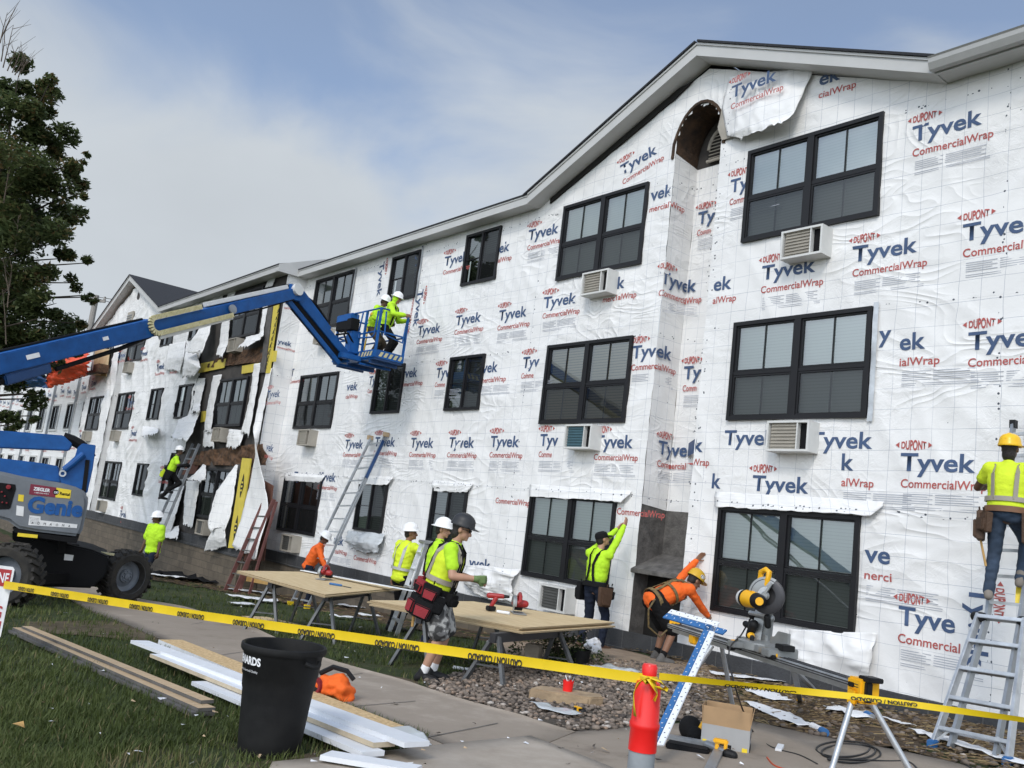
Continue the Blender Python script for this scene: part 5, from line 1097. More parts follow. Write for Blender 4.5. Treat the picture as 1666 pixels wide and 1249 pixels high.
    def glasses(s):
        b = MB()
        for sx in (-1, 1): b.ell(s.hd+s.HR @ V((sx*.034, .090, .010)), (.030, .010, .018), s.HR, 10, 6); b.cap(s.hd+s.HR @ V((sx*.068, .075, .015)), s.hd+s.HR @ V((sx*.082, -.01, .012)), .004, .004, 6)
        return s.emit(b, 'sunglasses', 'black_ink', s.root)
    def ring(s, b, t, e, hw, seg=26, ov=0.):
        # band round the trunk at height t along the spine
        TR = Matrix((s.sr, s.cf, s.u)).transposed(); rx, ry = (.182, .132) if t > .05 else (.176, .134)
        o = len(b.v)
        for k in range(seg):
            a = 2*PI*k/seg; p = TR @ V(((rx+e)*math.cos(a), (ry+e)*math.sin(a), 0))
            for z, g_ in ((-hw, 0), (hw, 0), (hw, .008), (-hw, .008)): b.v.append(s.pel+s.u*(t+z)+p*(1+g_/.14))
        for k in range(seg):
            for j in range(4): b.f.append([o+k*4+j, o+k*4+(j+1) % 4, o+((k+1) % seg)*4+(j+1) % 4, o+((k+1) % seg)*4+j]); b.m.append(0)
    def strap(s, b, path, w=.022, th=.006, e=.02):
        # strap laid over the trunk; path = (side, front/back, height) with side in body widths
        pts = []
        for sx, fy, t in path:
            ry = (.138 if t < .36 else .138-.32*max(0, t-.40))+e; pts.append(s.pel+s.u*t+s.sr*sx+s.cf*(fy*ry*math.sqrt(max(.12, 1-(sx/.19)**2))))
        for i in range(len(pts)-1):
            d = pts[i+1]-pts[i]; c = (pts[i]+pts[i+1])/2-s.pel-s.u*.3; c = c-s.u*c.dot(s.u); b.bar(pts[i]-d*.03, pts[i+1]+d*.03, w*2, th*2, up=c if c.length > .01 else s.cf)
    def suspenders(s, m, back='Y', e=.024, w=.02):
        b = MB()
        for sx in (-1, 1):
            s.strap(b, [(sx*.09, 1, .05), (sx*.10, 1, .2), (sx*.105, 1, .36), (sx*.10, .9, .46), (sx*.095, .35, .535), (sx*.09, -.4, .53), (sx*.07, -.95, .45), (sx*.035 if back == 'Y' else sx*.08, -1, .30), (sx*.05, -1, .15), (sx*.08, -1, .04)], w, .004, e)
        return s.emit(b, 'suspenders', m, s.root)
    def vest(s, m, band, e=.030):
        b = MB(); TR = Matrix((s.sr, s.cf, s.u)).transposed(); k = 1.10; b.ell(s.pel+s.u*.15, ((.158+e)*k, (.118+e)*k, .16+e), TR); b.ell(s.pel+s.u*.33, ((.168+e)*k, (.122+e)*k, .165+e), TR); b.ell(s.pel+s.u*.24, ((.160+e)*k, (.119+e)*k, .16+e), TR); b.ell(s.pel+s.u*.07, ((.160+e)*k, (.120+e)*k, .085+e), TR); b.ell(s.pel+s.u*.42, (.165+e, .10+e, .09+e), TR)
        v = s.emit(b, 'safety_vest', m, s.root, vox=s.vox); b = MB(); s.ring(b, .13, e+.004, .026); s.ring(b, .0, e+.008, .026) if False else None
        for sx in (-1, 1):
            s.strap(b, [(sx*.115, 1, .13), (sx*.12, 1, .28), (sx*.125, 1, .38), (sx*.125, .8, .46), (sx*.12, .2, .535), (sx*.12, -.6, .50), (sx*.12, -1, .40), (sx*.115, -1, .28), (sx*.11, -1, .13)], .024, .004, e+.012)
        s.emit(b, 'reflective_band', band, v); return v
    def belt(s, m, pm=None, pouches=(), e=.034, t=.02):
        b = MB(); s.ring(b, t, e, .032); bo = s.emit(b, 'tool_belt', m, s.root)
        for (ang, w, h, dz, mm, *m2) in pouches:
            a = math.radians(ang); TR = Matrix((V((1, 0, 0)), s.fw, s.u)).transposed(); dr = TR @ V((math.sin(a), math.cos(a), 0)); tg = s.u.cross(dr).normalized()
            c = s.pel+TR @ V(((.176+e)*math.sin(a), (.134+e)*math.cos(a), t-h/2+dz))+dr*.03; p = MB(); Rm_ = Matrix((tg, dr, s.u)).transposed()
            p.box(c, (w, .075, h), Rm_, taper=1.15); p.box(c+dr*.045-s.u*h*.12, (w*.75, .05, h*.6), Rm_, taper=1.2, m=1); p.bar(c+dr*.02+s.u*h*.5, c+dr*.03+s.u*(h*.5+.06), .02, .02)
            s.emit(p, 'pouch', [mm, m2[0] if m2 else mm], bo, bev=.014)
        return bo
    def held(s, i, d=.05): return s.T(s.hands[i]+(s.hands[i]-s.elb[i]).normalized()*d)
# -- front man in the vest
p = Person('person in dark grey hard hat, lime vest and camouflage shorts standing before the plywood tables', gp(692, 1107), (.70, .70), 1.76, spine=(0, .26, 1), look=(.05, 1, -.22), hands=((-.20, .40, 1.08), (.18, .43, 1.12)), elbows=((-.6, -1, -.6), (.7, -1, -.6)), skin='skin_light', feet=((-.11, .04, 0), (.12, -.02, 0)), vox=.009, curl=1.5)
p.shirt('lime', .62, tail=False); p.vest('lime_yellow', 'reflective_tan'); p.trousers('camo', .86, .020); p.shoes('tool_black', 'sock_white'); p.hair(long_=.02); p.hat('hat_grey', 'front'); p.glasses()
p.suspenders('black_cloth', 'X', .045, .026); p.belt('black_cloth', None, [(95, .17, .17, .05, 'black_cloth', 'pouch_red'), (98, .20, .20, -.12, 'black_cloth', 'pouch_red'), (135, .13, .14, .05, 'pouch_red', 'black_cloth'), (138, .15, .22, -.10, 'black_cloth', 'pouch_red'), (65, .13, .18, -.04, 'black_cloth'), (195, .15, .15, .06, 'pouch_red', 'black_cloth'), (225, .13, .24, 0, 'black_cloth'), (-75, .16, .24, 0, 'black_cloth', 'pouch_red'), (20, .14, .13, .02, 'black_cloth')])
b = MB(); b.cap(p.elb[1].lerp(p.hands[1], .92), p.hands[1], .036, .037); p.hand(b, 1, .004); p.emit(b, 'glove', 'glove_green', p.root, vox=.008)
b = MB(); q = p.pel+V((.0, -.2, -.12)); b.cap(q+V((.09, 0, .06)), q+V((.09, .0, -.26)), .014, .015, 8); p.emit(b, 'hammer_handle', 'amber', p.root)
# -- lime shirt, back to us, hand to his face
p = Person('person in white hard hat and long lime shirt with grey bands, seen from behind', gp(640, 1027), (-.12, .99), 1.80, spine=(.05, .05, 1), look=(.8, .8, .1), hands=((-.27, .05, .80), (.40, .36, 1.50)), elbows=((-.5, -1, 0), (1, .2, -.6)), skin='skin_mid')
p.shirt('lime_yellow', .75, .024); p.trousers('black_cloth'); p.shoes('tool_black'); p.hair(); p.hat('hat_white')
b = MB(); p.ring(b, .10, .032, .022)
for sx in (-1, 1): p.strap(b, [(sx*.09, -1, .12), (sx*.105, -1, .28), (sx*.11, -.95, .42), (sx*.11, -.3, .53), (sx*.11, .6, .48), (sx*.105, 1, .3), (sx*.09, 1, .12)], .024, .004, .036)
p.emit(b, 'reflective_band', 'reflective', p.root)
# -- the man behind the vest man
p = Person('person in white hard hat mostly hidden behind the man in the lime vest', gp(690, 1050), (.62, .78), 1.84, spine=(0, .05, 1), look=(.25, 1, -.1), hands=((-.25, .25, 1.05), (.25, .25, 1.05)), skin='skin_light')
p.shirt('lime', .6); p.trousers('dark_jeans'); p.shoes('boot_brown'); p.hair(); p.hat('hat_white')
p.suspenders('black_cloth')
# -- reaching up at the window
p = Person('person in black cap and tight lime long sleeve shirt reaching up at the window', gp(958, 1056), (-.08, 1), 1.78, spine=(-.01, .05, 1), look=(.45, 1, .35), hands=((.05, .36, 1.84), (.16, .40, 1.98)), elbows=((-.8, 0, -.5), (.9, .0, -.6)), feet=((-.15, -.06, 0), (.15, .08, 0)), skin='skin_light', curl=.4, toes=((-.3, 1, 0), (.3, 1, 0)))
p.shirt('lime', 2., .012, tail=False); p.trousers('dark_jeans'); p.shoes('boot_brown'); p.hair(); p.cap_('black_cloth'); p.suspenders('black_cloth', 'Y', .02); p.belt('black_cloth', None, [(100, .20, .28, -.02, 'leather'), (60, .14, .20, 0, 'black_cloth'), (-100, .18, .26, 0, 'black_cloth'), (-60, .12, .18, 0, 'black_cloth')])
# -- orange shirt, stooping
p = Person('person in orange shirt and gold hard hat stooping with one hand on the wrap', gp(1072, 1077), (.30, .95), 1.76, pel=(0, -.16, .84), spine=(0, 1, .46), look=(0, 1, -.55), whands=(wp(1133, 912, -.09), wp(1152, 1003, -.09)), hands=((-.16, .80, 1.38), (.10, .78, .60)), elbows=((-1, .2, -.3), (.6, .3, -1)), feet=((-.16, .04, 0), (.16, -.06, 0)), skin='skin_mid', curl=.35, vox=.0095)
p.shirt('orange_cloth', 2., .016); p.trousers('black_cloth', .88, .026); p.shoes('siding_grey', 'black_cloth'); p.hair(); p.hat('hat_gold', 'front')
b = MB()
for sx in (-1, 1): p.strap(b, [(sx*.08, -1, -.03), (sx*.07, -1, .15), (sx*.03, -1, .33), (sx*.08, -1, .45), (sx*.10, -.2, .54), (sx*.10, .9, .40), (sx*.09, 1, .2), (sx*.1, .8, .02)], .022, .004, .024)
p.ring(b, .24, .024, .02); p.ring(b, -.02, .034, .026); hn = p.emit(b, 'harness', 'harness_tan', p.root)
b = MB(); q = p.pel+V((.17, -.1, .02)); b.tube([q, q+V((.02, -.10, -.15)), q+V((.0, -.06, -.38)), q+V((.02, .12, -.50)), q+V((.02, .26, -.36)), q+V((.0, .28, -.1))], .013, 6); p.emit(b, 'lanyard', 'harness_tan', p.root)
b = MB(); Mx = Matrix.Translation(p.hd+p.HR @ V((.112, .01, .085))) @ (p.HR @ Matrix.Rotation(PI/2, 3, 'Y') @ Matrix.Rotation(.0, 3, 'X')).to_4x4(); b.lathe([(.0, .004), (.036, .004)], 20, Mx @ Matrix.Diagonal((.75, 1, 1, 1))); b.lathe([(.017, .006), (.027, .006)], 20, Mx @ Matrix.Diagonal((.75, 1, 1, 1)), 1, .35, 2*PI-.25); p.emit(b, 'hat_emblem', ['sock_white', 'black_ink'], p.root)
# -- on the ladder at the right edge
LADF = gp(1588, 1207)
mid = wp(1632, 978, -1.32)
p = Person('person in yellow hard hat and lime vest climbing the aluminium ladder at the right edge', mid, (-.15, 1), 1.58, pel=(.02, -.06, .95), spine=(.0, .06, 1), look=(.1, 1, .15), hands=((-.20, .34, 1.28), (.24, .36, 1.38)), feet=((-.13, -.06, 0), (.13, .14, .17)), skin='skin_dark', toes=((-.25, 1, 0), (.1, 1, 0)), vox=.0095)
p.shirt('lime_yellow', .5, .02, tail=False); p.vest('lime_yellow', 'reflective_tan', .026); p.trousers('blue_jeans'); p.shoes('boot_grey'); p.hair(long_=.03); p.hat('hat_yellow', 'front', -.12)
p.belt('tan_leather', None, [(-100, .20, .32, -.03, 'leather'), (-135, .14, .22, -.05, 'leather'), (100, .20, .32, -.03, 'leather'), (70, .14, .2, 0, 'leather')])
b = MB(); q = p.pel+V((-.25, -.05, -.25)); b.cap(q, q+V((.07, .02, -.34)), .012, .013, 8); p.emit(b, 'hammer_handle', 'amber', p.root)
# -- lime T-shirt beside the wheel
p = Person('person in bright lime T-shirt and white hard hat walking beside the boom lift wheel', gp(237, 958), (.35, -.94), 1.75, look=(.4, 1, -.1), hands=((-.27, .06, .80), (.28, .10, .82)), feet=((-.1, .14, 0), (.1, -.12, 0)), skin='skin_dark')
p.shirt('lime', .75, .036); p.trousers('dark_jeans'); p.shoes('tool_black'); p.hair(); p.hat('hat_white')
# -- stooping at the foot of the extension ladder
p = Person('person in orange hoodie and white hard hat bending at the foundation by the ladder', gp(497, 985), (.55, .84), 1.72, pel=(0, -.06, .90), spine=(.15, .42, 1), look=(.3, 1, -.5), hands=((-.26, .22, .92), (.50, .42, .82)), elbows=((-.8, -.6, 0), (1, -.4, 0)), skin='skin_dark')
p.shirt('orange_cloth', 2., .022); p.trousers('dark_jeans'); p.shoes('boot_brown'); p.hair(); p.hat('hat_white')
for i in (0, 1): b = MB(); p.hand(b, i, .006); b.cap(p.elb[i].lerp(p.hands[i], .7), p.hands[i], .05, .048); p.emit(b, 'glove', 'black_cloth', p.root, vox=.009)
# -- on the ladder against the wing
f0 = onp(262, 812, V((0, -2.05, 0)), V((0, 1, 0)))
p = Person('person in lime T-shirt with black gear climbing the ladder against the stripped wing', f0, (.30, 1), 1.62, pel=(.10, .12, .86), spine=(.10, .22, 1), look=(.5, 1, .1), hands=((.0, .52, 1.15), (.36, .55, 1.12)), feet=((-.10, .0, 0), (.12, .12, .22)), skin='skin_dark')
p.shirt('lime', .6, .02); p.trousers('black_cloth', 1., .02); p.shoes('tool_black'); p.hair(); p.hat('hat_white'); p.suspenders('black_cloth', 'X', .028, .03); p.belt('black_cloth', None, [(-100, .2, .28, 0, 'black_cloth'), (180, .2, .24, 0, 'lime_yellow'), (100, .2, .28, 0, 'black_cloth')])
for i in (0, 1): b = MB(); p.hand(b, i, .006); b.cap(p.elb[i], p.hands[i], .05, .04); p.emit(b, 'glove', 'black_cloth', p.root, vox=.009)
# -- two in the raised basket
p = Person('person in raised platform wearing lime jacket with a yellow harness collar, left of two', (-16.98, -1.17, 4.525), (.85, .50), 1.62, pel=(0, -.10, .80), spine=(0, .34, 1), look=(.25, 1, -.35), hands=((-.2, .30, .95), (.26, .34, .92)), skin='skin_dark')
p.shirt('lime', 2., .024); p.trousers('brown_work'); p.shoes('boot_brown'); p.hair(); p.hat('hat_white')
b = MB()
for sx in (-1, 1): p.strap(b, [(sx*.09, -1, .0), (sx*.09, -1, .2), (sx*.05, -1, .36), (sx*.09, -.9, .47), (sx*.10, -.2, .545), (sx*.10, .8, .45), (sx*.09, 1, .25)], .024, .005, .034)
p.ring(b, .30, .036, .03); p.emit(b, 'harness', 'harness_yellow', p.root)
b = MB(); q = p.pel+V((.16, -.05, 0)); b.tube([q, q+V((.02, .03, -.25)), q+V((.0, .0, -.6))], .018, 6); p.emit(b, 'lanyard', 'harness_yellow', p.root)
p = Person('person in raised platform with a lime hood under a white hard hat, right of two', (-16.52, -1.13, 4.525), (.75, .66), 1.62, pel=(0, -.10, .82), spine=(0, .30, 1), look=(.3, 1, -.30), hands=((-.18, .36, 1.02), (.22, .42, 1.06)), skin='skin_mid')
p.shirt('lime', 2., .024, hood=True); p.trousers('black_cloth'); p.shoes('boot_brown'); p.hat('hat_white'); p.suspenders('black_cloth', 'X', .032)
# ================================================================== SITE OBJECTS
def flat(v): v = V(v); v.z = 0; return v.normalized()
def mbx(name, m, parent, fn, **k): b = MB(); fn(b); return b.build(name, m, parent, **k)
# ---- plywood on saw horses
def ply(label, corners, zt, th=.018, group='plywood sheets on the saw horses'):
    t = thing('plywood_sheet', label, 'plywood sheet', sum(corners, V((0, 0, 0)))/4, group)
    b = MB(); c = [V((p.x, p.y, zt-th)) for p in corners]; b.prism(c, (0, 0, th)); b.m = [0 if i < 2 else 1 for i in range(len(b.f))]; b.build('panel', ['plywood', 'ply_edge'], t); return t
def sawhorse(p, q, label, metal='dark_metal', spl=.17):
    p, q = V(p), V(q); t = thing('saw_horse', label, 'saw horse', V(((p.x+q.x)/2, (p.y+q.y)/2, G((p.x+q.x)/2, (p.y+q.y)/2))), 'saw horses under the plywood'); d = flat(q-p); s = V((-d.y, d.x, 0))
    b = MB(); b.bar(p-V((0, 0, .05)), q-V((0, 0, .05)), .07, .10); b.build('beam', metal, t)
    for e, sg in ((p+d*.08, -1), (q-d*.08, 1)):
        a = MB()
        for w in (-1, 1):
            ft = e+s*(w*spl*1.5)+d*(sg*.16); ft.z = G(ft.x, ft.y)-.01; lg = MB(); lg.bar(e+s*(w*.03)-V((0, 0, .04)), ft, .06, .035, up=s); lg.build('leg', 'horse_grey', t)
            k = (e+s*(w*.03)).lerp(ft, .62); a.v.append(k) 
        b = MB(); b.bar(a.v[0], a.v[1], .04, .015); b.build('brace', 'horse_grey', t)
ZL = .15
cl_ = [pz(*q, ZL) for q in ((386, 928), (529, 967), (660, 955), (505, 930))]
ply('lower plywood sheet on the far saw horses, its edge showing under the top sheet', [p+V((.06, -.03, 0)) for p in cl_], ZL-.020); ply('top plywood sheet of the far table, with red saw and white trim on it', cl_, ZL)
a, b_ = pz(440, 946, ZL-.04), pz(505, 938, ZL-.04); sawhorse(a, b_, 'saw horse under the left end of the far plywood table')
a, b_ = pz(532, 966, ZL-.04), pz(600, 958, ZL-.04); sawhorse(a, b_, 'saw horse under the right end of the far plywood table')
ZR = .25
cr_ = [pz(*q, ZR) for q in ((602, 976), (850, 1021), (1000, 1012), (770, 978))]
for k, lb in ((2, 'bottom plywood sheet of the stack on the near saw horses'), (1, 'middle plywood sheet of the stack on the near saw horses'), (0, 'top plywood sheet of the near table beneath two red power tools')):
    ply(lb, [p+V((.03*k*(-1)**k, -.02*k, 0)) for p in cr_], ZR-.021*k)
a, b_ = pz(802, 1030, ZR-.07), pz(912, 1022, ZR-.07); sawhorse(a, b_, 'saw horse under the right end of the near plywood stack')
a, b_ = pz(682, 1000, ZR-.07), pz(800, 990, ZR-.07); sawhorse(a, b_, 'saw horse behind the front man under the near plywood stack')
# ---- power tools
def circ_saw(P, dr, label, s=1., group=None):
    t = thing('circular_saw', label, 'circular saw', P, group); d = flat(dr); n = V((d.y, -d.x, 0)); R = Matrix((d, n, V((0, 0, 1)))).transposed(); w = lambda x, y, z: V(P)+R @ V((x*s, y*s, z*s))
    def o(fn, nm_, m, **k): b = MB(); fn(b); b.build(nm_, m, t, **k)
    mx = Matrix.Translation(w(0, .06, .10)) @ (R @ Matrix.Rotation(PI/2, 3, 'X')).to_4x4() @ Matrix.Scale(s, 4)
    o(lambda b: b.lathe([(0, -.001), (.082, -.001), (.082, .001), (0, .001)], 32, mx), 'blade', 'light_metal')
    o(lambda b: b.lathe([(.02, -.02), (.095, -.02), (.098, .0), (.095, .02), (.02, .02)], 24, mx, 0, -.2, PI+.2), 'blade_guard', 'saw_grey', smooth=True)
    o(lambda b: b.box(w(0, .0, .008), (.30*s, .15*s, .008*s), R), 'base_plate', 'saw_grey')
    def body(b):
        b.cap(w(-.02, .04, .11), w(-.02, -.07, .11), .045*s, .04*s); b.tube([w(.06, .0, .13), w(.05, .0, .19), w(-.02, .0, .215), (w(-.10, 0, .19)), w(-.13, .0, .13), w(-.11, 0, .085)], .021*s, 8); b.cap(w(.05, .02, .12), w(-.10, .0, .09), .03*s, .03*s)
    o(body, 'motor_body', 'tool_red', smooth=True); o(lambda b: b.box(w(-.14, -.01, .07), (.07*s, .10*s, .09*s), R), 'battery', 'tool_black', bev=.008)
circ_saw(pz(843, 998, ZR+.002), (.8, -.5, 0), 'red and black circular saw lying on the near plywood stack', 1.15)
circ_saw(pz(527, 943, ZL+.002), (.6, -.8, 0), 'small red circular saw standing on the far plywood table', 1.05)
P = pz(798, 994, ZR+.002); t = thing('impact_driver', 'red and black cordless driver standing left of the circular saw', 'driver', P)
mbx('battery', 'tool_black', t, lambda b: b.box(P+V((0, 0, .035)), (.08, .12, .06)), bev=.01); mbx('handle', 'tool_red', t, lambda b: (b.cap(P+V((0, 0, .06)), P+V((.03, .04, .17)), .026, .03), b.cap(P+V((-.04, -.02, .19)), P+V((.09, .10, .20)), .036, .03)), smooth=True); mbx('chuck', 'tool_black', t, lambda b: b.tube([P+V((.09, .10, .20)), P+V((.15, .16, .205))], [.026, .016], 10))
P = pz(818, 999, ZR); o = MB().tube([P+V((-.07, -.04, .022)), P+V((.07, .05, .022))], .02, 12).build('caulk_tube', 'white_board', org=P, smooth=True); tag(o, 'white tube lying on the near plywood between the red tools', 'tube')
P = gp(750, 1091); o = MB().tube([P+V((-.08, -.06, .025)), P+V((.07, .07, .025))], .02, 12).build('caulk_tube', 'white_board', org=P, smooth=True); tag(o, 'white tube dropped in the grass right of the man in shorts', 'tube')
P = pz(547, 953, ZL); t = thing('chisel', 'dark blue handled tool lying flat on the far plywood table', 'chisel', P); mbx('handle', 'ruler_blue', t, lambda b: b.cap(P+V((-.10, -.05, .018)), P+V((.06, .05, .018)), .018, .016)); mbx('blade', 'dark_metal', t, lambda b: b.bar(P+V((.06, .05, .014)), P+V((.2, .14, .006)), .03, .008))
a, b_ = pz(492, 929, ZL+.01), pz(690, 966, ZL+.05); t = thing('trim_strip', 'long white and black trim strip along the back of the far table', 'trim strip', a); mbx('strip', 'white_board', t, lambda b: b.bar(a+V((0, 0, .014)), b_+V((0, 0, .014)), .10, .012)); mbx('edge', 'tool_black', t, lambda b: b.bar(a+V((.03, .08, .02)), b_+V((.03, .08, .02)), .05, .025))
# ---- ladders
def rungs(L0, L1, R0, R1, n, dep, hgt, b, off0=.06): 
    for k in range(n):
        u = (k+.6)/n; b.bar(L0.lerp(L1, u), R0.lerp(R1, u), dep, hgt, up=V((0, 0, 1)))
def ladder(label, L0, L1, R0, R1, n, m, rail=(.03, .08), rm=None, name='ladder', cat='ladder'):
    t = thing(name, label, cat, (L0+R0)/2); nrm_ = (R0-L0).cross(L1-L0).normalized()
    for A, Bq in ((L0, L1), (R0, R1)): b = MB(); b.bar(A, Bq, rail[0], rail[1], up=nrm_); b.build('rail', m, t)
    for k in range(n): u = (k+.5)/n; b = MB(); b.bar(L0.lerp(L1, u), R0.lerp(R1, u), .055, .028, up=V((0, 0, 1))); b.build('rung', rm or m, t)
    return t
g0 = gp(472, 984); g1 = gp(499, 990); t1, t2 = wp(603, 714, -.06), wp(629, 709, -.06)
ladder('aluminium extension ladder leaning on the printed wrap left of the small window', g0, t1, g1, t2, 13, 'galv', (.025, .05), 'light_metal')
ex_ = bpy.data.objects['ladder']; mbx('fly_rail', 'light_metal', ex_, lambda b: (b.bar(g0.lerp(t1, .35)+V((.04, -.04, .02)), t1+V((.04, -.03, .02)), .02, .04), b.bar((g1).lerp(t2, .35)+V((-.04, -.04, .02)), t2+V((-.04, -.03, .02)), .02, .04)))
mbx('blue_sticker', 'lift_blue_dark', ex_, lambda b: b.bar((g1).lerp(t2, .74)+V((.012, -.03, 0)), (g1).lerp(t2, .97)+V((.012, -.03, 0)), .02, .07)); mbx('foot', 'tape_yellow', ex_, lambda b: (b.box(g0+V((0, 0, .04)), (.07, .12, .08)), b.box(g1+V((0, 0, .04)), (.07, .12, .08))))
mbx('end_cap', 'siding_tan', ex_, lambda b: (b.box(t1+V((0, -.02, .03)), (.09, .12, .10)), b.box(t2+V((0, -.02, .03)), (.09, .12, .10))))
Lb, Rb, Lt, Rt = wp(370, 940, -1.35), wp(384, 951, -1.35), wp(431, 812, -.80), wp(446, 812, -.80); Lb.z = G(Lb.x, Lb.y); Rb.z = G(Rb.x, Rb.y)
lr_ = ladder('red brown fibreglass ladder leaning in the corner beside the yellow board', Lb, Lt, Rb, Rt, 8, 'ladder_red', (.035, .10), 'siding_grey'); mbx('rear_rail', 'ladder_red', lr_, lambda b: (b.bar(Rb+V((.30, .25, 0)), Rt+V((.06, .05, -.05)), .03, .07), b.bar(Lb+V((.30, .25, 0)), Lt+V((.06, .05, -.05)), .03, .07)))
Lb, Rb, Lt, Rt = wp(226, 893, -2.35), wp(240, 898, -2.35), wp(314, 722, -.72), wp(324, 722, -.72)
for q in (Lb, Rb): q.z = G(q.x, q.y)
ladder('grey ladder leaning against the stripped wing, a man climbing it', Lb, Lt, Rb, Rt, 12, 'galv')
def stepladder(P, d, label, h=1.5, w=.45):
    t = thing('step_ladder', label, 'step ladder', P); d = flat(d); s = V((-d.y, d.x, 0)); T = V(P)+V((0, 0, h))
    for sx in (-1, 1):
        mbx('rail', 'light_metal', t, lambda b: b.bar(V(P)+s*(sx*w*.62)-d*.38, T+s*(sx*w*.36)-d*.06, .03, .07)); mbx('rear_rail', 'galv', t, lambda b: b.bar(V(P)+s*(sx*w*.58)+d*.42, T+s*(sx*w*.34)+d*.06, .03, .05))
    for k in range(5):
        u = (k+.8)/5.4; c = (V(P)-d*.38).lerp(T-d*.06, u); ww_ = w*(.62-.26*u); mbx('step', 'light_metal', t, lambda b: b.bar(c-s*ww_, c+s*ww_, .09, .025))
        c2 = (V(P)+d*.42).lerp(T+d*.06, u); mbx('rear_brace', 'galv', t, lambda b: b.bar(c2-s*ww_*.95, c2+s*ww_*.95, .03, .02))
    mbx('top_cap', 'saw_grey', t, lambda b: b.box(T+V((0, 0, .02)), (.24, w*.9, .05), Matrix((d, s, V((0, 0, 1)))).transposed()), bev=.01); return t
stepladder(gp(676, 1034), (.35, .93, 0), 'aluminium step ladder standing between the two men in white hard hats')
# multi-position ladder at the right edge
LF0, RF0 = gp(1517, 1217), gp(1640, 1246); LO, RO = wp(1593, 1000, -1.40), wp(1668, 1008, -1.40)
t = thing('articulated_ladder', 'aluminium multi position ladder at the right edge with a climber on it', 'ladder', (LF0+RF0)/2); nn = (RF0-LF0).cross(LO-LF0).normalized()
for A, Bq in ((LF0, LO), (RF0, RO)): mbx('rail', 'light_metal', t, lambda b: b.bar(A, Bq, .03, .085, up=nn), bev=.004); mbx('foot', 'ruler_blue', t, lambda b: b.box(A+V((0, 0, .035)), (.07, .10, .08)), bev=.01)
for k in range(5): u = (.14, .36, .58, .79, .985)[k]; mbx('rung', 'light_metal', t, lambda b: b.bar(LF0.lerp(LO, u), RF0.lerp(RO, u), .085, .035, up=V((0, .35, 1))), bev=.004)
dU = (LO-LF0); LI0, RI0 = LF0.lerp(RF0, .20)+dU*.02+V((0, .05, 0)), LF0.lerp(RF0, .80)+dU*.02+V((0, .05, 0)); LI1 = wp(1649, 690, -.16); wI = (RI0-LI0)*.95; RI1 = LI1+wI; LI1b = LO.lerp(RO, .14)+V((0, .05, 0)); RI1b = LO.lerp(RO, .86)+V((0, .05, 0))
for A, Bq, Cq in ((LI0, LI1b, LI1), (RI0, RI1b, RI1)): mbx('inner_rail', 'galv', t, lambda b: (b.bar(A, Bq, .03, .07, up=nn), b.bar(Bq, Cq, .03, .07, up=nn)))
for k in range(8): u = (k+.5)/8; mbx('inner_rung', 'light_metal', t, lambda b: b.bar(LI1b.lerp(LI1, u), RI1b.lerp(RI1, u), .07, .03))
for A, Bq in ((LF0, LI0), (RF0, RI0)): mbx('brace', 'light_metal', t, lambda b: b.bar(A.lerp(LO if A is LF0 else RO, .05), (LF0.lerp(RF0, .18 if A is LF0 else .82)).lerp(LO.lerp(RO, .18 if A is LF0 else .82), .16), .025, .02))
for A in (LO, RO): mbx('hinge', 'tool_black', t, lambda b: b.cap(A-V((.03, 0, .02)), A+V((.03, 0, -.02)), .05, .05))
for A in (LI1, RI1): mbx('end_cap', 'tool_black', t, lambda b: b.box(A, (.06, .08, .09)))
mbx('green_pole', 'decal_yellow', t, lambda b: b.bar(wp(1657, 985, -1.2), wp(1662, 900, -1.0), .06, .02))
# ---- mitre saw on its stand
SA, SB = pz(1096, 1018, .50), pz(1412, 1118, .50); sd = flat(SB-SA); sn = V((-sd.y, sd.x, 0)); SR = Matrix((sd, sn, V((0, 0, 1)))).transposed()
t = thing('saw_stand', 'aluminium mitre saw stand with yellow brackets and splayed legs', 'saw stand', V((SA.x, SA.y, G(SA.x, SA.y))))
def srail(b):
    for w, h in ((-.06, .0), (-.02, .004), (.02, .004), (.06, .0), (0, -.04)): b.bar(SA+sn*w+V((0, 0, h)), SB+sn*w+V((0, 0, h)), .03, .045)
mbx('rail', 'light_metal', t, srail, bev=.006); mbx('groove_shade', 'dark_metal', t, lambda b: [b.bar(SA+sn*x+V((0, 0, .0275)), SB+sn*x+V((0, 0, .0275)), .008, .006) for x in (-.04, .0, .04)]+[b.bar(SA-sn*.077+V((0, 0, z)), SB-sn*.077+V((0, 0, z)), .006, .008) for z in (-.008, .01)])  # dark strips laid on the rail paint the shade of its grooves
for e, sg in ((SB, 1), (SA+sd*.9, -1)):
    for w in (-1, 1):
        ft = e+sn*(w*.36)+sd*(sg*.12); ft.z = G(ft.x, ft.y)+.02; mbx('leg', 'light_metal', t, lambda b: b.tube([e+sn*(w*.05)-sd*.08*sg-V((0, 0, .06)), ft], .022, 10), smooth=True); mbx('rubber_foot', 'tool_black', t, lambda b: b.tube([ft+V((0, 0, .02)), ft-V((0, 0, .03))], .03, 10))
for px in ((1302, 1142), (1333, 1130)):
    ft = gp(*px); tp_ = SA.lerp(SB, .69)-V((0, 0, .05)); mbx('leg', 'galv', t, lambda b: b.bar(tp_+sn*.04, ft, .05, .025)); mbx('rubber_foot', 'tool_yellow', t, lambda b: b.box(ft+V((0, 0, .02)), (.06, .06, .05)))
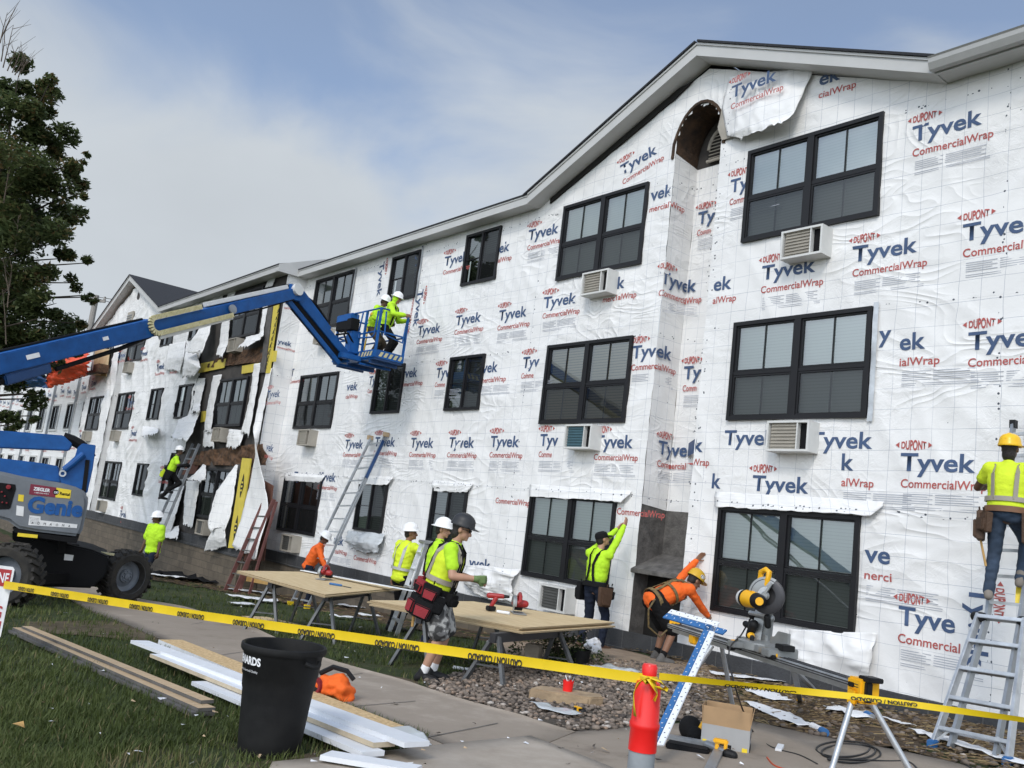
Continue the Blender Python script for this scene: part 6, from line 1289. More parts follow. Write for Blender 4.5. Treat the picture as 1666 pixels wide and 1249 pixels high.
mbx('end_bracket', 'tool_yellow', t, lambda b: (b.box(SB-sd*.05-V((0, 0, .03)), (.17, .16, .17), SR), b.box(SB-sd*.05-sn*.09-V((0, 0, .08)), (.10, .03, .12), SR)), bev=.02); mbx('bracket_latch', 'tool_black', t, lambda b: (b.box(SB+sd*.03+V((0, 0, .06)), (.13, .12, .035), SR), b.box(SB+sd*.045-sn*.03-V((0, 0, .03)), (.04, .05, .14), SR), b.box(SB-sd*.08-sn*.082, (.07, .012, .035), SR), b.box(SB-sd*.08-sn*.082-V((0, 0, .05)), (.07, .012, .025), SR)), bev=.006)
mbx('end_bracket', 'tool_yellow', t, lambda b: (b.box(SA+sd*.55-V((0, 0, .05)), (.12, .13, .12), SR), b.box(SA+sd*.02+V((0, 0, .04)), (.04, .12, .14), SR)), bev=.015)
SO = SA.lerp(SB, .545)
mbx('saw_mount', 'tool_yellow', t, lambda b: (b.box(SO-sd*.33+V((0, 0, .035)), (.09, .20, .05), SR), b.box(SO+sd*.27+V((0, 0, .035)), (.20, .17, .05), SR)), bev=.01); mbx('mount_lever', 'tool_black', t, lambda b: (b.box(SO+sd*.33-sn*.10+V((0, 0, .02)), (.12, .05, .035), SR), b.box(SO-sd*.30-sn*.12, (.07, .06, .06), SR)), bev=.008)
T = thing('mitre_saw', 'yellow and grey sliding mitre saw with raised head on its stand', 'mitre saw', SO); SK = .86; w = lambda x, y, z: SO+SR @ (V((x, y, z))*SK)+V((0, 0, .02))
mbx('base', 'saw_grey', T, lambda b: (b.lathe([(0, .0), (.20, .0), (.20, .065), (.16, .075), (0, .075)], 28, Matrix.Translation(w(-.02, 0, .01))), b.box(w(.03, .04, .045), (.70, .20, .08), SR), b.box(w(-.02, -.20, .04), (.11, .24, .05), SR), b.box(w(-.02, -.08, .04), (.40, .14, .06), SR), b.box(w(.36, -.02, .03), (.12, .26, .06), SR)), bev=.006, smooth=True)
mbx('fence', 'saw_grey', T, lambda b: (b.prism([w(.06, .06, .08), w(.38, .06, .08), w(.38, .06, .23), w(.19, .06, .23), w(.13, .06, .17), w(.06, .06, .16)], sn*.03), b.prism([w(-.30, .09, .09), w(-.08, .09, .09), w(-.08, .09, .15), w(-.30, .09, .17)], sn*.03)), bev=.004)
mbx('arm', 'saw_grey', T, lambda b: (b.cap(w(-.20, .16, .08), w(-.16, .16, .32), .06, .05), b.cap(w(-.38, .12, .33), w(-.05, .12, .33), .035, .035), b.bar(w(-.18, .05, .05), w(-.22, .10, .30), .09, .06), b.cap(w(-.10, .1, .33), w(-.02, .1, .46), .04, .04)), smooth=True); mbx('lock_knob', 'tool_yellow', T, lambda b: (b.cap(w(-.16, -.02, .13), w(-.14, -.05, .13), .028, .028), b.box(w(.10, -.10, .06), (.07, .02, .05), SR)), smooth=True); mbx('side_clamp', 'tool_black', T, lambda b: (b.box(w(.44, .0, .10), (.12, .12, .05), SR), b.cap(w(.02, -.12, .09), w(.02, -.12, .13), .02, .02), b.box(w(-.30, -.06, .0), (.14, .1, .05), SR)), bev=.01); mbx('arm_knob', 'tool_black', T, lambda b: (b.cap(w(-.40, .12, .33), w(-.34, .12, .33), .05, .05), b.cap(w(-.25, .0, .12), w(-.17, .0, .24), .03, .045), b.cap(w(-.42, .05, .22), w(-.30, .05, .2), .03, .02), b.cap(w(-.03, .08, .26), w(-.02, .06, .34), .03, .03)), smooth=True); mbx('rail_tube', 'light_metal', T, lambda b: (b.tube([w(-.30, .02, .35), w(-.03, .06, .35)], .02, 10), b.tube([w(-.30, .10, .37), w(-.03, .10, .37)], .02, 10)), smooth=True)
BC = w(.045, .0, .56); bn = (sd*.62-sn*.78).normalized(); bmx = Matrix.Translation(BC) @ frame(bn, V((0, 0, 1))).to_4x4() @ Matrix.Scale(SK, 4)
mbx('blade_guard', 'dark_metal', T, lambda b: b.lathe([(.0, -.03), (.17, -.03), (.185, -.01), (.185, .015), (.165, .03), (.10, .03)], 40, bmx), smooth=40); mbx('blade', 'light_metal', T, lambda b: b.lathe([(0, .032), (.125, .032), (.125, .035), (0, .035)], 36, bmx, 0, -.4, 2.6)); mbx('guard_cover', 'saw_grey', T, lambda b: (b.lathe([(.02, .03), (.045, .05), (.03, .075), (0, .078)], 20, bmx), b.lathe([(.095, .0), (.19, -.012), (.192, .02), (.14, .036), (.09, .036)], 30, bmx, 0, -.5, 1.5), b.bar(bmx @ V((.02, 0, .06)), bmx @ V((.13, -.06, .055)), .035, .02)), smooth=40)
MO = w(-.085, -.10, .50)
mbx('motor', 'tool_yellow', T, lambda b: (b.cap(MO-sd*.08, MO+sd*.06, .078, .07, 18), b.box(MO+V((0, 0, .05)), (.10, .06, .05), SR)), smooth=True); mbx('motor_cap', 'tool_black', T, lambda b: (b.cap(MO+sd*.09, MO+sd*.14, .068, .058, 18), b.lathe([(.0, 0), (.08, 0), (.08, .03), (0, .03)], 20, Matrix.Translation(MO-sd*.07) @ frame(-sd).to_4x4())), smooth=True); mbx('motor_shroud', 'ac_case', T, lambda b: b.cap(MO-sd*.13, MO-sd*.11, .074, .076, 18), smooth=True)
mbx('motor_badge', 'tool_yellow', T, lambda b: b.lathe([(0, 0), (.035, 0), (.035, .012), (0, .012)], 16, Matrix.Translation(MO+sd*.19-sn*.03) @ frame((sd*.8-sn*.6)).to_4x4()))
hp = [w(-.02, -.02, .60), w(-.06, -.03, .70), w(-.05, -.03, .79), w(.02, -.02, .82), w(.07, -.01, .80), w(.06, -.01, .72), w(.02, -.02, .62)]
mbx('handle', 'tool_yellow', T, lambda b: (b.tube(hp, .026, 10), b.cap(w(.0, -.02, .56), w(-.01, -.02, .66), .04, .035), b.bar(w(-.05, -.03, .70), w(.05, -.01, .71), .05, .03)), smooth=True); mbx('dust_port', 'tool_black', T, lambda b: (b.cap(w(-.10, .03, .58), w(-.05, .0, .66), .03, .035),), smooth=True)
tq = MB(); put_text(tq, 'DEWALT', bmx @ V((-.02, .155, .033)), (bmx.to_3x3() @ V((.75, -.5, 0))).normalized()*1, (bmx.to_3x3() @ V((.5, .75, 0))).normalized(), width=.12, bold=.03); tq.build('guard_lettering', 'tool_yellow', T)
# ---- blue and white ruled square
C0, C1, C2 = dp(1158, 1018, 7.15), dp(1068, 1212, 6.1), dp(1086, 998, 7.55); t = thing('ruled_square', 'long blue and white ruled square leaning on the saw stand behind the red post', 'ruled square', C1); cn = (C1-C0).cross(C2-C0).normalized(); cn = cn if cn.dot(CAM-C0) > 0 else -cn
def ruler(nm_, A, Bq, wd, off, m, tick):
    d = (Bq-A).normalized(); s = cn.cross(d).normalized(); o = MB().bar(A+s*off, Bq+s*off, wd, .012, up=cn).build(nm_, m, t); b = MB(); n = int((Bq-A).length/.045)
    for k in range(n): p = A.lerp(Bq, (k+.5)/n)+s*(off+(wd*.32 if k % 2 else -wd*.1))+cn*.008; b.bar(p-s*wd*.10, p+s*wd*.10*(2 if k % 6 == 0 else 1), .005, .002, up=cn)
    b.build('ruler_marks', tick, o); return o
ruler('blade', C0, C1, .050, -.027, 'ruler_blue', 'text_white'); ruler('blade', C0, C1, .050, .028, 'white_board', 'black_ink'); ruler('head', C2, C0+(C0-C2).normalized()*.16, .06, -.032, 'ruler_blue', 'text_white'); ruler('head', C2, C0+(C0-C2).normalized()*.04, .05, .030, 'white_board', 'black_ink')
# ---- bollard, sign, caution tape
BO = dp(1050, 1165, 3.85); BO.z = G(BO.x, BO.y); t = thing('bollard', 'grey steel post wearing a red plastic sleeve with caution tape knotted round it', 'bollard', BO)
zt = dp(1058, 1082, 3.85).z; zs = dp(1040, 1218, 3.85).z; mx = Matrix.Translation((BO.x, BO.y, 0))
mbx('post', 'post_grey', t, lambda b: b.lathe([(0, BO.z-.1), (.057, BO.z-.1), (.057, zs+.1), (0, zs+.1)], 28, mx), smooth=True)
mbx('sleeve', 'plastic_red', t, lambda b: b.lathe([(.058, zs), (.061, zs), (.060, zs+.085), (.065, zs+.095), (.066, zs+.112), (.060, zs+.125), (.056, zt-.10), (.050, zt-.075), (.026, zt-.068), (.024, zt-.055), (.032, zt-.05), (.034, zt-.012), (.028, zt), (0, zt+.002)], 32, mx), smooth=50)
def tape(name, pts, hw, label, textstep, parent=None, twist=None, th_=.032):
    b = MB(); n = 60; pts = [V(p) for p in pts]; P = []
    for i in range(n+1):
        u = i/n*(len(pts)-1); k = min(int(u), len(pts)-2); P.append(pts[k].lerp(pts[k+1], u-k))
    UPs = []
    for i, p in enumerate(P):
        d = (P[min(i+1, n)]-P[max(0, i-1)]).normalized(); tc_ = (CAM-p).normalized(); up = V((0, 0, 1)); up = (up-d*up.dot(d)).normalized(); a = twist(i/n) if twist else 0.; up = Matrix.Rotation(a, 3, d) @ up; UPs.append(up)
    for i, (p, u) in enumerate(zip(P, UPs)): b.v += [p-u*hw(i/n), p+u*hw(i/n)*.1+u.cross(V((1, 0, 0)))*.002, p+u*hw(i/n)]
    for i in range(n):
        for j in (0, 1): k = i*3+j; b.f.append([k, k+3, k+4, k+1]); b.m.append(0)
    o = b.build(name, 'tape_yellow', parent, smooth='all', org=P[0]); 
    if label: tag(o, label, 'caution tape')
    if textstep:
        tb = MB(); tot = (P[-1]-P[0]).length; s = textstep*.5
        while s < tot-.5:
            u = s/tot*n; k = int(u); p = P[k].lerp(P[min(n, k+1)], u-k); d = (P[min(n, k+1)]-P[max(0, k-1)]).normalized(); up = UPs[k]; nn_ = d.cross(up); nn_ = nn_ if nn_.dot(CAM-p) > 0 else -nn_
            put_text(tb, 'CAUTION / CUIDADO', p+d*.36+up*(.004 if th_ > .02 else -.002)+nn_*.004, -d, -up, width=.36, height=th_, bold=.04); s += textstep
        tb.build('tape_lettering', 'black_ink', o)
    return o
SG = dp(-24, 976, 8.5); TL0 = dp(6, 951, 8.5); TR0 = dp(1048, 1104, 3.86)
tape('caution_tape', [TL0, TL0.lerp(TR0, .5)-V((0, 0, .012)), TR0], lambda u: .036-.014*u, 'yellow caution tape strung from the fire lane sign to the red post', .72)
tape('caution_tape', [dp(1072, 1100, 3.86), dp(1400, 1134, 4.1), dp(1760, 1184, 4.4)], lambda u: .015, 'yellow caution tape running from the red post to the right', .72, twist=lambda u: .5*math.sin(u*9), th_=.016)
kn = MB(); R0 = V((BO.x, BO.y, zt-.062))
kn.lathe([(.030, -.008), (.036, -.012), (.038, .010), (.030, .016)], 16, Matrix.Translation(R0))
def tail(pts, wd, ph):
    pts = [V(p) for p in pts]; o = len(kn.v)
    for i, p in enumerate(pts): s = (RT*math.cos(ph+i*.5)+FW*math.sin(ph+i*.5))*wd*(1-.25*(i == len(pts)-1)); kn.v += [p-s, p+s]
    for i in range(len(pts)-1): kn.f.append([o+2*i, o+2*i+1, o+2*i+3, o+2*i+2]); kn.m.append(0)
f_ = -FW*.062; q = lambda x, y, k=1.: dp(x, y, 3.79*k)
tail([q(1052, 1103), q(1040, 1110), q(1032, 1125), q(1031, 1145), q(1033, 1165)], .012, .2); tail([q(1058, 1104), q(1064, 1115), q(1070, 1128), q(1064, 1140)], .018, .4); tail([q(1060, 1102), q(1075, 1108), q(1085, 1118), q(1080, 1124), q(1068, 1116)], .016, .9); tail([q(1048, 1100), q(1056, 1112), q(1050, 1106)], .02, .1)
o = kn.build('tape_knot', 'tape_yellow', t, smooth='all', solid=.001)
t = thing('road_sign', 'red and white fire lane sign cut off by the left edge', 'sign', V((SG.x, SG.y, G(SG.x, SG.y)))); sx_ = flat(RT); sn_ = V((-sx_.y, sx_.x, 0)); c = SG; sk = 1.46
def sgn(x, z, y=0.): return c+sx_*(x*sk*.9)+V((0, 0, z*sk))-sn_*y
mbx('panel', 'sign_white', t, lambda b: b.prism([sgn(-.15, -.23), sgn(.15, -.23), sgn(.165, -.215), sgn(.165, .215), sgn(.15, .23), sgn(-.15, .23)], sn_*.004)); mbx('post', 'galv', t, lambda b: b.bar(V((c.x-.0, c.y, G(c.x, c.y)-.1))+sn_*.03, c+V((0, 0, .4))+sn_*.03, .05, .03))
mbx('red_field', 'sign_red', t, lambda b: (b.prism([sgn(-.14, .10, .003), sgn(.15, .10, .003), sgn(.15, .21, .003), sgn(-.14, .21, .003)], -sn_*.001), b.prism([sgn(-.14, -.21, .003), sgn(.15, -.21, .003), sgn(.15, -.12, .003), sgn(-.14, -.12, .003)], -sn_*.001)))
tb = MB(); put_text(tb, 'FIRE LANE', sgn(-.135, .125, .006), sx_, (0, 0, 1), width=.36, height=.09, bold=.02); tb.build('sign_lettering', 'text_white', t)
tb = MB(); put_text(tb, 'NO', sgn(-.055, .0, .005), sx_, (0, 0, 1), width=.15, height=.11, bold=.02); put_text(tb, 'PARKING', sgn(-.135, -.10, .005), sx_, (0, 0, 1), width=.36, height=.11, bold=.02); tb.build('sign_lettering', 'sign_red', t)
# ---- waste bin
BP = gp(436, 1224); t = thing('waste_bin', 'black plastic waste bin with white lettering standing on the lawn', 'waste bin', BP); mx = Matrix.Translation(BP)
rb = lambda z: .190+.050*z/.66
pr = [(0, .0), (.182, .0), (.190, .012)]+[(rb(z), z) for z in (.1, .2, .3, .38)]+[(rb(.40)+.005, .40), (rb(.47)+.005, .47), (rb(.475)+.010, .475), (rb(.60)+.010, .60), (.258, .612), (.266, .622), (.268, .640), (.266, .655), (.258, .660), (.248, .655), (.238, .60), (.185, .03), (0, .03)]
mbx('body', 'bin_black', t, lambda b: b.lathe(pr, 48, mx), smooth=45)
for az in (20, 200):
    a = math.radians(az); hp = [mx @ V(((.258+.03*math.sin(PI*k/6))*math.cos(a+(-.24+.08*k)), (.258+.03*math.sin(PI*k/6))*math.sin(a+(-.24+.08*k)), .585-.02*math.sin(PI*k/6))) for k in range(7)]; mbx('handle', 'bin_black', t, lambda b: b.tube(hp, .014, 8), smooth=True)
tb = MB(); s_ = MB(); put_text(s_, 'MENARDS', (0, 0, 0), (1, 0, 0), (0, 1, 0), width=.26, height=.045, bold=.04); put_text(s_, 'Dedicated to Service & Quality', (.02, -.045, 0), (1, 0, 0), (0, 1, 0), width=.22, height=.014)
for p in s_.v: z = .545+p.y; r = rb(z)+.013; a = math.radians(-118)+p.x/r; tb.v.append(mx @ V((r*math.cos(a), r*math.sin(a), z)))
tb.f, tb.m = s_.f, s_.m; tb.build('bin_lettering', 'text_white', t)
# ---- boards on the lawn
def board(name, label, A0, A1, B0, B1, th, lift, mats, group=None, cat='board'):
    c = [V(p) for p in (A0, A1, B1, B0)]; t = thing(name, label, cat, c[0], group)
    def f(b):
        n = 10; lo_ = []; hi = []
        for e0, e1 in ((c[0], c[3]), (c[1], c[2])):
            for k in range(n+1): p = e0.lerp(e1, k/n); z = G(e0.x, e0.y)*(1-k/n)+G(e1.x, e1.y)*k/n+lift; lo_.append(V((p.x, p.y, z))); hi.append(V((p.x, p.y, z+th)))
        o = n+1; b.v = lo_+hi; q = 2*o
        for k in range(n): b.f += [[k, k+1, o+k+1, o+k][::-1], [q+k, q+k+1, q+o+k+1, q+o+k], [k, k+1, q+k+1, q+k], [o+k, q+o+k, q+o+k+1, o+k+1]]; b.m += [1, 0, 1, 1]
        b.f += [[0, q, q+o, o], [n, o+n, q+o+n, q+n]]; b.m += [1, 1]
    mbx('board', mats, t, f); return t
def ln(p, q, s, th): d = flat(q-p); n_ = V((-d.y, d.x, 0)); return p+n_*s, p+n_*(s+th), q+n_*s, q+n_*(s+th)
A, Bq = gp(20, 1031), gp(322, 1169)
a0, a1, b0, b1 = ln(A, Bq, -.05, .18); board('siding_plank', 'lowest of three long siding planks lying on the lawn', a0, a1, b0, b1, .03, .015, ['siding_grey', 'siding_grey'], 'siding planks on the lawn')
a0, a1, b0, b1 = ln(A, Bq, -.01, .13); board('siding_plank', 'middle of three long siding planks lying on the lawn', a0, a1, b0, b1, .025, .048, ['siding_tan', 'siding_grey'], 'siding planks on the lawn')
a0, a1, b0, b1 = ln(A+V((.1, 0, 0)), Bq-V((.14, 0, 0)), .06, .10); board('siding_plank', 'topmost of three long siding planks, its tan face up', a0, a1, b0, b1, .025, .076, ['siding_tan', 'siding_grey'], 'siding planks on the lawn')
WA, WB = gp(205, 1066), gp(628, 1243)
for lbl, s, wd, lf, e0, e1, mt in (('white trim board at the bottom of the pile, nearest the bin', -.20, .20, .055, 2.3, .02, ['white_board', 'white_board']), ('second white trim board in the pile by the bin, tan edge showing', -.08, .20, .090, .9, -.05, ['white_board', 'board_edge']), ('topmost white trim board of the pile beside the black bin', .02, .23, .125, 0., .14, ['white_board', 'white_board'])):
    d = flat(WB-WA); a0, a1, b0, b1 = ln(WA+d*e0, WB+d*e1, s, wd*.82); board('trim_board', lbl, a0, a1, b0, b1, .032, lf, mt, 'white trim boards on the lawn')
A, Bq = gp(520, 1250), gp(592, 1262); a0, a1, b0, b1 = ln(A, Bq+flat(Bq-A)*.3, -.02, .16); board('trim_board', 'short white trim board on the pale slab at the bottom edge', a0, a1, b0, b1, .03, .05, ['white_board', 'white_board'], 'white trim boards on the lawn')
A, Bq = gp(250, 1053), gp(612, 1214); a0, a1, b0, b1 = ln(A, Bq, .04, .27); ob = board('osb_panel', 'long strand board strip with white foil sides lying by the sidewalk', a0, a1, b0, b1, .075, .015, ['osb', 'white_board'])
e = b0.lerp(b1, .7); e.z = G(e.x, e.y)
sheet('plastic_wrapping', [b0.lerp(b1, .1)+V((-.10, 0, .088)), b0.lerp(b1, .1)+V((.06, 0, .085)), b0.lerp(b1, .1)+V((.13, .02, .035))], [b0.lerp(b1, 1.05)+V((-.12, 0, .09)), b0.lerp(b1, 1.1)+V((.05, .0, .085)), b0.lerp(b1, 1.1)+V((.15, .02, .03))], 'plastic_clear', amp=.014, seed=70, parent=ob)
P = gp(462, 1014); a0, a1, b0, b1 = ln(gp(392, 1006), gp(475, 1026), 0, .45); board('wood_scrap', 'scrap of plywood lying flat on the grass before the far table', a0, a1, b0, b1, .015, .03, ['plywood', 'ply_edge'])
a, b_ = wp(402, 940, -.95), wp(450, 948, -1.2); o = MB().bar(a+V((0, 0, .05)), b_+V((0, 0, .05)), .04, .26).build('plank', 'amber', org=a); tag(o, 'orange brown plank standing on edge against the block foundation', 'plank')
# ---- orange bundle behind the bin
P = gp(533, 1140); t = thing('work_bag', 'crumpled bright orange work bag with a black strap behind the bin', 'bag', P)
mbx('bag_cloth', 'orange_cloth', t, lambda b: (b.ell(P+V((.03, .06, .11)), (.13, .11, .11)), b.ell(P+V((.10, .09, .08)), (.08, .10, .09)), b.ell(P+V((-.05, 0, .10)), (.11, .10, .10))), remesh=.014, smo=4, smooth='all', disp=(.028, 12.)); mbx('bag_mouth', 'pouch_red', t, lambda b: b.lathe([(.045, .0), (.085, .0), (.09, .05), (.045, .02)], 20, Matrix.Translation(P+V((-.07, -.10, .10))) @ frame(V((.35, -.9, .15))).to_4x4())); mbx('bag_lining', 'tool_black', t, lambda b: (b.lathe([(0, .012), (.06, .012)], 16, Matrix.Translation(P+V((-.07, -.10, .10))) @ frame(V((.35, -.9, .15))).to_4x4()), b.tube([P+V((-.14, -.03, .2)), P+V((-.04, .03, .27)), P+V((.08, .1, .26)), P+V((.14, .14, .2))], .022, 6)))
# ---- rock, cup and small things on the pebbles
P = gp(918, 1144); d1 = flat(RT); d2 = V((-d1.y, d1.x, 0)); rk = MB(); rr = random.Random(5)
pol = [(-.36, -.08), (-.10, -.15), (.22, -.18), (.37, -.06), (.36, .10), (.08, .16), (-.25, .15)]
rk.prism([P+d1*x+d2*y-V((0, 0, .02)) for x, y in pol], (0, 0, .135)); o = rk.build('flat_rock', 'stone_tan', org=P, bev=.015, smooth=30); tag(o, 'flat tan slab of rock on the pebbles carrying a red cup', 'rock')
C_ = P+d1*.02+d2*.02+V((0, 0, .115)); t = thing('cup', 'red cup of pencils standing on the flat rock', 'cup', C_); mbx('cup_body', 'plastic_red', t, lambda b: b.lathe([(0, 0), (.047, 0), (.055, .10), (.050, .10), (.044, .01), (0, .01)], 20, Matrix.Translation(C_)), smooth=True)
for k in range(5): mbx('pencil', 'text_white' if k % 2 else 'galv', t, lambda b: b.tube([C_+V((rr.uniform(-.02, .02), rr.uniform(-.02, .02), .02)), C_+V((rr.uniform(-.05, .05), rr.uniform(-.05, .05), .14))], .005, 6))
P = gp(941, 1163); t = thing('tape_measure', 'black and yellow tape measure lying on the pebbles below the rock', 'tape measure', P); mbx('case', 'tool_black', t, lambda b: b.cap(P+V((-.02, 0, .03)), P+V((.03, .02, .03)), .04, .038), smooth=True); mbx('label_plate', 'tool_yellow', t, lambda b: (b.box(P+V((.005, -.02, .07)), (.08, .03, .008)), b.box(P+V((.03, -.045, .045)), (.02, .006, .05))))
def scrap(label, px, l, wd, az, seed, m='scrap_white', lift=.03, grp='scraps of white wrap on the ground', amp=.03, name='wrap_scrap'):
    l *= 1.2; wd *= 1.35; lift += .02; P = gp(*px); d = V((math.cos(az), math.sin(az), 0)); s = V((-d.y, d.x, 0)); b = MB(); n, k = 18, 7
    for i in range(n+1):
        for j in range(k+1):
            u, v = i/n-.5, j/k-.5; q = P+d*(u*l)+s*(v*wd*(1-.6*abs(u)**1.5*2)); w_ = noise.noise(q*3.1+V((seed, 0, 0))); q.z = G(q.x, q.y)+lift+amp*1.6*abs(w_)+amp*noise.noise(q*8)*.6; q += s*(wd*.25*noise.noise(V((u*4, seed, 0)))); b.v.append(q)
    for i in range(n):
        for j in range(k): q = i*(k+1)+j; b.f.append([q, q+1, q+k+2, q+k+1]); b.m.append(0)
    o = b.build(name, m, None, smooth='all', solid=.003, org=P); return tag(o, label, 'scrap', grp)
for a in (('long curled white scrap below the red ladder', (410, 965), 1.2, .35, .6, 1), ('white scrap in front of the red ladder, printed side down', (408, 976), 1.3, .4, .2, 2), ('small square white scrap on the lawn edge', (394, 986), .45, .35, .5, 3), ('largest white scrap, beneath the far plywood table', (603, 992), 1.3, .7, .5, 4), ('little white scrap on the grass under the far table', (600, 1005), .5, .2, .4, 5), ('crumpled scrap on the grass by the saw horse legs', (562, 1008), .5, .25, .9, 6), ('white scrap lying below the bending orange worker', (548, 978), .6, .3, .3, 7),
          ('white scrap at the foot of the wall below the big window', (1215, 1108), .8, .22, .8, 9), ('wavy white scrap under the middle of the saw stand', (1240, 1133), .95, .28, -.55, 10), ('white scrap right of the cardboard box, its end rolled', (1262, 1168), 1.0, .22, -.5, 11), ('white scrap beside the blue roll behind the stand leg', (1378, 1166), .55, .25, -.5, 12), ('thin white scrap on the mulch near the stand leg', (1462, 1183), .4, .10, -.5, 13), ('long white strip running under the right ladder', (1600, 1232), 1.2, .14, -.45, 14), ('white strip by the left foot of the right ladder', (1515, 1205), .5, .1, -.5, 15)): scrap(*a)
scrap('silvery crumpled foil on the pavers before the recess', (1000, 1096), .55, .3, .3, 20, 'plastic_clear', grp=None, amp=.06, name='foil_scrap'); scrap('white scrap by the shoes of the stooping worker', (1140, 1072), .4, .12, .3, 21)
scrap('grey plastic scrap on the pebbles below the rock', (902, 1163), .42, .18, .1, 22, 'plastic_clear', grp=None, amp=.02, name='plastic_scrap'); scrap('black plastic sheet heaped along the block foundation', (300, 944), 4.2, .9, .35, 23, 'black_cloth', grp=None, amp=.16, name='plastic_sheet', lift=.05); scrap('white scrap on the black plastic by the foundation', (262, 947), 1.3, .4, .4, 24, lift=.16); scrap('white scrap at the right end of the black plastic', (350, 945), 1.2, .4, .4, 25, lift=.16)
P = gp(1336, 1196); t = thing('wrap_roll', 'small white roll with blue end lying on the mulch', 'roll', P); mbx('paper', 'scrap_white', t, lambda b: b.tube([P+V((-.16, .10, .04)), P+V((.0, .0, .04))], .035, 12), smooth=True); mbx('blue_end', 'ruler_blue', t, lambda b: b.tube([P+V((.0, .0, .04)), P+V((.07, -.045, .04))], .038, 12), smooth=True)
P = gp(1413, 1172); t = thing('paint_can', 'blue and white crushed can lying on the mulch behind the stand leg', 'can', P); mbx('can_body', 'ruler_blue', t, lambda b: b.tube([P+V((-.04, .03, .05)), P+V((.05, -.03, .04))], .045, 12), smooth=True); mbx('can_lid', 'light_metal', t, lambda b: b.tube([P+V((.05, -.03, .04)), P+V((.056, -.034, .04))], .042, 12))
# ---- cardboard box and clutter beside it
P = gp(1180, 1219); t = thing('cardboard_box', 'open cardboard box with a grey printed base on the pavement', 'box', P); dx, dy = flat(RT*.94+FW*-.35), None; dx = (flat(RT)*.95-flat(FW)*.3).normalized(); dy = V((-dx.y, dx.x, 0)); Rb_ = Matrix((dx, dy, V((0, 0, 1)))).transposed(); q = lambda x, y, z: P+Rb_ @ V((x, y, z)); Wd, Dp, Hh = .36, .26, .19
def bxf(b):
    for a, c, e, f in ((q(-Wd/2, -Dp/2, 0), q(Wd/2, -Dp/2, 0), 1, 0), (q(-Wd/2, Dp/2, 0), q(Wd/2, Dp/2, 0), 1, 0), (q(-Wd/2, -Dp/2, 0), q(-Wd/2, Dp/2, 0), 1, 0), (q(Wd/2, -Dp/2, 0), q(Wd/2, Dp/2, 0), 1, 0)): b.bar(a+V((0, 0, Hh/2)), c+V((0, 0, Hh/2)), .006, Hh)
    b.box(q(0, 0, .006), (Wd, Dp, .006), Rb_)
mbx('carton', 'card_grey', t, bxf)
for a, c, o_ in ((q(-Wd/2, -Dp/2, Hh), q(Wd/2, -Dp/2, Hh), Rb_ @ V((-.02, -.05, 1))), (q(Wd/2, -Dp/2, Hh), q(Wd/2, Dp/2, Hh), Rb_ @ V((.14, 0, 1))), (q(-Wd/2, Dp/2, Hh), q(Wd/2, Dp/2, Hh), Rb_ @ V((0, .06, 1))), (q(-Wd/2, -Dp/2, Hh), q(-Wd/2, Dp/2, Hh), Rb_ @ V((-.06, 0, 1)))):
    o_ = o_.normalized()*.135; mbx('flap', 'cardboard', t, lambda b: b.prism([a, c, c+o_, a+o_], (o_.cross(c-a)).normalized()*.005))
lb = mbx('label_band', 'tool_black', t, lambda b: (b.box(q(-.05, -Dp/2-.005, .04), (.20, .004, .045), Rb_), b.box(q(Wd/2+.005, 0, .035), (.004, .24, .045), Rb_))); mbx('yellow_band', 'decal_yellow', t, lambda b: (b.box(q(-.155, -Dp/2-.005, .045), (.03, .004, .06), Rb_), b.box(q(.15, -Dp/2-.006, .03), (.04, .004, .055), Rb_)))
tb = MB(); put_text(tb, 'DEWALT', q(Wd/2+.006, -.10, .11), dy, (0, 0, 1), width=.20, height=.04, bold=.03); tb.build('carton_lettering', 'tool_black', t)
P = gp(1115, 1203); t = thing('tool_pouch', 'black tool pouch slumped on the pavement left of the box', 'tool pouch', P); mbx('pouch_body', 'black_cloth', t, lambda b: (b.ell(P+V((0, .05, .09)), (.10, .09, .10)), b.ell(P+V((.10, .0, .06)), (.07, .06, .07))), remesh=.014, smo=3, smooth='all'); mbx('tool_handle', 'tool_yellow', t, lambda b: b.cap(P+V((.10, .02, .06)), P+V((.13, .05, .16)), .022, .02)); mbx('pry_bar', 'dark_metal', t, lambda b: b.tube([P+V((.14, .06, .05)), P+V((.15, .08, .22)), P+V((.13, .07, .27))], .010, 6))
a, b_ = gp(1082, 1204), gp(1165, 1224); o = MB().bar(a+V((0, 0, .03)), b_+V((0, 0, .05)), .09, .035).build('spirit_level', 'galv', org=a, bev=.006); tag(o, 'grey metal bar lying across the dark case left of the box', 'metal bar')
a, b_ = gp(1088, 1217), gp(1150, 1230); o = MB().box((a+b_)/2+V((0, 0, .03)), (.32, .14, .05), Rb_).build('tool_case', 'lift_black', org=a, bev=.012); tag(o, 'flat dark tool case on the pavement beneath the grey bar', 'tool case')
P = gp(1168, 1231); t = thing('stand_clamp', 'yellow and grey stand clamp on the pavement before the box', 'clamp', P); mbx('clamp_jaw', 'tool_yellow', t, lambda b: (b.box(P+V((0, .02, .11)), (.11, .06, .03), Rb_), b.box(P+V((-.03, .02, .07)), (.03, .06, .09), Rb_), b.box(P+V((.04, .03, .07)), (.025, .06, .09), Rb_)), bev=.008); mbx('clamp_bar', 'galv', t, lambda b: (b.bar(P+V((0, 0, .04)), gp(1152, 1262)+V((0, 0, .02)), .07, .025), b.cap(P+V((-.14, .04, .05)), P+V((.06, .03, .04)), .03, .035))); mbx('clamp_knob', 'tool_black', t, lambda b: b.cap(P+V((.07, .02, .035)), P+V((.11, .03, .035)), .04, .035))
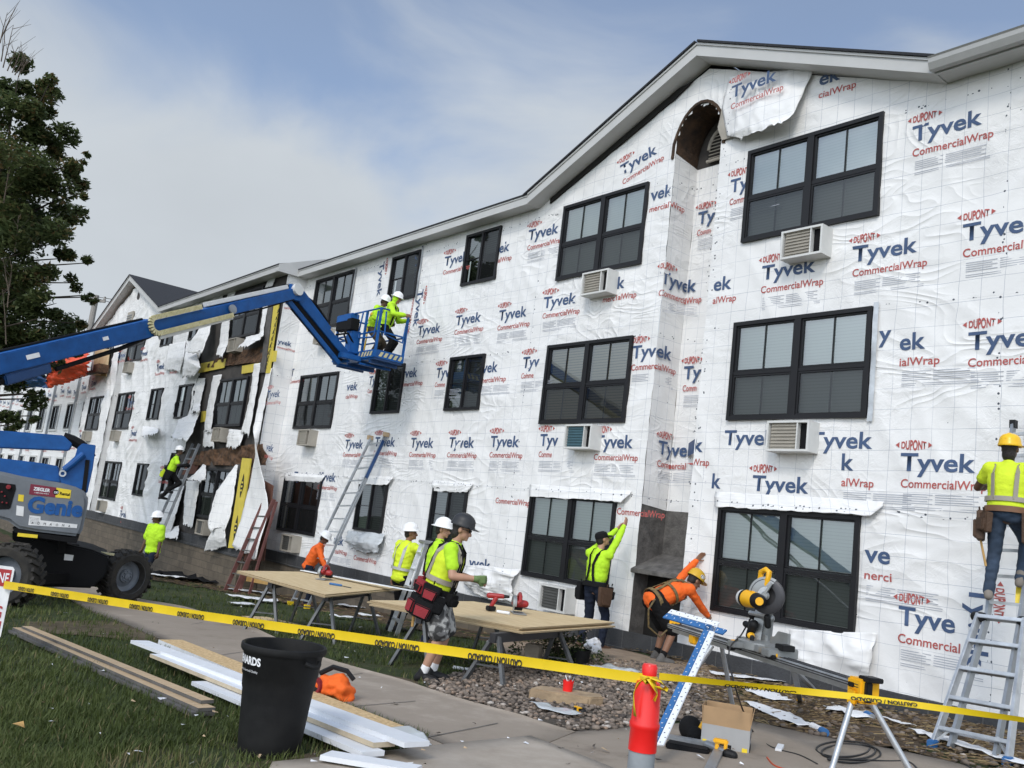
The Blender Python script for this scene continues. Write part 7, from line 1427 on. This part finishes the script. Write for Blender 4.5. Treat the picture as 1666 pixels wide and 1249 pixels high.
P = gp(1268, 1222); o = MB().box(P+V((0, 0, .02)), (.05, .24, .035), Matrix.Rotation(.5, 3, 'Z')).build('trim_offcut', 'white_board', org=P, bev=.002); tag(o, 'short white trim offcut on the pavement right of the box', 'offcut')
P = gp(963, 1066); t = thing('trash_bag', 'small white bag standing on the pavers by the shrub', 'bag', P); mbx('bag_body', 'scrap_white', t, lambda b: (b.ell(P+V((0, 0, .10)), (.13, .11, .13)), b.cap(P+V((.02, 0, .14)), P+V((.06, 0, .24)), .08, .02)), remesh=.016, smo=3, smooth='all', disp=(.03, 13.))
li = MB(); rl = random.Random(21)
for _ in range(230):
    x, y = rl.uniform(60, 1250), rl.uniform(985, 1245); p = gp(x, y, .05 if y > 1000 and x < 380 else .034)
    if p.y > -.8: continue
    a = rl.uniform(0, 6.3); d = V((math.cos(a), math.sin(a), rl.uniform(-.2, .3)))*rl.uniform(.008, .035); s_ = V((-d.y, d.x, 0))*rl.uniform(.2, .7); li.add([p-d-s_, p+d-s_, p+d+s_, p-d+s_+V((0, 0, .01))], [(0, 1, 2, 3)], rl.choice((0, 0, 0, 1, 2)))
o = li.build('litter', ['scrap_white', 'siding_tan', 'bark'], None, org=(0, 0, 0)); struct(o, 'stuff')['label'] = 'tiny chips of wrap, wood and leaf strewn on lawn and path'
# ---- cables
def cable(label, pts, r, m, parent=None):
    P = [V(p) for p in pts]; Q = []
    for i in range(len(P)-1):
        p0, p1, p2, p3 = P[max(0, i-1)], P[i], P[i+1], P[min(len(P)-1, i+2)]
        for k in range(6): u = k/6; Q.append(.5*((2*p1)+(p2-p0)*u+(2*p0-5*p1+4*p2-p3)*u*u+(3*p1-p0-3*p2+p3)*u**3))
    Q.append(P[-1]); o = MB().tube(Q, r, 6).build('cable', m, parent, smooth=True, org=P[0]); return tag(o, label, 'cable')
gq = lambda *L_: [gp(x, y, .018) for x, y in L_]
cable('black cable dropping from the mitre saw and trailing across the pavement', [w(-.40, .10, .30), w(-.41, .0, .1), dp(1186, 1060, 7.0), dp(1200, 1130, 6.6)]+gq((1225, 1190), (1255, 1215), (1300, 1228), (1330, 1243)), .007, 'cable_black')
cl2 = []
for k in range(30): a = 2*PI*k/12; cl2.append(gp(1370+46*math.cos(a)+k*.7, 1216+14*math.sin(a)+k*.4, .016+.004*(k % 5)))
cable('coiled black extension cable on the pavement under the stand leg', cl2+gq((1440, 1238), (1480, 1240), (1500, 1262)), .008, 'cable_black')
cable('orange cord lying on the pavement in front of the black coil', gq((1248, 1232), (1262, 1246), (1300, 1256), (1350, 1262), (1400, 1300)), .006, 'cable_orange')
cable('black cable looping round the left foot of the right ladder', gq((1505, 1226), (1512, 1213), (1535, 1216), (1560, 1236), (1600, 1258), (1660, 1262)), .008, 'cable_black')
cable('thin black cable tangled in the grass under the near plywood', gq((770, 1075), (790, 1066), (812, 1070), (806, 1082), (776, 1086), (748, 1066)), .006, 'cable_black')
P = gp(27, 1195); b = MB(); quadgrid(b, P+V((-.03, -.03, .06)), P+V((.03, -.02, .07)), P+V((.03, .03, .05)), P+V((-.03, .03, .075)), 4, 4, 0, .012, 3); o = b.build('fallen_leaf', 'amber', org=P, solid=.001); tag(o, 'dry brown leaf lying on the grass at the lower left', 'leaf')
# ================================================================== PLANTS
def leafball(mb, c, rad, n, size, rng, tone0, squash=.8):
    for _ in range(n):
        d = V((rng.gauss(0, 1), rng.gauss(0, 1), rng.gauss(0, 1))).normalized()*(rng.random()**.45); p = c+V((d.x*rad, d.y*rad, d.z*rad*squash))
        s = size*rng.uniform(.6, 1.3); a = V((rng.gauss(0, 1), rng.gauss(0, 1), rng.gauss(0, .5))).normalized(); b = a.cross(V((rng.gauss(0, .5), rng.gauss(0, .5), 1))).normalized(); o = len(mb.v)
        mb.v += [p-a*s, p-b*s*.45-V((0, 0, s*.1)), p+a*s, p+b*s*.45-V((0, 0, s*.1))]; mb.f.append([o, o+1, o+2, o+3]); mb.m.append(0); mb.tone.append(min(1, max(0, rng.gauss(tone0, .22))))
rt = random.Random(11); TD = 24.
T0 = dp(-60, 560, TD); T0.z = G(T0.x, T0.y); TR_ = thing('tree', 'tall leafy dark green tree reaching in from the left edge', 'tree', T0)
tk = MB(); hp_ = [T0+V((0, 0, -.2)), T0+V((.1, 0, 2.5)), T0+V((-.1, .1, 5.)), T0+V((.1, 0, 8.)), T0+V((0, 0, 11.))]; tk.tube(hp_, [.34, .28, .22, .15, .07], 12)
ends = []
spots = [(28, 135, 34), (62, 165, 30), (78, 140, 16), (20, 190, 50), (70, 215, 40), (95, 205, 18), (30, 260, 60), (85, 235, 26), (60, 290, 46), (115, 268, 24), (135, 258, 10), (118, 300, 26), (140, 312, 12), (80, 330, 42), (100, 360, 26), (25, 340, 60), (40, 410, 60), (95, 395, 14), (105, 420, 28), (135, 428, 14), (75, 455, 36), (125, 460, 16), (140, 480, 12), (30, 470, 55), (85, 495, 30), (55, 520, 30), (120, 525, 20), (150, 483, 7),
         (20, 540, 45), (75, 545, 26), (110, 560, 12), (15, 605, 34), (30, 640, 28), (8, 672, 26), (55, 640, 12), (62, 648, 10), (40, 685, 10), (58, 676, 8), (18, 690, 14), (-30, 300, 80), (10, 255, 55), (10, 380, 62), (12, 150, 36), (-5, 520, 66), (5, 600, 40), (-40, 450, 90), (-30, 180, 60), (-40, 590, 70), (90, 590, 8), (45, 600, 16), (105, 592, 7), (125, 578, 7)]
lf_ = MB(); lf_.tone = []
for x, y, r in spots:
    dd = TD+rt.uniform(-1.6, 1.6); c = dp(x, y, dd); R_ = r*dd/FPX*1.2; ends.append((c, R_))
    n = int(190*(R_/.35)**2); n = max(70, min(3400, n)); nsub = max(2, int(R_*5))
    for _ in range(nsub):
        o_ = V((rt.gauss(0, .45), rt.gauss(0, .45), rt.gauss(0, .4)))*R_; leafball(lf_, c+o_, R_*rt.uniform(.35, .6), int(n*1.25/nsub), .088, rt, rt.uniform(.40, .80)-(.12 if x < 20 else 0))
lf_.build('crown', 'leaf', TR_)
for c, R_ in ends:
    z = max(2.2, min(9.5, c.z-T0.z-1.0)); s0 = T0+V((0, 0, z)); m_ = s0.lerp(c, .55)+V((rt.uniform(-.2, .2), rt.uniform(-.2, .2), .25)); tk.tube([s0, m_, c, c+(c-m_).normalized()*R_*.3], [.05, .026, .013, .005], 6)
tk.build('trunk', 'bark', TR_)
tw = MB()
for x, y, x2, y2 in ((5, 110, 22, 40), (12, 115, 30, 75), (20, 118, 33, 85), (24, 122, 44, 92), (30, 125, 40, 100), (3, 60, 25, 12), (0, 70, 12, 20), (2, 100, 8, 50), (15, 480, 5, 420), (12, 500, 20, 430), (6, 330, 16, 260), (10, 560, 4, 470), (24, 410, 30, 350), (36, 115, 46, 96)):
    a, b_ = dp(x, y, TD-1.8), dp(x2, y2, TD-1.8); m_ = a.lerp(b_, .5)+V((rt.uniform(-.15, .15), 0, .05)); tw.tube([a, m_, b_], [.016, .011, .005], 5)
    for k in range(4): p = a.lerp(b_, .3+.2*k); tw.tube([p, p+V((rt.uniform(-.35, .35), rt.uniform(-.35, .35), rt.uniform(.15, .5)))], [.008, .003], 4)
tw.build('bare_twigs', 'twig', TR_)
# low shrub with pale flowers under the near plywood
P = gp(905, 1078); t = thing('shrub', 'leafy green shrub with tiny pale flowers beneath the near plywood table', 'shrub', P); b = MB(); b.tone = []
for _ in range(26): c = P+V((rt.gauss(0, .24), rt.gauss(0, .22), rt.uniform(.06, .40))); leafball(b, c, .13, 85, .028, rt, .5)
b.build('foliage', 'shrub_leaf', t); b = MB()
for _ in range(16): b.tube([P, P+V((rt.gauss(0, .15), rt.gauss(0, .15), .22)), P+V((rt.gauss(0, .28), rt.gauss(0, .26), rt.uniform(.3, .5)))], [.008, .006, .003], 5)
b.build('stem', 'bark', t); b = MB()
for _ in range(40): b.ell(P+V((rt.gauss(0, .26), rt.gauss(0, .24), rt.uniform(.2, .50))), (.012, .012, .009), None, 6, 4)
b.build('blossoms', 'flower', t)
P2 = gp(866, 1081); o = MB().box(P2+V((0, 0, .13)), (.20, .20, .27), Rb_).build('planter', 'concrete_pale', org=P2, bev=.012); tag(o, 'pale square planter box left of the flowering shrub', 'planter')
P3 = gp(942, 1082); o = MB().lathe([(0, 0), (.11, 0), (.14, .2), (.13, .2), (.11, .15), (0, .15)], 20, Matrix.Translation(P3)).build('plant_pot', 'bin_black', org=P3, smooth=45); tag(o, 'black round plant pot at the right side of the shrub', 'plant pot')
